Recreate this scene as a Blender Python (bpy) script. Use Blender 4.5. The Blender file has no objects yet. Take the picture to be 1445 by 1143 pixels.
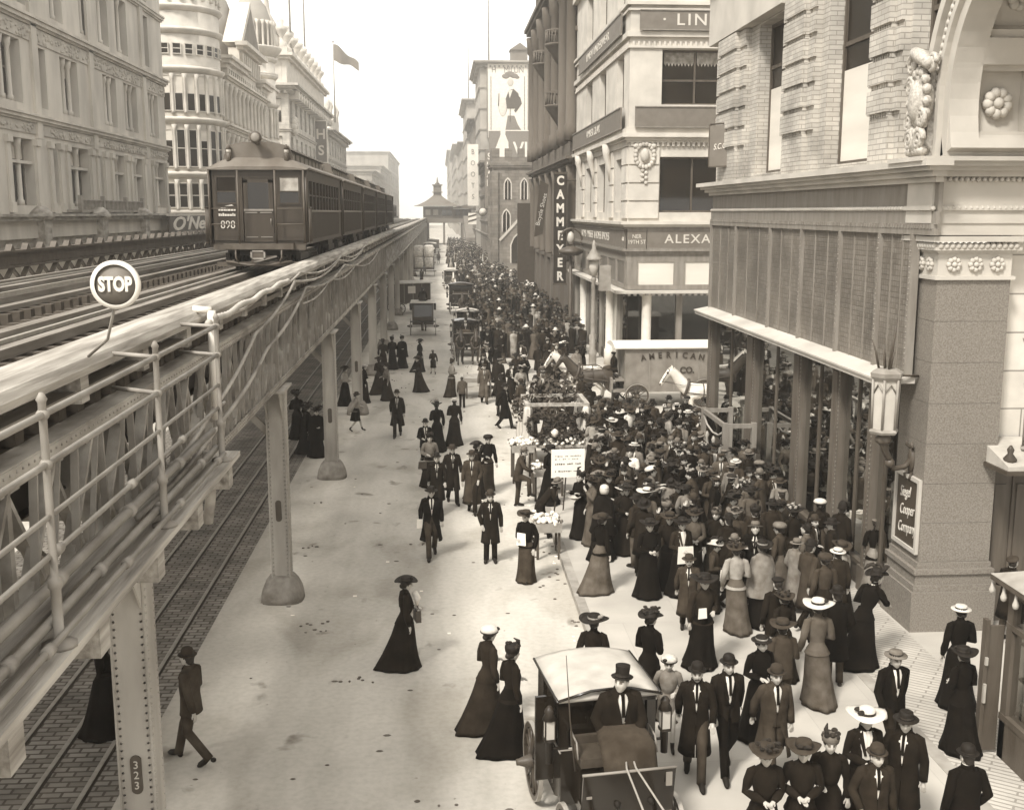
import bpy, bmesh, math, random
from mathutils import Vector, Matrix, noise
R = math.radians
PI = math.pi
sc = bpy.context.scene
C = sc.collection
rnd = random.Random(7)

# ---------------------------------------------------------------- camera
cam = bpy.data.objects.new('camera', bpy.data.cameras.new('camera'))
C.objects.link(cam)
cam.location = (0, 0, 8.3)
cam.rotation_euler = (R(90 - 9.935), 0, R(-3.727))
cam.data.sensor_fit = 'HORIZONTAL'
cam.data.sensor_width = 36
cam.data.lens = 36 * 1550 / 1445
cam.data.clip_start = 0.1
cam.data.clip_end = 6000
sc.camera = cam

# ---------------------------------------------------------------- light: white hazy sky, soft sun from behind left
SUN_EL, SUN_AZ = 50, 218          # azimuth of the sun clockwise from +Y
world = bpy.data.worlds.new('World')
sc.world = world
world.use_nodes = True
wn = world.node_tree
for n in list(wn.nodes): wn.nodes.remove(n)
wo = wn.nodes.new('ShaderNodeOutputWorld')
bg = wn.nodes.new('ShaderNodeBackground')
sky = wn.nodes.new('ShaderNodeTexSky')
sky.sky_type = 'NISHITA'
sky.sun_disc = False
sky.sun_elevation = R(SUN_EL)
sky.sun_rotation = R(SUN_AZ)
sky.air_density = 1.0
sky.dust_density = 6.0
sky.ozone_density = 0.5
bw = wn.nodes.new('ShaderNodeRGBToBW')
mx = wn.nodes.new('ShaderNodeMix'); mx.data_type = 'RGBA'
mx.inputs[0].default_value = 0.72                      # thin bright overcast over the whole dome
mx.inputs[7].default_value = (10.8, 10.6, 10.1, 1)
wn.links.new(sky.outputs[0], bw.inputs[0])
wn.links.new(bw.outputs[0], mx.inputs[6])
wn.links.new(mx.outputs[2], bg.inputs[0])
bg.inputs[1].default_value = 0.092
wn.links.new(bg.outputs[0], wo.inputs[0])

sun = bpy.data.lights.new('sun', 'SUN')
sun.energy = 2.6
sun.angle = R(10)
sun.color = (1, 0.97, 0.91)
so = bpy.data.objects.new('sun', sun)
C.objects.link(so)
az, el = R(SUN_AZ), R(SUN_EL)
sd = Vector((math.sin(az) * math.cos(el), math.cos(az) * math.cos(el), math.sin(el)))
so.rotation_euler = sd.to_track_quat('Z', 'Y').to_euler()
so.location = (-40, -60, 90)
sc.view_settings.view_transform = 'Standard'
sc.view_settings.look = 'None'
sc.view_settings.exposure = 1.02
sc.view_settings.gamma = 1
sc.render.engine = 'CYCLES'
sc.cycles.max_bounces = 6
sc.cycles.volume_bounces = 1
sc.cycles.transparent_max_bounces = 12

# ---------------------------------------------------------------- materials (the photograph is toned sepia)
def sep(v):
    k = math.exp(-v * 12)
    return (v * (1.07 + .34 * k), v * (0.99), v * (0.87 - .27 * k), 1)

M = {}
def mat(name, v, var=0.25, scale=3.0, rough=0.75, bump=0.0, kind='noise', v2=None, spec=0.35, stretch=(1, 1, 1), detail=5, world_co=False, bscale=None):
    """plain procedural surface: base value v mottled towards v*(1-var) / v2"""
    m = bpy.data.materials.new(name); m.use_nodes = True
    nt = m.node_tree; nd = nt.nodes; b = nd['Principled BSDF']
    b.inputs['Roughness'].default_value = rough
    b.inputs['Specular IOR Level'].default_value = spec
    co = nd.new('ShaderNodeNewGeometry' if world_co else 'ShaderNodeTexCoord')
    mp = nd.new('ShaderNodeMapping'); mp.inputs['Scale'].default_value = stretch
    nt.links.new(co.outputs['Position' if world_co else 'Object'], mp.inputs[0])
    t = nd.new('ShaderNodeTexNoise'); t.inputs['Scale'].default_value = scale; t.inputs['Detail'].default_value = detail
    nt.links.new(mp.outputs[0], t.inputs[0])
    r = nd.new('ShaderNodeValToRGB')
    r.color_ramp.elements[0].position = .32; r.color_ramp.elements[1].position = .68
    r.color_ramp.elements[0].color = sep(v2 if v2 is not None else v * (1 - var)); r.color_ramp.elements[1].color = sep(v * (1 + var * .35))
    nt.links.new(t.outputs[0], r.inputs[0])
    nt.links.new(r.outputs[0], b.inputs['Base Color'])
    if bump:
        bp = nd.new('ShaderNodeBump'); bp.inputs['Strength'].default_value = bump; bp.inputs['Distance'].default_value = .03
        t2 = nd.new('ShaderNodeTexNoise'); t2.inputs['Scale'].default_value = bscale or scale * 4; t2.inputs['Detail'].default_value = 6
        nt.links.new(mp.outputs[0], t2.inputs[0])
        nt.links.new(t2.outputs[0], bp.inputs['Height']); nt.links.new(bp.outputs[0], b.inputs['Normal'])
    M[name] = m
    return m

def brickmat(name, v, bw_, bh, mortar, rot=(0, 0, 0), vm=None, var=.3, rough=.85, bump=.5, offset=.5, msize=.012, plane='XY', soil=0.0):
    """courses of blocks / bricks laid in world units; plane picks the two axes"""
    m = bpy.data.materials.new(name); m.use_nodes = True
    nt = m.node_tree; nd = nt.nodes; b = nd['Principled BSDF']; b.inputs['Roughness'].default_value = rough
    b.inputs['Specular IOR Level'].default_value = .3
    g = nd.new('ShaderNodeNewGeometry'); s = nd.new('ShaderNodeSeparateXYZ'); cb = nd.new('ShaderNodeCombineXYZ')
    nt.links.new(g.outputs['Position'], s.inputs[0])
    if plane == 'WALL':
        ad = nd.new('ShaderNodeMath'); nt.links.new(s.outputs[0], ad.inputs[0]); nt.links.new(s.outputs[1], ad.inputs[1])
        nt.links.new(ad.outputs[0], cb.inputs[0]); nt.links.new(s.outputs[2], cb.inputs[1])
    else:
        nt.links.new(s.outputs['XYZ'.index(plane[0])], cb.inputs[0]); nt.links.new(s.outputs['XYZ'.index(plane[1])], cb.inputs[1])
    mp = nd.new('ShaderNodeMapping'); mp.inputs['Rotation'].default_value = rot
    nt.links.new(cb.outputs[0], mp.inputs[0])
    t = nd.new('ShaderNodeTexBrick'); t.inputs['Scale'].default_value = 1; t.offset = offset
    t.inputs['Brick Width'].default_value = bw_; t.inputs['Row Height'].default_value = bh
    t.inputs['Mortar Size'].default_value = msize; t.inputs['Mortar Smooth'].default_value = .3
    t.inputs['Color1'].default_value = sep(v); t.inputs['Color2'].default_value = sep(v * (1 - var)); t.inputs['Mortar'].default_value = sep(mortar)
    nt.links.new(mp.outputs[0], t.inputs[0])
    n = nd.new('ShaderNodeTexNoise'); n.inputs['Scale'].default_value = .9; n.inputs['Detail'].default_value = 8
    nt.links.new(g.outputs['Position'], n.inputs[0])
    r = nd.new('ShaderNodeValToRGB'); r.color_ramp.elements[0].position = .3; r.color_ramp.elements[1].position = .7
    lo = .62 - soil; r.color_ramp.elements[0].color = (lo, lo, lo, 1); r.color_ramp.elements[1].color = (1.1, 1.1, 1.1, 1)
    nt.links.new(n.outputs[0], r.inputs[0])
    mu = nd.new('ShaderNodeMix'); mu.data_type = 'RGBA'; mu.blend_type = 'MULTIPLY'; mu.inputs[0].default_value = 1
    nt.links.new(t.outputs[0], mu.inputs[6]); nt.links.new(r.outputs[0], mu.inputs[7]); nt.links.new(mu.outputs[2], b.inputs['Base Color'])
    if bump:
        bp = nd.new('ShaderNodeBump'); bp.inputs['Strength'].default_value = bump; bp.inputs['Distance'].default_value = .02; bp.invert = True
        nt.links.new(t.outputs['Fac'], bp.inputs['Height']); nt.links.new(bp.outputs[0], b.inputs['Normal'])
    M[name] = m
    return m

# stone, brick, metal
mat('limestone', .44, .22, .8, .85, .25, world_co=True)
mat('pale_stone', .50, .2, .9, .85, .2, world_co=True)
mat('stone_shop', .50, .25, .7, .85, .25, world_co=True, stretch=(1, 1, .35))
mat('brownstone', .10, .3, .6, .9, .3, world_co=True, stretch=(1, 1, .3))
mat('dark_stone', .16, .3, .6, .9, .3, world_co=True)
brickmat('white_brick', .48, .34, .11, .27, plane='WALL', var=.18, bump=.35, msize=.012)
brickmat('church_stone', .19, .9, .42, .11, plane='WALL', var=.3, bump=.5, msize=.025)
brickmat('pale_block', .46, 1.5, .62, .30, plane='WALL', var=.12, bump=.3, msize=.02)
brickmat('dark_brick', .12, .5, .2, .08, plane='WALL', var=.3, bump=.3, msize=.02)
brickmat('tile_white', .62, 1.0, .75, .25, plane='WALL', var=.1, bump=.3, msize=.018, rough=.4)
brickmat('cobbles', .30, .30, .15, .09, plane='XY', var=.4, bump=1.0, msize=.022, soil=.1)
brickmat('sidewalk_flags', .39, 2.4, 1.9, .33, plane='XY', var=.08, bump=.15, msize=.010, soil=-.24)
brickmat('vault_lights', .44, .9, .11, .24, rot=(0, 0, R(35)), plane='XY', var=.12, bump=.5, msize=.018, rough=.5, soil=-.15)
brickmat('prism_glass', .19, .11, .11, .12, plane='WALL', var=.3, bump=.6, msize=.014, rough=.3, offset=0)
mat('granite', .18, .36, 34, .6, .1, world_co=True, detail=2)
mat('granite_light', .40, .35, 22, .5, .1, world_co=True, detail=2)
mat('kerbstone', .30, .3, 3, .8, .2, world_co=True)
mat('iron_grey', .25, .35, 2.2, .6, .15)
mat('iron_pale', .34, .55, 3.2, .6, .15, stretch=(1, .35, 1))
mat('post_paint', .10, .3, 2, .55, .1, stretch=(3, 3, .5))
mat('van_grey', .19, .3, 2, .6)
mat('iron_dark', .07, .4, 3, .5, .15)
mat('iron_black', .02, .4, 3, .5)
mat('column_iron', .36, .45, 1.6, .6, .25, stretch=(1, 1, .25))
mat('rail_steel', .30, .2, 6, .35)
mat('timber', .19, .45, 2.2, .85, .3, stretch=(3, .25, 3))
mat('timber_pale', .35, .55, 2.4, .85, .3, stretch=(4, .25, 4))
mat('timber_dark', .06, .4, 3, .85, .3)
mat('concrete_foot', .22, .45, 4, .85, .4)
mat('shop_wood', .075, .3, 2, .5, .1, stretch=(3, 3, .4))
mat('shop_frame', .20, .25, 2, .55, .1, stretch=(3, 3, .5))
mat('sign_grey', .14, .15, 3, .6)
mat('sign_dark', .045, .2, 3, .5)
mat('white_paint', .6, .12, 3, .6)
mat('cream_paint', .5, .12, 2, .6)
mat('letter_pale', .5, .05, 5, .6)
mat('letter_dark', .03, .05, 5, .6)
mat('train_paint', .036, .3, 1.2, .45, .05, stretch=(2, 2, .6))
mat('train_roof', .12, .35, 1.5, .7, .1)
mat('coach_black', .012, .3, 3, .18, spec=.6)
mat('coach_brown', .045, .3, 3, .35)
mat('coach_trim', .2, .2, 3, .5)
mat('canvas_pale', .40, .22, 3, .8, .1)
mat('leather', .05, .3, 8, .5)
mat('strap_pale', .3, .2, 6, .6)
mat('brass', .35, .2, 6, .3)
mat('lamp_glass', .42, .1, 4, .25)
mat('blind', .58, .15, .8, .7, world_co=True, stretch=(.3, .3, 2))
mat('bale', .42, .45, 5, .9, .5)
mat('wood_crate', .3, .3, 4, .8, .2)
mat('paper', .82, .06, 3, .8)
mat('flower_pale', .7, .35, 14, .8, .3)
mat('foliage', .06, .6, 9, .8, .3)
mat('wreath', .05, .7, 12, .9, .4)
mat('bunting', .5, .4, 3, .8, .1, stretch=(6, 6, .4))
mat('horse_brown', .05, .4, 2.5, .5)
mat('horse_dark', .02, .4, 2.5, .5)
mat('horse_white', .66, .15, 2.5, .6)
mat('mane_dark', .015, .4, 9, .7)
mat('mane_pale', .5, .3, 9, .7)
mat('hoof', .04, .3, 5, .5)
mat('skin', .40, .12, 9, .6)
mat('face_dark', .10, .2, 9, .7)
mat('lip', .17, .1, 9, .6)
mat('hair_dark', .018, .4, 12, .6, .3)
mat('hair_grey', .30, .4, 12, .7, .3)
mat('linen', .55, .08, 5, .8)
for nm, v in (('cloth_black', .005), ('cloth_ink', .007), ('cloth_coal', .011), ('cloth_brown', .02), ('cloth_slate', .042),
              ('cloth_grey', .085), ('cloth_ash', .18), ('cloth_dust', .28), ('cloth_cream', .5), ('cloth_white', .74)):
    mat(nm, v, .45, 5, .92, .25, spec=.08)
mat('felt_black', .010, .3, 9, .7, spec=.2)
mat('felt_brown', .035, .3, 9, .8, spec=.15)
mat('felt_grey', .14, .3, 9, .8, spec=.15)
mat('straw', .46, .3, 20, .8, .3)
mat('straw_white', .5, .15, 20, .8, .2)
mat('plume', .02, .6, 16, .9, .5)
mat('plume_pale', .28, .4, 16, .9, .5)
mat('bag', .06, .3, 6, .5)
mat('litter', .13, .5, 8, .9)
mat('far_stone', .30, .3, .3, .9, world_co=True)
mat('far_brick_and_haze', .14, .3, .3, .9, world_co=True)
mat('pane', .014, .5, .35, .3, spec=.16, world_co=True)
mat('pane_dark', .012, .5, .5, .06, spec=.6, world_co=True)

def road_material():
    m = bpy.data.materials.new('road'); m.use_nodes = True; nt = m.node_tree; nd = nt.nodes; b = nd['Principled BSDF']
    b.inputs['Roughness'].default_value = .85; b.inputs['Specular IOR Level'].default_value = .25
    g = nd.new('ShaderNodeNewGeometry')
    def nz(scale, det, st=(1, 1, 1), dist=0.0):
        mp = nd.new('ShaderNodeMapping'); mp.inputs['Scale'].default_value = st; nt.links.new(g.outputs['Position'], mp.inputs[0])
        t = nd.new('ShaderNodeTexNoise'); t.inputs['Scale'].default_value = scale; t.inputs['Detail'].default_value = det
        t.inputs['Distortion'].default_value = dist; nt.links.new(mp.outputs[0], t.inputs[0]); return t
    def ramp(t, p0, c0, p1, c1):
        r = nd.new('ShaderNodeValToRGB'); r.color_ramp.elements[0].position = p0; r.color_ramp.elements[1].position = p1
        r.color_ramp.elements[0].color = c0; r.color_ramp.elements[1].color = c1; nt.links.new(t.outputs[0], r.inputs[0]); return r
    def mul(a, bb):
        x = nd.new('ShaderNodeMix'); x.data_type = 'RGBA'; x.blend_type = 'MULTIPLY'; x.inputs[0].default_value = 1
        nt.links.new(a.outputs[2] if a.bl_idname == 'ShaderNodeMix' else a.outputs[0], x.inputs[6]); nt.links.new(bb.outputs[0], x.inputs[7]); return x
    one = (1, 1, 1, 1)
    base = ramp(nz(.22, 5, dist=.4), .35, sep(.43), .65, sep(.535))
    streak = ramp(nz(.8, 5, (1.6, .25, 1)), .30, (.82, .82, .81, 1), .6, one)
    fine = ramp(nz(9, 6), .25, (.86, .86, .85, 1), .6, one)
    spots = ramp(nz(1.1, 4, (1, .8, 1), .4), .27, (.45, .43, .40, 1), .36, one)
    blot = ramp(nz(.55, 6, (1, .6, 1), .8), .34, (.80, .79, .77, 1), .5, one)
    dots = ramp(nz(5.5, 2), .20, (.42, .4, .37, 1), .27, one)
    k = mul(mul(mul(mul(mul(base, streak), fine), spots), blot), dots)
    nt.links.new(k.outputs[2], b.inputs['Base Color'])
    bp = nd.new('ShaderNodeBump'); bp.inputs['Strength'].default_value = .25; bp.inputs['Distance'].default_value = .02
    nt.links.new(nz(14, 6).outputs[0], bp.inputs['Height']); nt.links.new(bp.outputs[0], b.inputs['Normal'])
    M['road'] = m
road_material()

def glass_material():
    m = bpy.data.materials.new('shop_glass'); m.use_nodes = True; nt = m.node_tree; nd = nt.nodes
    for n in list(nd): nd.remove(n)
    o = nd.new('ShaderNodeOutputMaterial'); x = nd.new('ShaderNodeMixShader'); t = nd.new('ShaderNodeBsdfTransparent'); gl = nd.new('ShaderNodeBsdfGlossy')
    lw = nd.new('ShaderNodeLayerWeight'); lw.inputs[0].default_value = .35
    mr = nd.new('ShaderNodeMapRange'); mr.inputs[3].default_value = .08; mr.inputs[4].default_value = .6
    nt.links.new(lw.outputs['Fresnel'], mr.inputs[0]); nt.links.new(mr.outputs[0], x.inputs[0])
    t.inputs[0].default_value = (.42, .42, .40, 1); gl.inputs[0].default_value = (.9, .9, .88, 1); gl.inputs['Roughness'].default_value = .02
    nt.links.new(t.outputs[0], x.inputs[1]); nt.links.new(gl.outputs[0], x.inputs[2]); nt.links.new(x.outputs[0], o.inputs[0])
    M['shop_glass'] = m
glass_material()

# ---------------------------------------------------------------- mesh builder
class MB:
    def __init__(s): s.v = []; s.f = []; s.m = []; s.sm = []; s.mats = []; s.T = Matrix.Identity(4); s.cur = 0; s.sh = False
    def mat(s, name):
        if name not in s.mats: s.mats.append(name)
        s.cur = s.mats.index(name); return s
    def add(s, vs, fs, smooth=None):
        k = len(s.v); s.v += [s.T @ Vector(p) for p in vs]
        for f in fs:
            s.f.append([i + k for i in f]); s.m.append(s.cur); s.sm.append(s.sh if smooth is None else smooth)
    def box(s, x0, x1, y0, y1, z0, z1):
        s.add([(x, y, z) for z in (z0, z1) for y in (y0, y1) for x in (x0, x1)],
              [(0, 2, 3, 1), (4, 5, 7, 6), (0, 1, 5, 4), (2, 6, 7, 3), (0, 4, 6, 2), (1, 3, 7, 5)], False)
    def bar(s, a, b, w, h, up=(0, 0, 1)):
        a, b, up = Vector(a), Vector(b), Vector(up); d = (b - a).normalized()
        if abs(d.dot(up)) > .98: up = Vector((0, 1, 0)) if abs(d.y) < .9 else Vector((1, 0, 0))
        x = d.cross(up).normalized() * w / 2; y = x.cross(d).normalized() * h / 2
        vs = [p + sx * x + sy * y for p in (a, b) for sx, sy in ((-1, -1), (1, -1), (1, 1), (-1, 1))]
        s.add(vs, [(3, 2, 1, 0), (4, 5, 6, 7), (0, 1, 5, 4), (1, 2, 6, 5), (2, 3, 7, 6), (3, 0, 4, 7)], False)
    def loft(s, rings, cap=True, smooth=True, close=False):
        n = len(rings[0]); vs = [p for r in rings for p in r]; fs = []
        q = len(rings)
        for j in range(q if close else q - 1):
            a, b = j * n, ((j + 1) % q) * n
            for i in range(n): fs.append((a + i, a + (i + 1) % n, b + (i + 1) % n, b + i))
        if cap and not close: fs.append(tuple(range(n))[::-1]); fs.append(tuple(range((q - 1) * n, q * n)))
        s.add(vs, fs, smooth)
    def tube(s, pts, r, n=8, cap=True):
        pts = [Vector(p) for p in pts]; rs = r if isinstance(r, (list, tuple)) else [r] * len(pts); rings = []; px = None
        for i, p in enumerate(pts):
            d = (pts[min(i + 1, len(pts) - 1)] - pts[max(i - 1, 0)]).normalized()
            if px is None:
                px = d.cross(Vector((0, 0, 1)) if abs(d.z) < .9 else Vector((0, 1, 0))).normalized()
            else:
                px = (px - d * px.dot(d)).normalized()
            y = d.cross(px); rr = rs[i]
            ra, rb = rr if isinstance(rr, tuple) else (rr, rr)
            rings.append([p + px * (ra * math.cos(2 * PI * k / n)) + y * (rb * math.sin(2 * PI * k / n)) for k in range(n)])
        s.loft(rings, cap, n > 4)
    def lathe(s, prof, c=(0, 0, 0), n=16, axis='Z', cap=True, smooth=True, sx=1, sy=1):
        c = Vector(c); rings = []
        for r, h in prof:
            ring = []
            for k in range(n):
                a = 2 * PI * k / n; u, w = r * math.cos(a) * sx, r * math.sin(a) * sy
                ring.append(c + Vector({'Z': (u, w, h), 'Y': (u, h, w), 'X': (h, u, w)}[axis]))
            rings.append(ring)
        s.loft(rings, cap, smooth)
    def ell(s, c, rx, ry, rz, n=10, m=6):
        c = Vector(c); rings = []
        for j in range(m + 1):
            t = PI * (j / m); t = min(max(t, .08), PI - .08)
            rings.append([c + Vector((rx * math.sin(t) * math.cos(2 * PI * k / n), ry * math.sin(t) * math.sin(2 * PI * k / n), -rz * math.cos(t))) for k in range(n)])
        s.loft(rings, True, True)
    def prism(s, poly, h0, h1, axis='Z'):
        n = len(poly); f = {'Z': lambda a, b, h: (a, b, h), 'Y': lambda a, b, h: (a, h, b), 'X': lambda a, b, h: (h, a, b)}[axis]
        s.add([f(a, b, h) for h in (h0, h1) for a, b in poly], [tuple(range(n))[::-1], tuple(range(n, 2 * n))] +
              [(i, (i + 1) % n, n + (i + 1) % n, n + i) for i in range(n)], False)
    def quad(s, *p): s.add(p, [tuple(range(len(p)))], False)
    def mesh(s, name):
        me = bpy.data.meshes.new(name); me.from_pydata([tuple(p) for p in s.v], [], s.f)
        for mm in s.mats: me.materials.append(M[mm])
        me.polygons.foreach_set('material_index', s.m); me.polygons.foreach_set('use_smooth', s.sm)
        me.update(); return me

def link(name, data, parent=None, loc=None, rz=None):
    o = bpy.data.objects.new(name, data); C.objects.link(o)
    if loc is not None: o.location = loc
    if rz is not None: o.rotation_euler = (0, 0, rz)
    if parent is not None:
        o.parent = parent
        if parent.get('wc'): o.matrix_parent_inverse = Matrix.Translation(-Vector(parent.location))
    return o
def tag(o, label, cat, group=None):
    o['label'] = label; o['category'] = cat
    if group: o['group'] = group
    return o
def thing(name, label, cat, loc=(0, 0, 0), rz=0, group=None, wc=False):
    """Empty at the thing's base; wc = its parts are modelled in world coordinates"""
    o = link(name, None, None, loc, rz); tag(o, label, cat, group); o.empty_display_size = .2
    if wc: o['wc'] = 1
    return o
def part(name, mb, parent, label=None):
    o = link(name, mb.mesh(name), parent)
    if label: o['label'] = label
    return o
def single(name, mb, label, cat, loc=(0, 0, 0), rz=0, group=None):
    o = link(name, mb.mesh(name), None, loc, rz); return tag(o, label, cat, group)
def struct(name, mb, kind='structure'):
    o = link(name, mb.mesh(name)); o['kind'] = kind; return o
def nb(m): return MB().mat(m)
def text(name, s, parent, mtl, size, M4, depth=.02, sx=1.0, align='CENTER', shear=0, extra=None, space=1.0, bold=0.0):
    """lettering as real raised mesh; M4 puts it (local x right, y up, z out of the board)"""
    cu = bpy.data.curves.new('t', 'FONT'); cu.body = s; cu.size = size; cu.extrude = depth; cu.align_x = align; cu.align_y = 'CENTER'
    cu.shear = shear; cu.space_character = space; cu.offset = bold; cu.resolution_u = 3
    t = bpy.data.objects.new('t', cu); C.objects.link(t)
    dg = bpy.context.evaluated_depsgraph_get(); me = bpy.data.meshes.new_from_object(t.evaluated_get(dg))
    bpy.data.objects.remove(t); bpy.data.curves.remove(cu)
    me.transform(M4 @ Matrix.Diagonal((sx, 1, 1, 1))); me.materials.clear(); me.materials.append(M[mtl]); me.name = name
    return link(name, me, parent)
def frame4(o, x, y):
    """4x4 with local x, y axes and origin"""
    x = Vector(x).normalized(); y = Vector(y).normalized(); z = x.cross(y)
    m = Matrix.Identity(4)
    for i, c in enumerate((x, y, z, Vector(o))):
        for j in range(3): m[j][i] = c[j]
    return m
# ================================================================ THE GROUND
b = nb('road'); b.quad((-300, -100, 0), (300, -100, 0), (300, 2000, 0), (-300, 2000, 0)); struct('road', b)
b = nb('cobbles'); b.quad((-10.6, -60, .004), (-4.72, -60, .004), (-4.72, 420, .004), (-10.6, 420, .004)); struct('cobbled_trackway', b)
def streetcar_rails(xs):
    b = nb('rail_steel')
    for x in xs: b.box(x - .035, x + .035, -40, 330, .004, .016)
    b.mat('iron_black')
    for x in xs: b.box(x + .04, x + .085, -40, 330, .004, .008)
    return b
struct('streetcar_rails', streetcar_rails((-5.25, -5.98, -6.7, -8.05, -8.78, -9.5)))
# right pavement, broken where the cross streets come in
def slab(x0, x1, y0, y1, kx, m='sidewalk_flags'):
    b = nb(m); b.box(min(x0, x1), max(x0, x1), y0, y1, 0, .14)
    return b
PAVE = [(-60, 37.2), (53.2, 107), (119, 250), (262, 420)]
for a, c in PAVE:
    struct('sidewalk', slab(3.02, 40, a, c, 0))
    b = nb('kerbstone'); b.box(2.82, 3.02, a, c, 0, .15); struct('kerb', b)
b = nb('vault_lights'); b.box(7.6, 9.1, -20, 37.1, .14, .145); struct('sidewalk_lights', b)
b = nb('kerbstone'); b.box(7.38, 7.6, -20, 37.1, .14, .149); struct('sidewalk_border', b)
for a, c in [(-60, 88.7), (104, 145), (158, 420)]:
    struct('sidewalk', slab(-60, -16.0, a, c, 0))
# street litter: dung, straw and paper scraps
b = nb('litter')
for i in range(110):
    y = 13 + 60 * rnd.random() ** 1.3; x = rnd.uniform(-4.4, 2.7); s = rnd.uniform(.015, .05)
    if rnd.random() < .16:
        for k in range(rnd.randint(3, 7)): b.ell((x + rnd.gauss(0, .14), y + rnd.gauss(0, .1), .012), rnd.uniform(.02, .05), rnd.uniform(.015, .035), .018, 6, 4)
    else: b.ell((x, y, .006), s * 1.4, s * .7, .012, 6, 4)
for i in range(40):
    y = rnd.uniform(19, 34); x = 2.6 + rnd.gauss(0, .25); b.ell((x, y, .01), .04, .025, .02, 6, 4)
b.mat('paper')
for i in range(34):
    y = rnd.uniform(14, 45); x = rnd.choice((rnd.uniform(2.2, 2.75), rnd.uniform(-4, 2.5))); b.box(x, x + rnd.uniform(.03, .1), y, y + rnd.uniform(.03, .08), .004, .012)
struct('street_litter', b, 'stuff')

# ================================================================ THE ELEVATED RAILWAY
NX, FX = -3.5, -11.0
COLY = [0.8 + 11.2 * k for k in range(27)]
el = thing('elevated_railway', 'riveted iron elevated railway viaduct with lattice girders and timber guard beams above the cobbled trackway', 'railway viaduct', (-7.2, 30, 0), wc=True)
# columns
def column(x, y, near):
    b = nb('column_iron')
    w = .19
    b.box(x - w, x + w, y - .012, y + .012, .45, 4.62)          # web
    for s in (-1, 1):
        b.box(x - w, x + w, y + s * .17 - .014, y + s * .17 + .014, .45, 4.62)
        b.box(x + s * w - .012, x + s * w + .012, y - .2, y + .2, .45, 4.62)
    # splayed head
    for s in (-1, 1):
        b.prism([(y - .2, 4.0), (y + .2, 4.0), (y + .65, 4.62), (y - .65, 4.62)], x + s * .16 - .012, x + s * .16 + .012, 'X')
    b.box(x - .26, x + .26, y - .62, y + .62, 4.62, 4.67)
    if near:
        for k in range(44):
            z = .6 + k * .09
            for s in (-1, 1):
                for q in (-1, 1):
                    b.lathe([(.016, 0), (.011, -.012)], (x + s * .15, y - .184, z), 5, 'Y')
                b.lathe([(.016, 0), (.011, .012)], (x + w + .012, y + s * .16, z), 5, 'X')
    o = part('column', b, el)
    b = nb('concrete_foot'); rings = []
    for hw, z in ((.46, .0), (.45, .12), (.42, .26), (.35, .42), (.26, .54), (.16, .58)):
        ring = []
        for k in range(24):
            a = 2 * PI * k / 24; ca, sa = math.cos(a), math.sin(a)
            q = hw / (abs(ca) ** 3.2 + abs(sa) ** 3.2) ** (1 / 3.2)
            ring.append((x + q * ca, y + q * sa, z))
        rings.append(ring)
    b.loft(rings); part('footing', b, o)
    return o
NUM = {1: '323'}
for k, y in enumerate(COLY):
    for x in (NX, FX):
        o = column(x, y, x == NX and k < 5)
        if x == NX and 0 < k < 5:
            b = nb('iron_dark'); ring = []
            pts = [(x + .065 * math.cos(a) , 2.02 + (.17 if math.sin(a) > 0 else -.17) + .065 * math.sin(a)) for a in [i * PI / 8 for i in range(16)]]
            b.prism(pts, y - .2, y - .183, 'Y'); pl = part('number_plate', b, o)
            if k in NUM:
                for i, ch in enumerate(NUM[k]):
                    text('number', ch, pl, 'letter_pale', .13, frame4((x, y - .204, 2.14 - i * .125), (1, 0, 0), (0, 0, 1)), .004)
# trusses: top chord, bottom chord, verticals and lattice diagonals
def truss(x, y0, y1, m, step=.94, z0=4.72, z1=6.32, fine=True):
    b = nb(m)
    for z, s in ((z0, 1), (z1, -1)):
        b.box(x - .13, x + .13, y0, y1, z - .015 * s, z + .015 * s)
        b.box(x - .02, x + .02, y0, y1, min(z, z + .2 * s), max(z, z + .2 * s))
        b.box(x - .14, x - .11, y0, y1, min(z, z + .12 * s), max(z, z + .12 * s))
        b.box(x + .11, x + .14, y0, y1, min(z, z + .12 * s), max(z, z + .12 * s))
    y = y0; i = 0
    while y < y1:
        far = y > 130
        b.bar((x + .04, y, z0 + .1), (x + .04, y + step, z1 - .1), .05, .12, (1, 0, 0))
        if not far: b.bar((x - .04, y + step, z0 + .1), (x - .04, y, z1 - .1), .05, .10, (1, 0, 0))
        if i % 2 == 0: b.box(x - .06, x + .06, y - .045, y + .045, z0, z1)
        y += step * (2 if far else 1); i += 1
    return b
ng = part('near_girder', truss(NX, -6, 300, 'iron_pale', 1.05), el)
b = nb('iron_grey'); gr_ = random.Random(3); y = -6
while y < 70:                                                        # node plates, lacing and rivets on the street face
    for z in (4.82, 6.2): b.prism([(y - .2, z - .1), (y + .2, z - .1), (y + .14, z + .12), (y - .14, z + .12)], NX + .065, NX + .08, 'X')
    b.bar((NX + .1, y + .25, 4.75), (NX + .1, y + .25 + gr_.uniform(-.5, .5), 6.3), .03, .07, (1, 0, 0)); b.bar((NX + .11, y + .6, 4.75), (NX + .11, y + .6 + gr_.uniform(-.6, .6), 6.3), .025, .05, (1, 0, 0))
    if 5 < y < 34:
        for k in range(8):
            for z in (6.22, 6.28, 4.76, 4.82): b.lathe([(.014, 0), (.008, .012)], (NX + .141, y + k * .13, z), 5, 'X')
    y += 1.05
part('lacing_and_rivets', b, ng)
part('girder', truss(-6.7, -6, 300, 'iron_dark', 1.4), el)  # both inner girders in darker iron, the shade put into their colour
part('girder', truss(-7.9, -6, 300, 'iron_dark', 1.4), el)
part('far_girder', truss(FX, -6, 300, 'iron_grey', .94, 4.72, 6.32), el)
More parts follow.
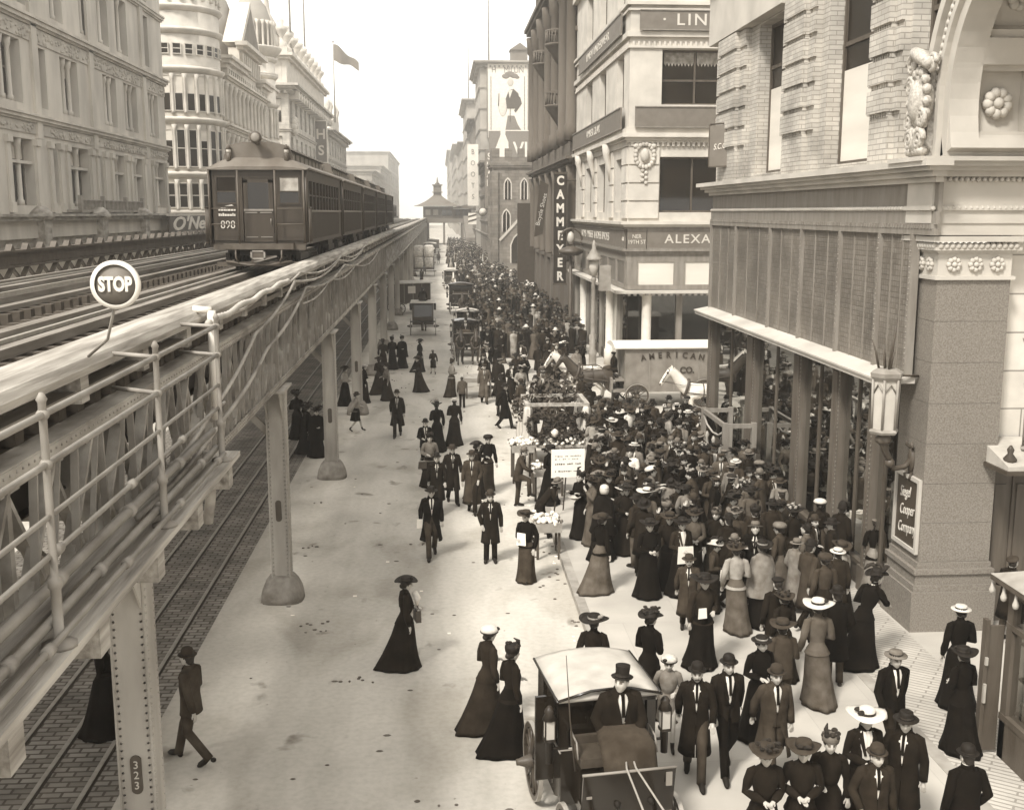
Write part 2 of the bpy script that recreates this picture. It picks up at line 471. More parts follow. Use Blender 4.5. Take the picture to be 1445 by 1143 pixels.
# raised lattice parapet girder over the far row, seen across the tracks
b = nb('iron_dark')
b.box(FX - .14, FX + .14, -6, 300, 7.28, 7.34); b.box(FX - .02, FX + .02, -6, 300, 6.95, 7.3); b.box(FX - .12, FX + .12, -6, 300, 6.9, 6.95)
y = -6; i = 0
while y < 200:
    b.bar((FX + .05, y, 6.3), (FX + .05, y + 1.1, 6.95), .05, .13, (1, 0, 0)); b.bar((FX - .03, y + 1.1, 6.3), (FX - .03, y, 6.95), .05, .1, (1, 0, 0))
    b.prism([(y - .16, 7.34), (y + .16, 7.34), (y, 7.5)], FX - .08, FX + .08, 'X')
    y += 1.1
part('parapet_girder', b, el)
for x in (-4.23, -5.67, -8.63, -10.07):  # black plates added under the tracks to make the gaps behind the lattice dark
    b = nb('iron_black'); b.box(x - .01, x + .01, -6, 300, 5.35, 6.26); b.box(x - .12, x + .12, -6, 300, 5.33, 5.35); part('shade_plate', b, el)
# cross girders at every bent with knee braces
b = nb('iron_grey')
for y in COLY:
    b.box(FX, NX, y - .16, y + .16, 6.24, 6.3); b.box(FX, NX, y - .16, y + .16, 5.0, 5.06); b.box(FX, NX, y - .02, y + .02, 5.06, 6.24)
    for x, s in ((NX, -1), (FX, 1)): b.bar((x, y, 3.5), (x + s * 1.4, y, 5.0), .14, .1, (0, 1, 0))
    if y < 120:
        for x in (-4.6, -5.7, -8.9, -10): b.bar((x, y, 5.02), (x, y + 11.2, 6.1), .1, .06)
part('cross_girders', b, el)
# deck: ties, rails, guard timbers
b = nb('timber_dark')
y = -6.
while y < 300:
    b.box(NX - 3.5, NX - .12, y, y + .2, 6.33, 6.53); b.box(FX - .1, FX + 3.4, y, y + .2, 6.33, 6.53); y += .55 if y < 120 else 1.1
b.box(NX - 3.05, NX - .1, -6, 300, 6.27, 6.325); b.box(FX + .1, FX + 3.05, -6, 300, 6.27, 6.325)  # solid boards added to block sky light and darken the ironwork below
part('ties_and_shade_boards', b, el)
b = nb('rail_steel')
RC = (-4.95, -9.35)
for c in RC:
    for s in (-1, 1):
        x = c + s * .72; b.box(x - .035, x + .035, -6, 300, 6.63, 6.68); b.box(x - .012, x + .012, -6, 300, 6.545, 6.63); b.box(x - .065, x + .065, -6, 300, 6.53, 6.545)
part('rails', b, el)
b = nb('timber')
for c in RC:
    for s in (-1, 1):
        for d, t in ((.44, 6.66), (1.02, 6.71)): b.box(c + s * d - .09, c + s * d + .09, -6, 300, 6.531, t)
        b.box(c + s * 1.38 - .1, c + s * 1.38 + .1, -6, 300, 6.531, 6.62)
part('guard_timbers', b, el)
b = nb('rail_steel')
for c in RC: b.box(c + 1.02 - .03, c + 1.02 + .03, -6, 300, 6.712, 6.80)     # conductor rail
part('conductor_rail', b, el)
b = nb('timber_pale')
b.prism([(-3.86, 6.78), (-3.86, 6.93), (-3.80, 6.985), (-3.62, 7.0), (-3.5, 6.985), (-3.40, 6.93), (-3.35, 6.85), (-3.36, 6.78)], -6, 300, 'Y')
for y in [k * 2.24 - 5 for k in range(140)]: b.box(-3.8, -3.42, y - .12, y + .12, 6.5, 6.78)
part('edge_beam', b, el)
# service catwalk outside the near girder, with pipe rail and conduits; it stops short of the second column
cw = nb('timber_pale'); CX, CE = -2.82, 14.6
cw.box(CX - .16, CX + .12, -6, CE, 5.09, 5.16)
for k in range(2): cw.box(CX - .52 + k * .2, CX - .36 + k * .2, -6, CE - .5, 5.07, 5.13)
part('catwalk', cw, el)
for y in (1.4, 3.2, 5.0, 6.8, 8.7, 10.55, 12.35, 14.2):
    b = nb('timber_pale'); b.box(NX + .05, CX + .06, y - .13, y + .13, 4.76, 5.08); part('catwalk_beam', b, el)
b = nb('iron_grey')
PY = (1.6, 4.7, 7.85, 11.0, 14.0)
for y in PY:
    b.lathe([(.13, 5.16), (.13, 5.19), (.04, 5.22), (.04, 5.6), (.055, 5.62), (.055, 5.68), (.03, 5.7), (.03, 6.98), (.042, 7.0), (.015, 7.05)], (CX, y, 0), 10)
    for z in (6.53, 6.89): b.ell((CX, y, z), .05, .05, .045, 8, 5)
for z, r in ((6.89, .028), (6.53, .027), (6.15, .02)): b.tube([(CX, -6, z), (CX, CE - .6, z)], r, 8)
for y in (11.0, 14.0):                                              # returns of the rail back to the girder
    for z in (6.89, 6.53): b.tube([(CX, y, z), (NX + .1, y + .5, z - .02)], .024, 8)
part('handrail', b, el)
b = nb('iron_grey')
for i, (dx, z, r) in enumerate(((-.02, 5.85, .022), (-.16, 5.50, .045), (-.32, 5.38, .035), (-.08, 5.32, .04), (.05, 5.27, .026))):
    b.tube([(CX + dx, -6, z), (CX + dx, CE - .2 - i * .12, z)], r, 8)
    for y in range(0, 14, 2): b.lathe([(r + .02, -.06), (r + .02, .06)], (CX + dx, y + i * .37, z), 8, 'Y')
part('conduits', b, el)
# sagging cables and a lashed hose along the girder beyond the catwalk
b = nb('iron_pale')
def cable(pts, r, n=6):
    out = []
    for i in range(len(pts) - 1):
        a, c = Vector(pts[i]), Vector(pts[i + 1])
        for t in range(6):
            u = t / 6; p = a.lerp(c, u); p.z -= .16 * math.sin(PI * u) * (c - a).length / 8; out.append(p)
    out.append(Vector(pts[-1])); b.tube(out, r, n)
cable([(-3.2, 12.2, 5.3), (-3.22, 15.5, 5.55), (-3.25, 19.5, 6.2), (-3.25, 25, 6.78), (-3.25, 36, 6.8), (-3.25, 47, 6.75)], .032)
cable([(-3.15, 11.2, 5.2), (-3.2, 15.8, 5.3), (-3.22, 20.5, 5.8), (-3.25, 27, 6.5), (-3.25, 38, 6.55), (-3.25, 50, 6.5)], .035)
cable([(-3.25, 17.2, 6.75), (-3.25, 21, 6.88), (-3.25, 26, 6.92), (-3.25, 37, 6.9), (-3.25, 49, 6.9)], .024)
cable([(-3.2, 26, 6.2), (-3.25, 33, 6.35), (-3.25, 43, 6.3), (-3.25, 60, 6.35)], .024)
cable([(-3.1, 14.4, 5.2), (-3.08, 14.45, 4.6), (-3.15, 14.5, 4.2)], .07)
part('cables', b, el)
b = nb('canvas_pale')
p = [Vector((-3.22, 15.4 + i * .12, 6.78 + .0016 * i + .02 * math.sin(i * .35))) for i in range(70)]
b.tube(p, [.04 + .014 * (i % 2) for i in range(70)], 7)
part('lashed_hose', b, el)
b = nb('white_paint'); b.tube([(-3.2, 15.6, 6.95), (-3.2, 15.6, 5.4)], .06, 10); b.tube([(-3.2, 15.6, 6.95), (-3.45, 15.6, 6.97)], .05, 8); part('standpipe', b, el)
# dark bracket brackets under the tracks at the near column head
# STOP target on its iron rod
st = thing('stop_signal', 'round white-rimmed STOP disc on a thin rod beside the elevated track', 'signal', (-2.73, 9.5, 7.0))
b = nb('iron_grey'); b.tube([(-.55, .9, -.02), (-.2, .35, .2), (-.02, .03, .55)], .014, 6); part('rod', b, st)
b = nb('sign_grey'); b.lathe([(.195, -.012), (.195, .012)], (0, 0, .7), 32, 'Y'); d = part('disc', b, st)
b = nb('white_paint'); b.lathe([(.17, -.03), (.205, -.03), (.205, .02), (.17, .02)], (0, 0, .7), 36, 'Y', cap=False); part('rim', b, d)
text('lettering', 'STOP', d, 'white_paint', .165, frame4((0, -.022, .7), (1, 0, 0), (0, 0, 1)), .006, .70, bold=.008)

# ================================================================ ELEVATED TRAIN
def train_car(y0, L, label, cx=-4.95, first=False, far=False, lead=True):
    t = thing('train_car', label, 'train car', (cx, y0, 6.68), 0, 'elevated train cars')
    W = 1.28
    b = nb('train_paint')
    # body with side window openings: sill wall, piers, letterboard
    b.box(-W, W, 0.05, L - .05, .74, .86)
    for s in (-1, 1):
        x0, x1 = (s * W - (.06 if s > 0 else 0), s * W + (.06 if s < 0 else 0))
        b.box(x0, x1, .9, L - .9, .86, 1.68); b.box(x0, x1, .9, L - .9, 2.5, 2.78)
        nw = 10; step = (L - 1.8) / nw
        for i in range(nw + 1): b.box(x0, x1, .9 + i * step - .08, .9 + i * step + .08, 1.68, 2.5)
        for i in range(nw * 3): b.box(s * W - .004 + (0 if s > 0 else -.012), s * W + .012 - (0 if s > 0 else .008), .95 + i * step / 3, .98 + i * step / 3, .86, 1.62)
    # bulkheads either side of the doors
    for yy in (.0, L - .08):
        b.box(-W, -.42, yy, yy + .08, .86, 2.78); b.box(.42, W, yy, yy + .08, .86, 2.78); b.box(-.42, .42, yy, yy + .08, 2.55, 2.78)
    for s in (-1, 1):
        for yy in (.0, L - .9): b.box(s * W - .05, s * W + .05 if s < 0 else s * W, yy, yy + .9, .86, 2.78) if s > 0 else b.box(s * W, s * W + .05, yy, yy + .9, .86, 2.78)
        for yy in (.04, L - .06): b.tube([(s * (W + .02), yy, .8), (s * (W + .02), yy, 2.8)], .045, 6)
    body = part('body', b, t)
    b = nb('coach_trim')
    for s in (-1, 1): b.box(s * (W + .012) - .012, s * (W + .012) + .012, .06, L - .06, 1.64, 1.69)
    part('belt_rail', b, body)
    # roof: eaves, hood and clerestory
    b = nb('train_roof'); W2 = W + .1
    prof = [(-W2, 2.78), (-W2, 2.83), (-1.0, 3.02), (-.62, 3.1), (.62, 3.1), (1.0, 3.02), (W2, 2.83), (W2, 2.78)]
    b.prism(prof, .25, L - .25, 'Y')
    # drooping hood over the platform end
    for yy, sg in ((.25, -1), (L - .25, 1)):
        r0 = [(x, yy, z) for x, z in prof]; r1 = [(x * .985, yy + sg * .38, 2.76 + (z - 2.78) * .28) for x, z in prof]
        b.loft([r0, r1], True, False)
    roof = part('roof', b, t)
    b = nb('train_paint')
    b.prism([(-.66, 3.1), (.66, 3.1), (.66, 3.36), (-.66, 3.36)], .8, L - .8, 'Y')
    b.mat('train_roof'); b.prism([(-.78, 3.36), (.78, 3.36), (.74, 3.42), (.4, 3.5), (-.4, 3.5), (-.74, 3.42)], .45, L - .45, 'Y')
    b.prism([(-.98, 2.98), (.98, 2.98), (.84, 3.42), (.4, 3.52), (-.4, 3.52), (-.84, 3.42)], .28, .36, 'Y')
    b.mat('coach_trim')
    for i in range(int(L / 1.1)): 
        for s in (-1, 1): b.box(s * .67 - .01, s * .67 + .01, .95 + i * 1.08, 1.7 + i * 1.08, 3.14, 3.32)
    part('clerestory', b, roof)
    if far: return t
    # windows
    for s in (-1, 1):
        b = nb('pane_dark')
        nw = 10; step = (L - 1.8) / nw
        for i in range(nw): b.box(s * (W - .05) - .006, s * (W - .05) + .006, .9 + i * step + .08, .9 + (i + 1) * step - .08, 1.68, 2.5)
        b.mat('train_paint')
        for i in range(nw): b.box(s * (W - .03) - .012, s * (W - .03) + .012, .9 + i * step + .08, .9 + (i + 1) * step - .08, 2.08, 2.12)
        part('side_windows', b, t)
    for yy in (1.5, L - 1.5):
        b = nb('iron_black'); b.box(-1.0, 1.0, yy - .85, yy + .85, .42, .7)
        for s in (-1, 1):
            for q in (-.6, .6):
                b.lathe([(.36, -.05), (.36, .05)], (s * .72, yy + q, .37), 16, 'X'); b.lathe([(.4, -.08), (.4, -.04)], (s * .72, yy + q, .37), 16, 'X')
        for s in (-1, 1): b.box(s * .98 - .06, s * .98 + .06, yy - 1, yy + 1, .3, .5)
        part('bogie', b, t)
    b = nb('iron_dark'); b.box(-.95, .95, -.28, .02, .62, .78); b.box(-1.25, 1.25, -.05, .05, .6, .74); b.box(-.95, .95, L - .02, L + .28, .62, .78)
    part('buffer_beam', b, t)
    if not first: return t
    # ---- leading end: three bays, door, windows, lamps, gates, coupler
    for x0, x1, blind in ((-1.1, -.6, True), (.6, 1.1, False)):
        b = nb('train_paint'); z0, z1 = 1.88, 2.56
        for bx in ((x0 - .05, x0, z0 - .05, z1 + .05), (x1, x1 + .05, z0 - .05, z1 + .05), (x0, x1, z0 - .05, z0), (x0, x1, z1, z1 + .05), (x0, x1, 2.16, 2.2)): b.box(bx[0], bx[1], -.025, 0, bx[2], bx[3])
        w = part('end_window', b, body)
        b = nb('pane_dark'); b.box(x0, x1, -.008, -.003, z0, 2.16)
        b.mat('iron_pale' if not blind else 'pane'); b.box(x0, x1, -.008, -.003, 2.2, z1); part('pane', b, w)
    b = nb('train_paint')
    b.box(-.40, .40, .02, .06, .82, 1.66); b.box(-.40, -.28, .02, .06, 1.66, 2.5); b.box(.28, .40, .02, .06, 1.66, 2.5); b.box(-.4, .4, .02, .06, 2.42, 2.55)
    b.mat('coach_trim')
    for x in (-.36, .04): 
        b.box(x, x + .32, .0, .02, 1.6, 1.63)
        b.box(x, x + .32, .0, .02, .94, .96)
    b.box(-.4, .4, -.005, .02, 1.66, 1.71)
    dr = part('door', b, t)
    b = nb('pane_dark'); b.box(-.28, .28, .03, .045, 1.71, 2.42); part('pane', b, dr)
    b = nb('coach_trim'); b.tube([(.33, -.02, 1.3), (.33, -.02, 1.45)], .015, 6); part('handle', b, dr)
    b = nb('iron_dark')
    for x in (-1.27, -.5, .5, 1.27): b.tube([(x, -.24, .78), (x, -.26, 2.74)], .028, 6)
    for x0, x1 in ((-1.27, -.5), (.5, 1.27)):
        for z in (1.3, 1.72): b.tube([(x0, -.24, z), (x1, -.24, z)], .018, 6)
    for s in (-1, 1):
        for k in range(5): b.tube([(s * 1.4, -.2 + k * .12, .8), (s * 1.4, -.2 + k * .12, 1.75)], .014, 5)
        b.tube([(s * 1.4, -.22, 1.75), (s * 1.4, .3, 1.75)], .02, 5); b.tube([(s * 1.4, -.22, .8), (s * 1.4, .3, .8)], .02, 5)
    part('platform_gates', b, t)
    b = nb('iron_dark')
    b.lathe([(.02, .26), (.13, .27), (.165, .3), (.165, .36), (.02, .37)], (0, -.08 - .28, 3.62), 20, 'Y'); b.box(-.05, .05, 0, .3, 3.45, 3.55)
    b.mat('coach_trim'); b.lathe([(.10, -.12), (.12, -.1)], (0, 0, 3.62), 18, 'Y')
    hl = part('headlight', b, t)
    for x in (-.78, .78):
        b = nb('iron_dark'); b.lathe([(.07, 2.98), (.07, 3.2), (.05, 3.22)], (x, .2, 0), 10)
        b.mat('lamp_glass'); b.lathe([(.06, 3.22), (.07, 3.32)], (x, .2, 0), 10)
        b.mat('iron_dark'); b.lathe([(.085, 3.32), (.03, 3.41), (.03, 3.45)], (x, .2, 0), 10); part('marker_lamp', b, t)
    b = nb('iron_dark')
    b.box(-.14, .14, -.4, .1, .38, .56); b.mat('iron_grey'); b.box(-.2, -.15, -.42, -.36, .36, .6); b.box(.15, .2, -.42, -.36, .36, .6); b.box(-.2, .2, -.42, -.36, .56, .6); b.box(-.2, .2, -.42, -.36, .36, .4)
    b.mat('iron_dark')
    for x in (-.62, .62):
        b.tube([(x, -.25, .62), (x, -.26, .4), (x * .9, -.26, .28)], .025, 6)
    b.tube([(-.9, -.2, .3), (-.3, -.24, .2), (.3, -.24, .2), (.9, -.2, .3)], .035, 6)
    b.box(-1.15, 1.15, -.16, -.08, .16, .28)
    part('coupler', b, t)
    text('number', '898', body, 'letter_pale', .3, frame4((-.84, -.03, 1.28), (1, 0, 0), (0, 0, 1)), .004, .9)
    b = nb('letter_pale'); r_ = random.Random(5)                      # blurred destination lines, unreadable in the photograph
    for z in (1.66, 1.52):
        x = -1.08
        while x < -.66: w = r_.uniform(.03, .07); b.box(x, x + w, -.034, -.03, z, z + r_.uniform(.05, .085)); x += w + .012
    b.prism([(-.92, 1.79), (-.66, 1.80), (-.72, 1.83)], -.034, -.03, 'Y'); part('destination_lines', b, body)
    return t
PL = 11.0
LB = ['leading dark wooden elevated train car numbered 898 with headlight and platform gates', 'second dark train car, coupled right behind the numbered leading car',
      'third car of the dark elevated train, middle of the row', 'fourth car of the dark elevated train, next to last and small', 'last and smallest car at the far end of the dark elevated train']
for i in range(5): train_car(31 + i * (PL + .55), PL, LB[i], first=(i == 0))
for i in range(3): train_car(176 + i * 11.6, 11, ['pale hazy train car leading a distant train on the left-hand track', 'second hazy car of the distant train', 'third hazy car of the distant train'][i], cx=-9.35, far=True)
# ================================================================ BUILDINGS: facade tools
class Fac:
    """a facade frame: u along the wall, z up, n out of the wall"""
    def __init__(s, O, U, N): s.O, s.U, s.N = Vector(O), Vector(U), Vector(N)
    def P(s, u, z, n=0.): return s.O + s.U * u + s.N * n + Vector((0, 0, z))
    def box(s, b, u0, u1, z0, z1, n0, n1):
        vs = [s.P(u, z, n) for z in (z0, z1) for n in (n0, n1) for u in (u0, u1)]
        b.add(vs, [(0, 2, 3, 1), (4, 5, 7, 6), (0, 1, 5, 4), (2, 6, 7, 3), (0, 4, 6, 2), (1, 3, 7, 5)], False)
    def band(s, b, u0, u1, steps, butt=False):
        """stepped moulding: (z0, z1, projection) courses"""
        for z0, z1, p in steps: s.box(b, u0 - p if not butt else u0 + .05, u1 + p, z0, z1, -.05, p)
    def prism(s, b, poly, n0, n1):
        n = len(poly)
        b.add([s.P(u, z, h) for h in (n0, n1) for u, z in poly], [tuple(range(n))[::-1], tuple(range(n, 2 * n))] + [(i, (i + 1) % n, n + (i + 1) % n, n + i) for i in range(n)], False)
    def wall(s, b, u0, u1, z0, z1, holes, d=.35, n=0.):
        us = sorted({u0, u1} | {h[0] for h in holes} | {h[1] for h in holes}); zs = sorted({z0, z1} | {h[2] for h in holes} | {h[3] for h in holes})
        us = [u for u in us if u0 <= u <= u1]; zs = [z for z in zs if z0 <= z <= z1]
        for i in range(len(us) - 1):
            run = None
            for j in range(len(zs)):
                solid = False
                if j < len(zs) - 1:
                    cu, cz = (us[i] + us[i + 1]) / 2, (zs[j] + zs[j + 1]) / 2
                    solid = not any(h[0] < cu < h[1] and h[2] < cz < h[3] for h in holes)
                if solid and run is None: run = zs[j]
                if not solid and run is not None:
                    b.quad(s.P(us[i], run, n), s.P(us[i + 1], run, n), s.P(us[i + 1], zs[j], n), s.P(us[i], zs[j], n)); run = None
        for h in holes:
            a, c, e, f = h[:4]
            b.quad(s.P(a, e, n), s.P(a, f, n), s.P(a, f, n - d), s.P(a, e, n - d)); b.quad(s.P(c, e, n), s.P(c, f, n), s.P(c, f, n - d), s.P(c, e, n - d))
            b.quad(s.P(a, e, n), s.P(c, e, n), s.P(c, e, n - d), s.P(a, e, n - d)); b.quad(s.P(a, f, n), s.P(c, f, n), s.P(c, f, n - d), s.P(a, f, n - d))
    def win(s, parent, u0, u1, z0, z1, n=-.25, fm='shop_frame', pm='pane', mull=1, rail=.5, bar=.06, blind=0., name='window'):
        """sash window: frame (part) with its glass (sub-part); blind = share of the height covered by a drawn shade"""
        b = nb(fm)
        s.box(b, u0, u0 + bar, z0, z1, n, n + .08); s.box(b, u1 - bar, u1, z0, z1, n, n + .08)
        s.box(b, u0 + bar, u1 - bar, z0, z0 + bar, n, n + .08); s.box(b, u0 + bar, u1 - bar, z1 - bar, z1, n, n + .08)
        for i in range(1, mull): 
            u = u0 + (u1 - u0) * i / mull; s.box(b, u - bar / 2, u + bar / 2, z0 + bar, z1 - bar, n, n + .078)
        if rail:
            z = z0 + (z1 - z0) * rail; s.box(b, u0 + bar, u1 - bar, z - bar / 2, z + bar / 2, n, n + .07)
        w = part(name, b, parent)
        b = nb(pm)
        zs = z1 - (z1 - z0) * blind
        b.quad(s.P(u0, z0, n + .02), s.P(u1, z0, n + .02), s.P(u1, zs, n + .02), s.P(u0, zs, n + .02))
        if blind: b.mat('blind'); b.quad(s.P(u0, zs, n + .021), s.P(u1, zs, n + .021), s.P(u1, z1, n + .021), s.P(u0, z1, n + .021))
        part('pane', b, w)
        return w
def mass(b, x0, x1, y0, y1, z0, z1): b.box(x0, x1, y0, y1, z0, z1)
def rosette(b, c, N, r, n=8):
    """carved flower: petals round a boss; N is its axis"""
    N = Vector(N); u = N.orthogonal().normalized(); w = N.cross(u); c = Vector(c)
    for k in range(n):
        a = 2 * PI * k / n; p = c + (u * math.cos(a) + w * math.sin(a)) * r * .62
        b.ell(p + N * r * .12, r * .34, r * .34, r * .34, 7, 5)
    b.ell(c + N * r * .25, r * .34, r * .34, r * .34, 8, 5)

# ================================================================ CORNER DEPARTMENT STORE (right)
FXR = 9.15
store = thing('department_store', 'pale brick department store with banded piers over prism-glass panels and a granite pillar', 'department store', (FXR, 30, 0), wc=True)
F = Fac((FXR, 0, 0), (0, 1, 0), (-1, 0, 0))
S = Fac((FXR, 37.0, 0), (1, 0, 0), (0, 1, 0))       # far return along the cross street
b = nb('white_brick')
holes = [(30.0, 32.5, 9.4, 13.6), (23.7, 26.6, 9.4, 16.5), (20.45, 21.85, 9.4, 16.5)]
F.wall(b, 20.2, 37.0, 9.25, 24, holes, .5, -.12)
b.quad((FXR + .12, 37, 9.2), (40, 37, 9.2), (40, 37, 24), (FXR + .12, 37, 24)); b.quad((FXR + .12, 5, 24), (40, 5, 24), (40, 37, 24), (FXR + .12, 37, 24))
b.quad((FXR + .2, 20.2, 14.2), (40, 20.2, 14.2), (40, 20.2, 24), (FXR + .2, 20.2, 24))
part('brick_wall', b, store)
for a, c in ((33.3, 36.6), (27.1, 29.6), (21.95, 23.5)):
    b = nb('white_brick')
    w = (c - a)
    F.box(b, a, c, 9.25, 16.4 if a < 30 else 13.65, -.2, .0)
    m0, m1 = a + w * .18, c - w * .18
    F.box(b, m0, m1, 9.25, 10.2, 0, .12)
    z = 10.3
    while z < 16.4:
        if a > 30 and z > 13.4: break
        for q0, q1, p in ((a, c, .07), (m0, m1, .20)):
            F.prism(b, [(q0, z), (q1, z), (q1, z + .46), (q0, z + .46)], 0 if q0 == a else .07, p)
        k = int((m1 - m0) / .12)
        for i in range(k): F.box(b, m0 + .02 + i * .12, m0 + .08 + i * .12, z - .10, z, 0, .14)
        z += .575
    part('banded_pier', b, store)
b = nb('limestone'); F.box(b, 29.4, 37.2, 13.66, 15.2, -.25, .22); F.band(b, 29.6, 37.2, [(15.2, 15.4, .3), (15.4, 15.6, .42)])
b.mat('limestone'); F.box(b, 20.2, 26.9, 16.41, 17.6, -.2, .2); part('lintel', b, store)
for (a, c, e, f), tz in zip(holes, (12.4, 12.2, 12.2)):
    w = F.win(store, a, c, e, f, -.55, 'shop_wood', 'pane', 1, (tz - e) / (f - e), .1)
    b = nb('blind'); b.quad(F.P(a + .1, e + .1, -.50), F.P(c - .1, e + .1, -.50), F.P(c - .1, tz - .6, -.50), F.P(a + .1, tz - .6, -.50)); part('pale_lower_panel', b, w)  # flat pale panel over the lower glass
# entablature over the prism panels
b = nb('shop_frame')
F.band(b, 20.0, 37.0, [(7.88, 8.0, .05), (8.08, 8.32, .02)]); F.box(b, 20, 37, 8.32, 8.85, -.1, -.02)
n = int(17 / .14)
for i in range(n): F.box(b, 20.05 + i * .14, 20.12 + i * .14, 8.0, 8.08, -.05, .07)
part('frieze', b, store)
b = nb('limestone')
for i in range(n): b.ell(F.P(20.1 + i * .14, 8.37, .03), .05, .07, .05, 6, 4)
F.band(b, 20.0, 37.0, [(8.85, 8.95, .10), (8.95, 9.05, .22), (9.05, 9.13, .34), (9.13, 9.25, .46)])
part('cornice', b, store)
# prism glass screens, mullions with rivets
mu = [36.85, 33.76, 30.2, 27.5, 24.8, 22.5, 20.9]
for a, c in zip(mu[1:], mu):
    b = nb('prism_glass'); F.box(b, a + .05, c - .05, 5.1, 7.88, -.1, -.02)
    p = part('prism_panel', b, store)
    b = nb('shop_frame')
    for t in (.33, .66): F.box(b, a + (c - a) * t - .015, a + (c - a) * t + .015, 5.1, 7.88, -.02, .0)
    part('glazing_bar', b, p)
for u in mu:
    b = nb('shop_frame'); F.box(b, u - .06, u + .06, 5.05, 7.9, -.1, .06)
    b.mat('iron_grey')
    for i in range(26): b.lathe([(.018, 0), (.01, -.014)], F.P(u, 5.15 + i * .105, .06), 5, 'X')
    part('mullion', b, store)
b = nb('limestone')
b.add([F.P(u, z, n_) for u in (20.7, 37.1) for z, n_ in ((5.0, -.1), (5.0, .5), (5.04, .5), (5.16, -.1))], [(0, 1, 2, 3), (4, 7, 6, 5), (0, 4, 5, 1), (1, 5, 6, 2), (2, 6, 7, 3), (3, 7, 4, 0)], False)
F.box(b, 20.7, 37.1, 4.9, 5.0, .3, .46)
part('canopy', b, store)
# shopfront piers, sills, glass
piers = [(36.3, 36.95), (31.2, 32.2), (27.0, 27.8), (24.25, 24.95), (22.25, 22.7)]
for a, c in piers:
    a, c = a + .08, c - .08; b = nb('post_paint'); F.box(b, a, c, .14, 4.95, -.25, .02); F.box(b, a + .12, c - .12, .6, 4.7, .02, .06); F.box(b, a - .03, c + .03, .14, .7, .02, .08)
    b.mat('iron_grey')
    for s_ in (a + .06, c - .06):
        for i in range(0, 40): b.lathe([(.02, 0), (.012, -.014)], F.P(s_, .8 + i * .1, .021), 5, 'X')
    part('shop_pier', b, store)
bays = [(c, a2) for (a, c), (a2, c2) in zip(piers[1:], piers)] + [(21.55, 22.25)]
for a, c in bays:
    b = nb('shop_wood'); F.box(b, a, c, .14, .62, -.3, -.05); F.box(b, a, c, 4.72, 4.92, -.2, -.05); F.box(b, a, c, .62, .72, -.3, .0)
    F.box(b, (a + c) / 2 - .03, (a + c) / 2 + .03, .72, 4.72, -.16, -.08)
    w = part('shop_window', b, store)
    b = nb('shop_glass'); b.quad(F.P(a, .72, -.12), F.P(c, .72, -.12), F.P(c, 4.72, -.12), F.P(a, 4.72, -.12)); part('pane', b, w)
b = nb('timber_dark')
b.box(FXR + .3, 15, 20.9, 36.9, .5, .56); b.box(11.2, 11.3, 20.9, 36.9, .5, 5.0); b.box(FXR + .3, 12.3, 20.8, 36.95, 4.95, 5.0); b.box(FXR + .2, 12.2, 36.9, 36.98, .14, 5)
part('shop_interior', b, store)
# granite corner pillar
px0, px1, py0, py1 = 9.33, 10.76, 20.2, 21.5
b = nb('granite')
b.box(px0 - .17, px1 + .1, py0 - .17, py1, .14, .95); b.box(px0 - .13, px1 + .06, py0 - .13, py1, .95, 1.08)
b.box(px0 - .08, px1 + .04, py0 - .08, py1, 1.08, 1.3); b.box(px0 - .13, px1 + .06, py0 - .13, py1, 1.3, 1.4); b.box(px0 - .05, px1 + .02, py0 - .05, py1, 1.4, 1.52)
z = 1.52; h = (7.05 - 1.52) / 7
for i in range(7): b.box(px0, px1, py0, py1, z + .008, z + h); b.box(px0 + .01, px1 - .01, py0 + .01, py1, z, z + .008); z += h
pil = part('granite_pillar', b, store)
b = nb('limestone')
b.box(px0 - .06, px1 + .06, py0 - .06, py1, 7.05, 7.12); b.box(px0 + .0, px1, py0, py1, 7.12, 7.55); b.box(px0 - .05, px1 + .05, py0 - .05, py1, 7.55, 7.6)
for i in range(3):
    rosette(b, (px0 + .3 + i * .42, py0, 7.335), (0, -1, 0), .16); rosette(b, (px0, py0 + .3 + i * .38, 7.335), (-1, 0, 0), .15)
for i in range(14): b.ell((px0 - .02 + i * .112, py0 - .08, 7.68), .07, .08, .075, 7, 5)
for i in range(12): b.ell((px0 - .08, py0 - .02 + i * .112, 7.68), .08, .07, .075, 7, 5)
b.box(px0 - .12, px1 + .12, py0 - .12, py1, 7.6, 7.66); b.box(px0 - .18, px1 + .18, py0 - .18, py1, 7.76, 7.86)
part('capital', b, pil)
# entrance bay: entablature returning round the corner, white tiled wall, arch with coffered soffit
b = nb('limestone')
for z0, z1, p in ((7.88, 8.1, .0), (8.1, 8.34, .03), (8.34, 8.42, .08), (8.42, 8.95, .02)):
    b.box(FXR - p, 16, 20.2 - p, 21.3, z0, z1)
for i in range(60): b.ell((FXR + .05 + i * .11, 20.16, 8.38), .045, .06, .05, 6, 4); b.ell((FXR + .05 + i * .11, 20.14, 8.9), .045, .06, .05, 6, 4)
for z0, z1, p in ((8.95, 9.05, .15), (9.05, 9.13, .3), (9.13, 9.22, .42), (9.22, 9.3, .5)): b.box(FXR - p, 16, 20.2 - p, 21.2, z0, z1)
part('entrance_entablature', b, store)
b = nb('tile_white'); b.box(px1, 16, 20.6, 21.2, 3.3, 7.9); part('tiled_wall', b, store)
b = nb('shop_wood')
for i in range(11): b.box(10.85 + i * .45, 11.24 + i * .45, 20.52, 20.6, .3, 3.3); b.box(10.93 + i * .45, 11.16 + i * .45, 20.49, 20.52, 1.2, 3.0)
b.box(10.8, 16, 20.55, 20.62, .14, 3.3); part('vestibule_panelling', b, store)
b = nb('canvas_pale')
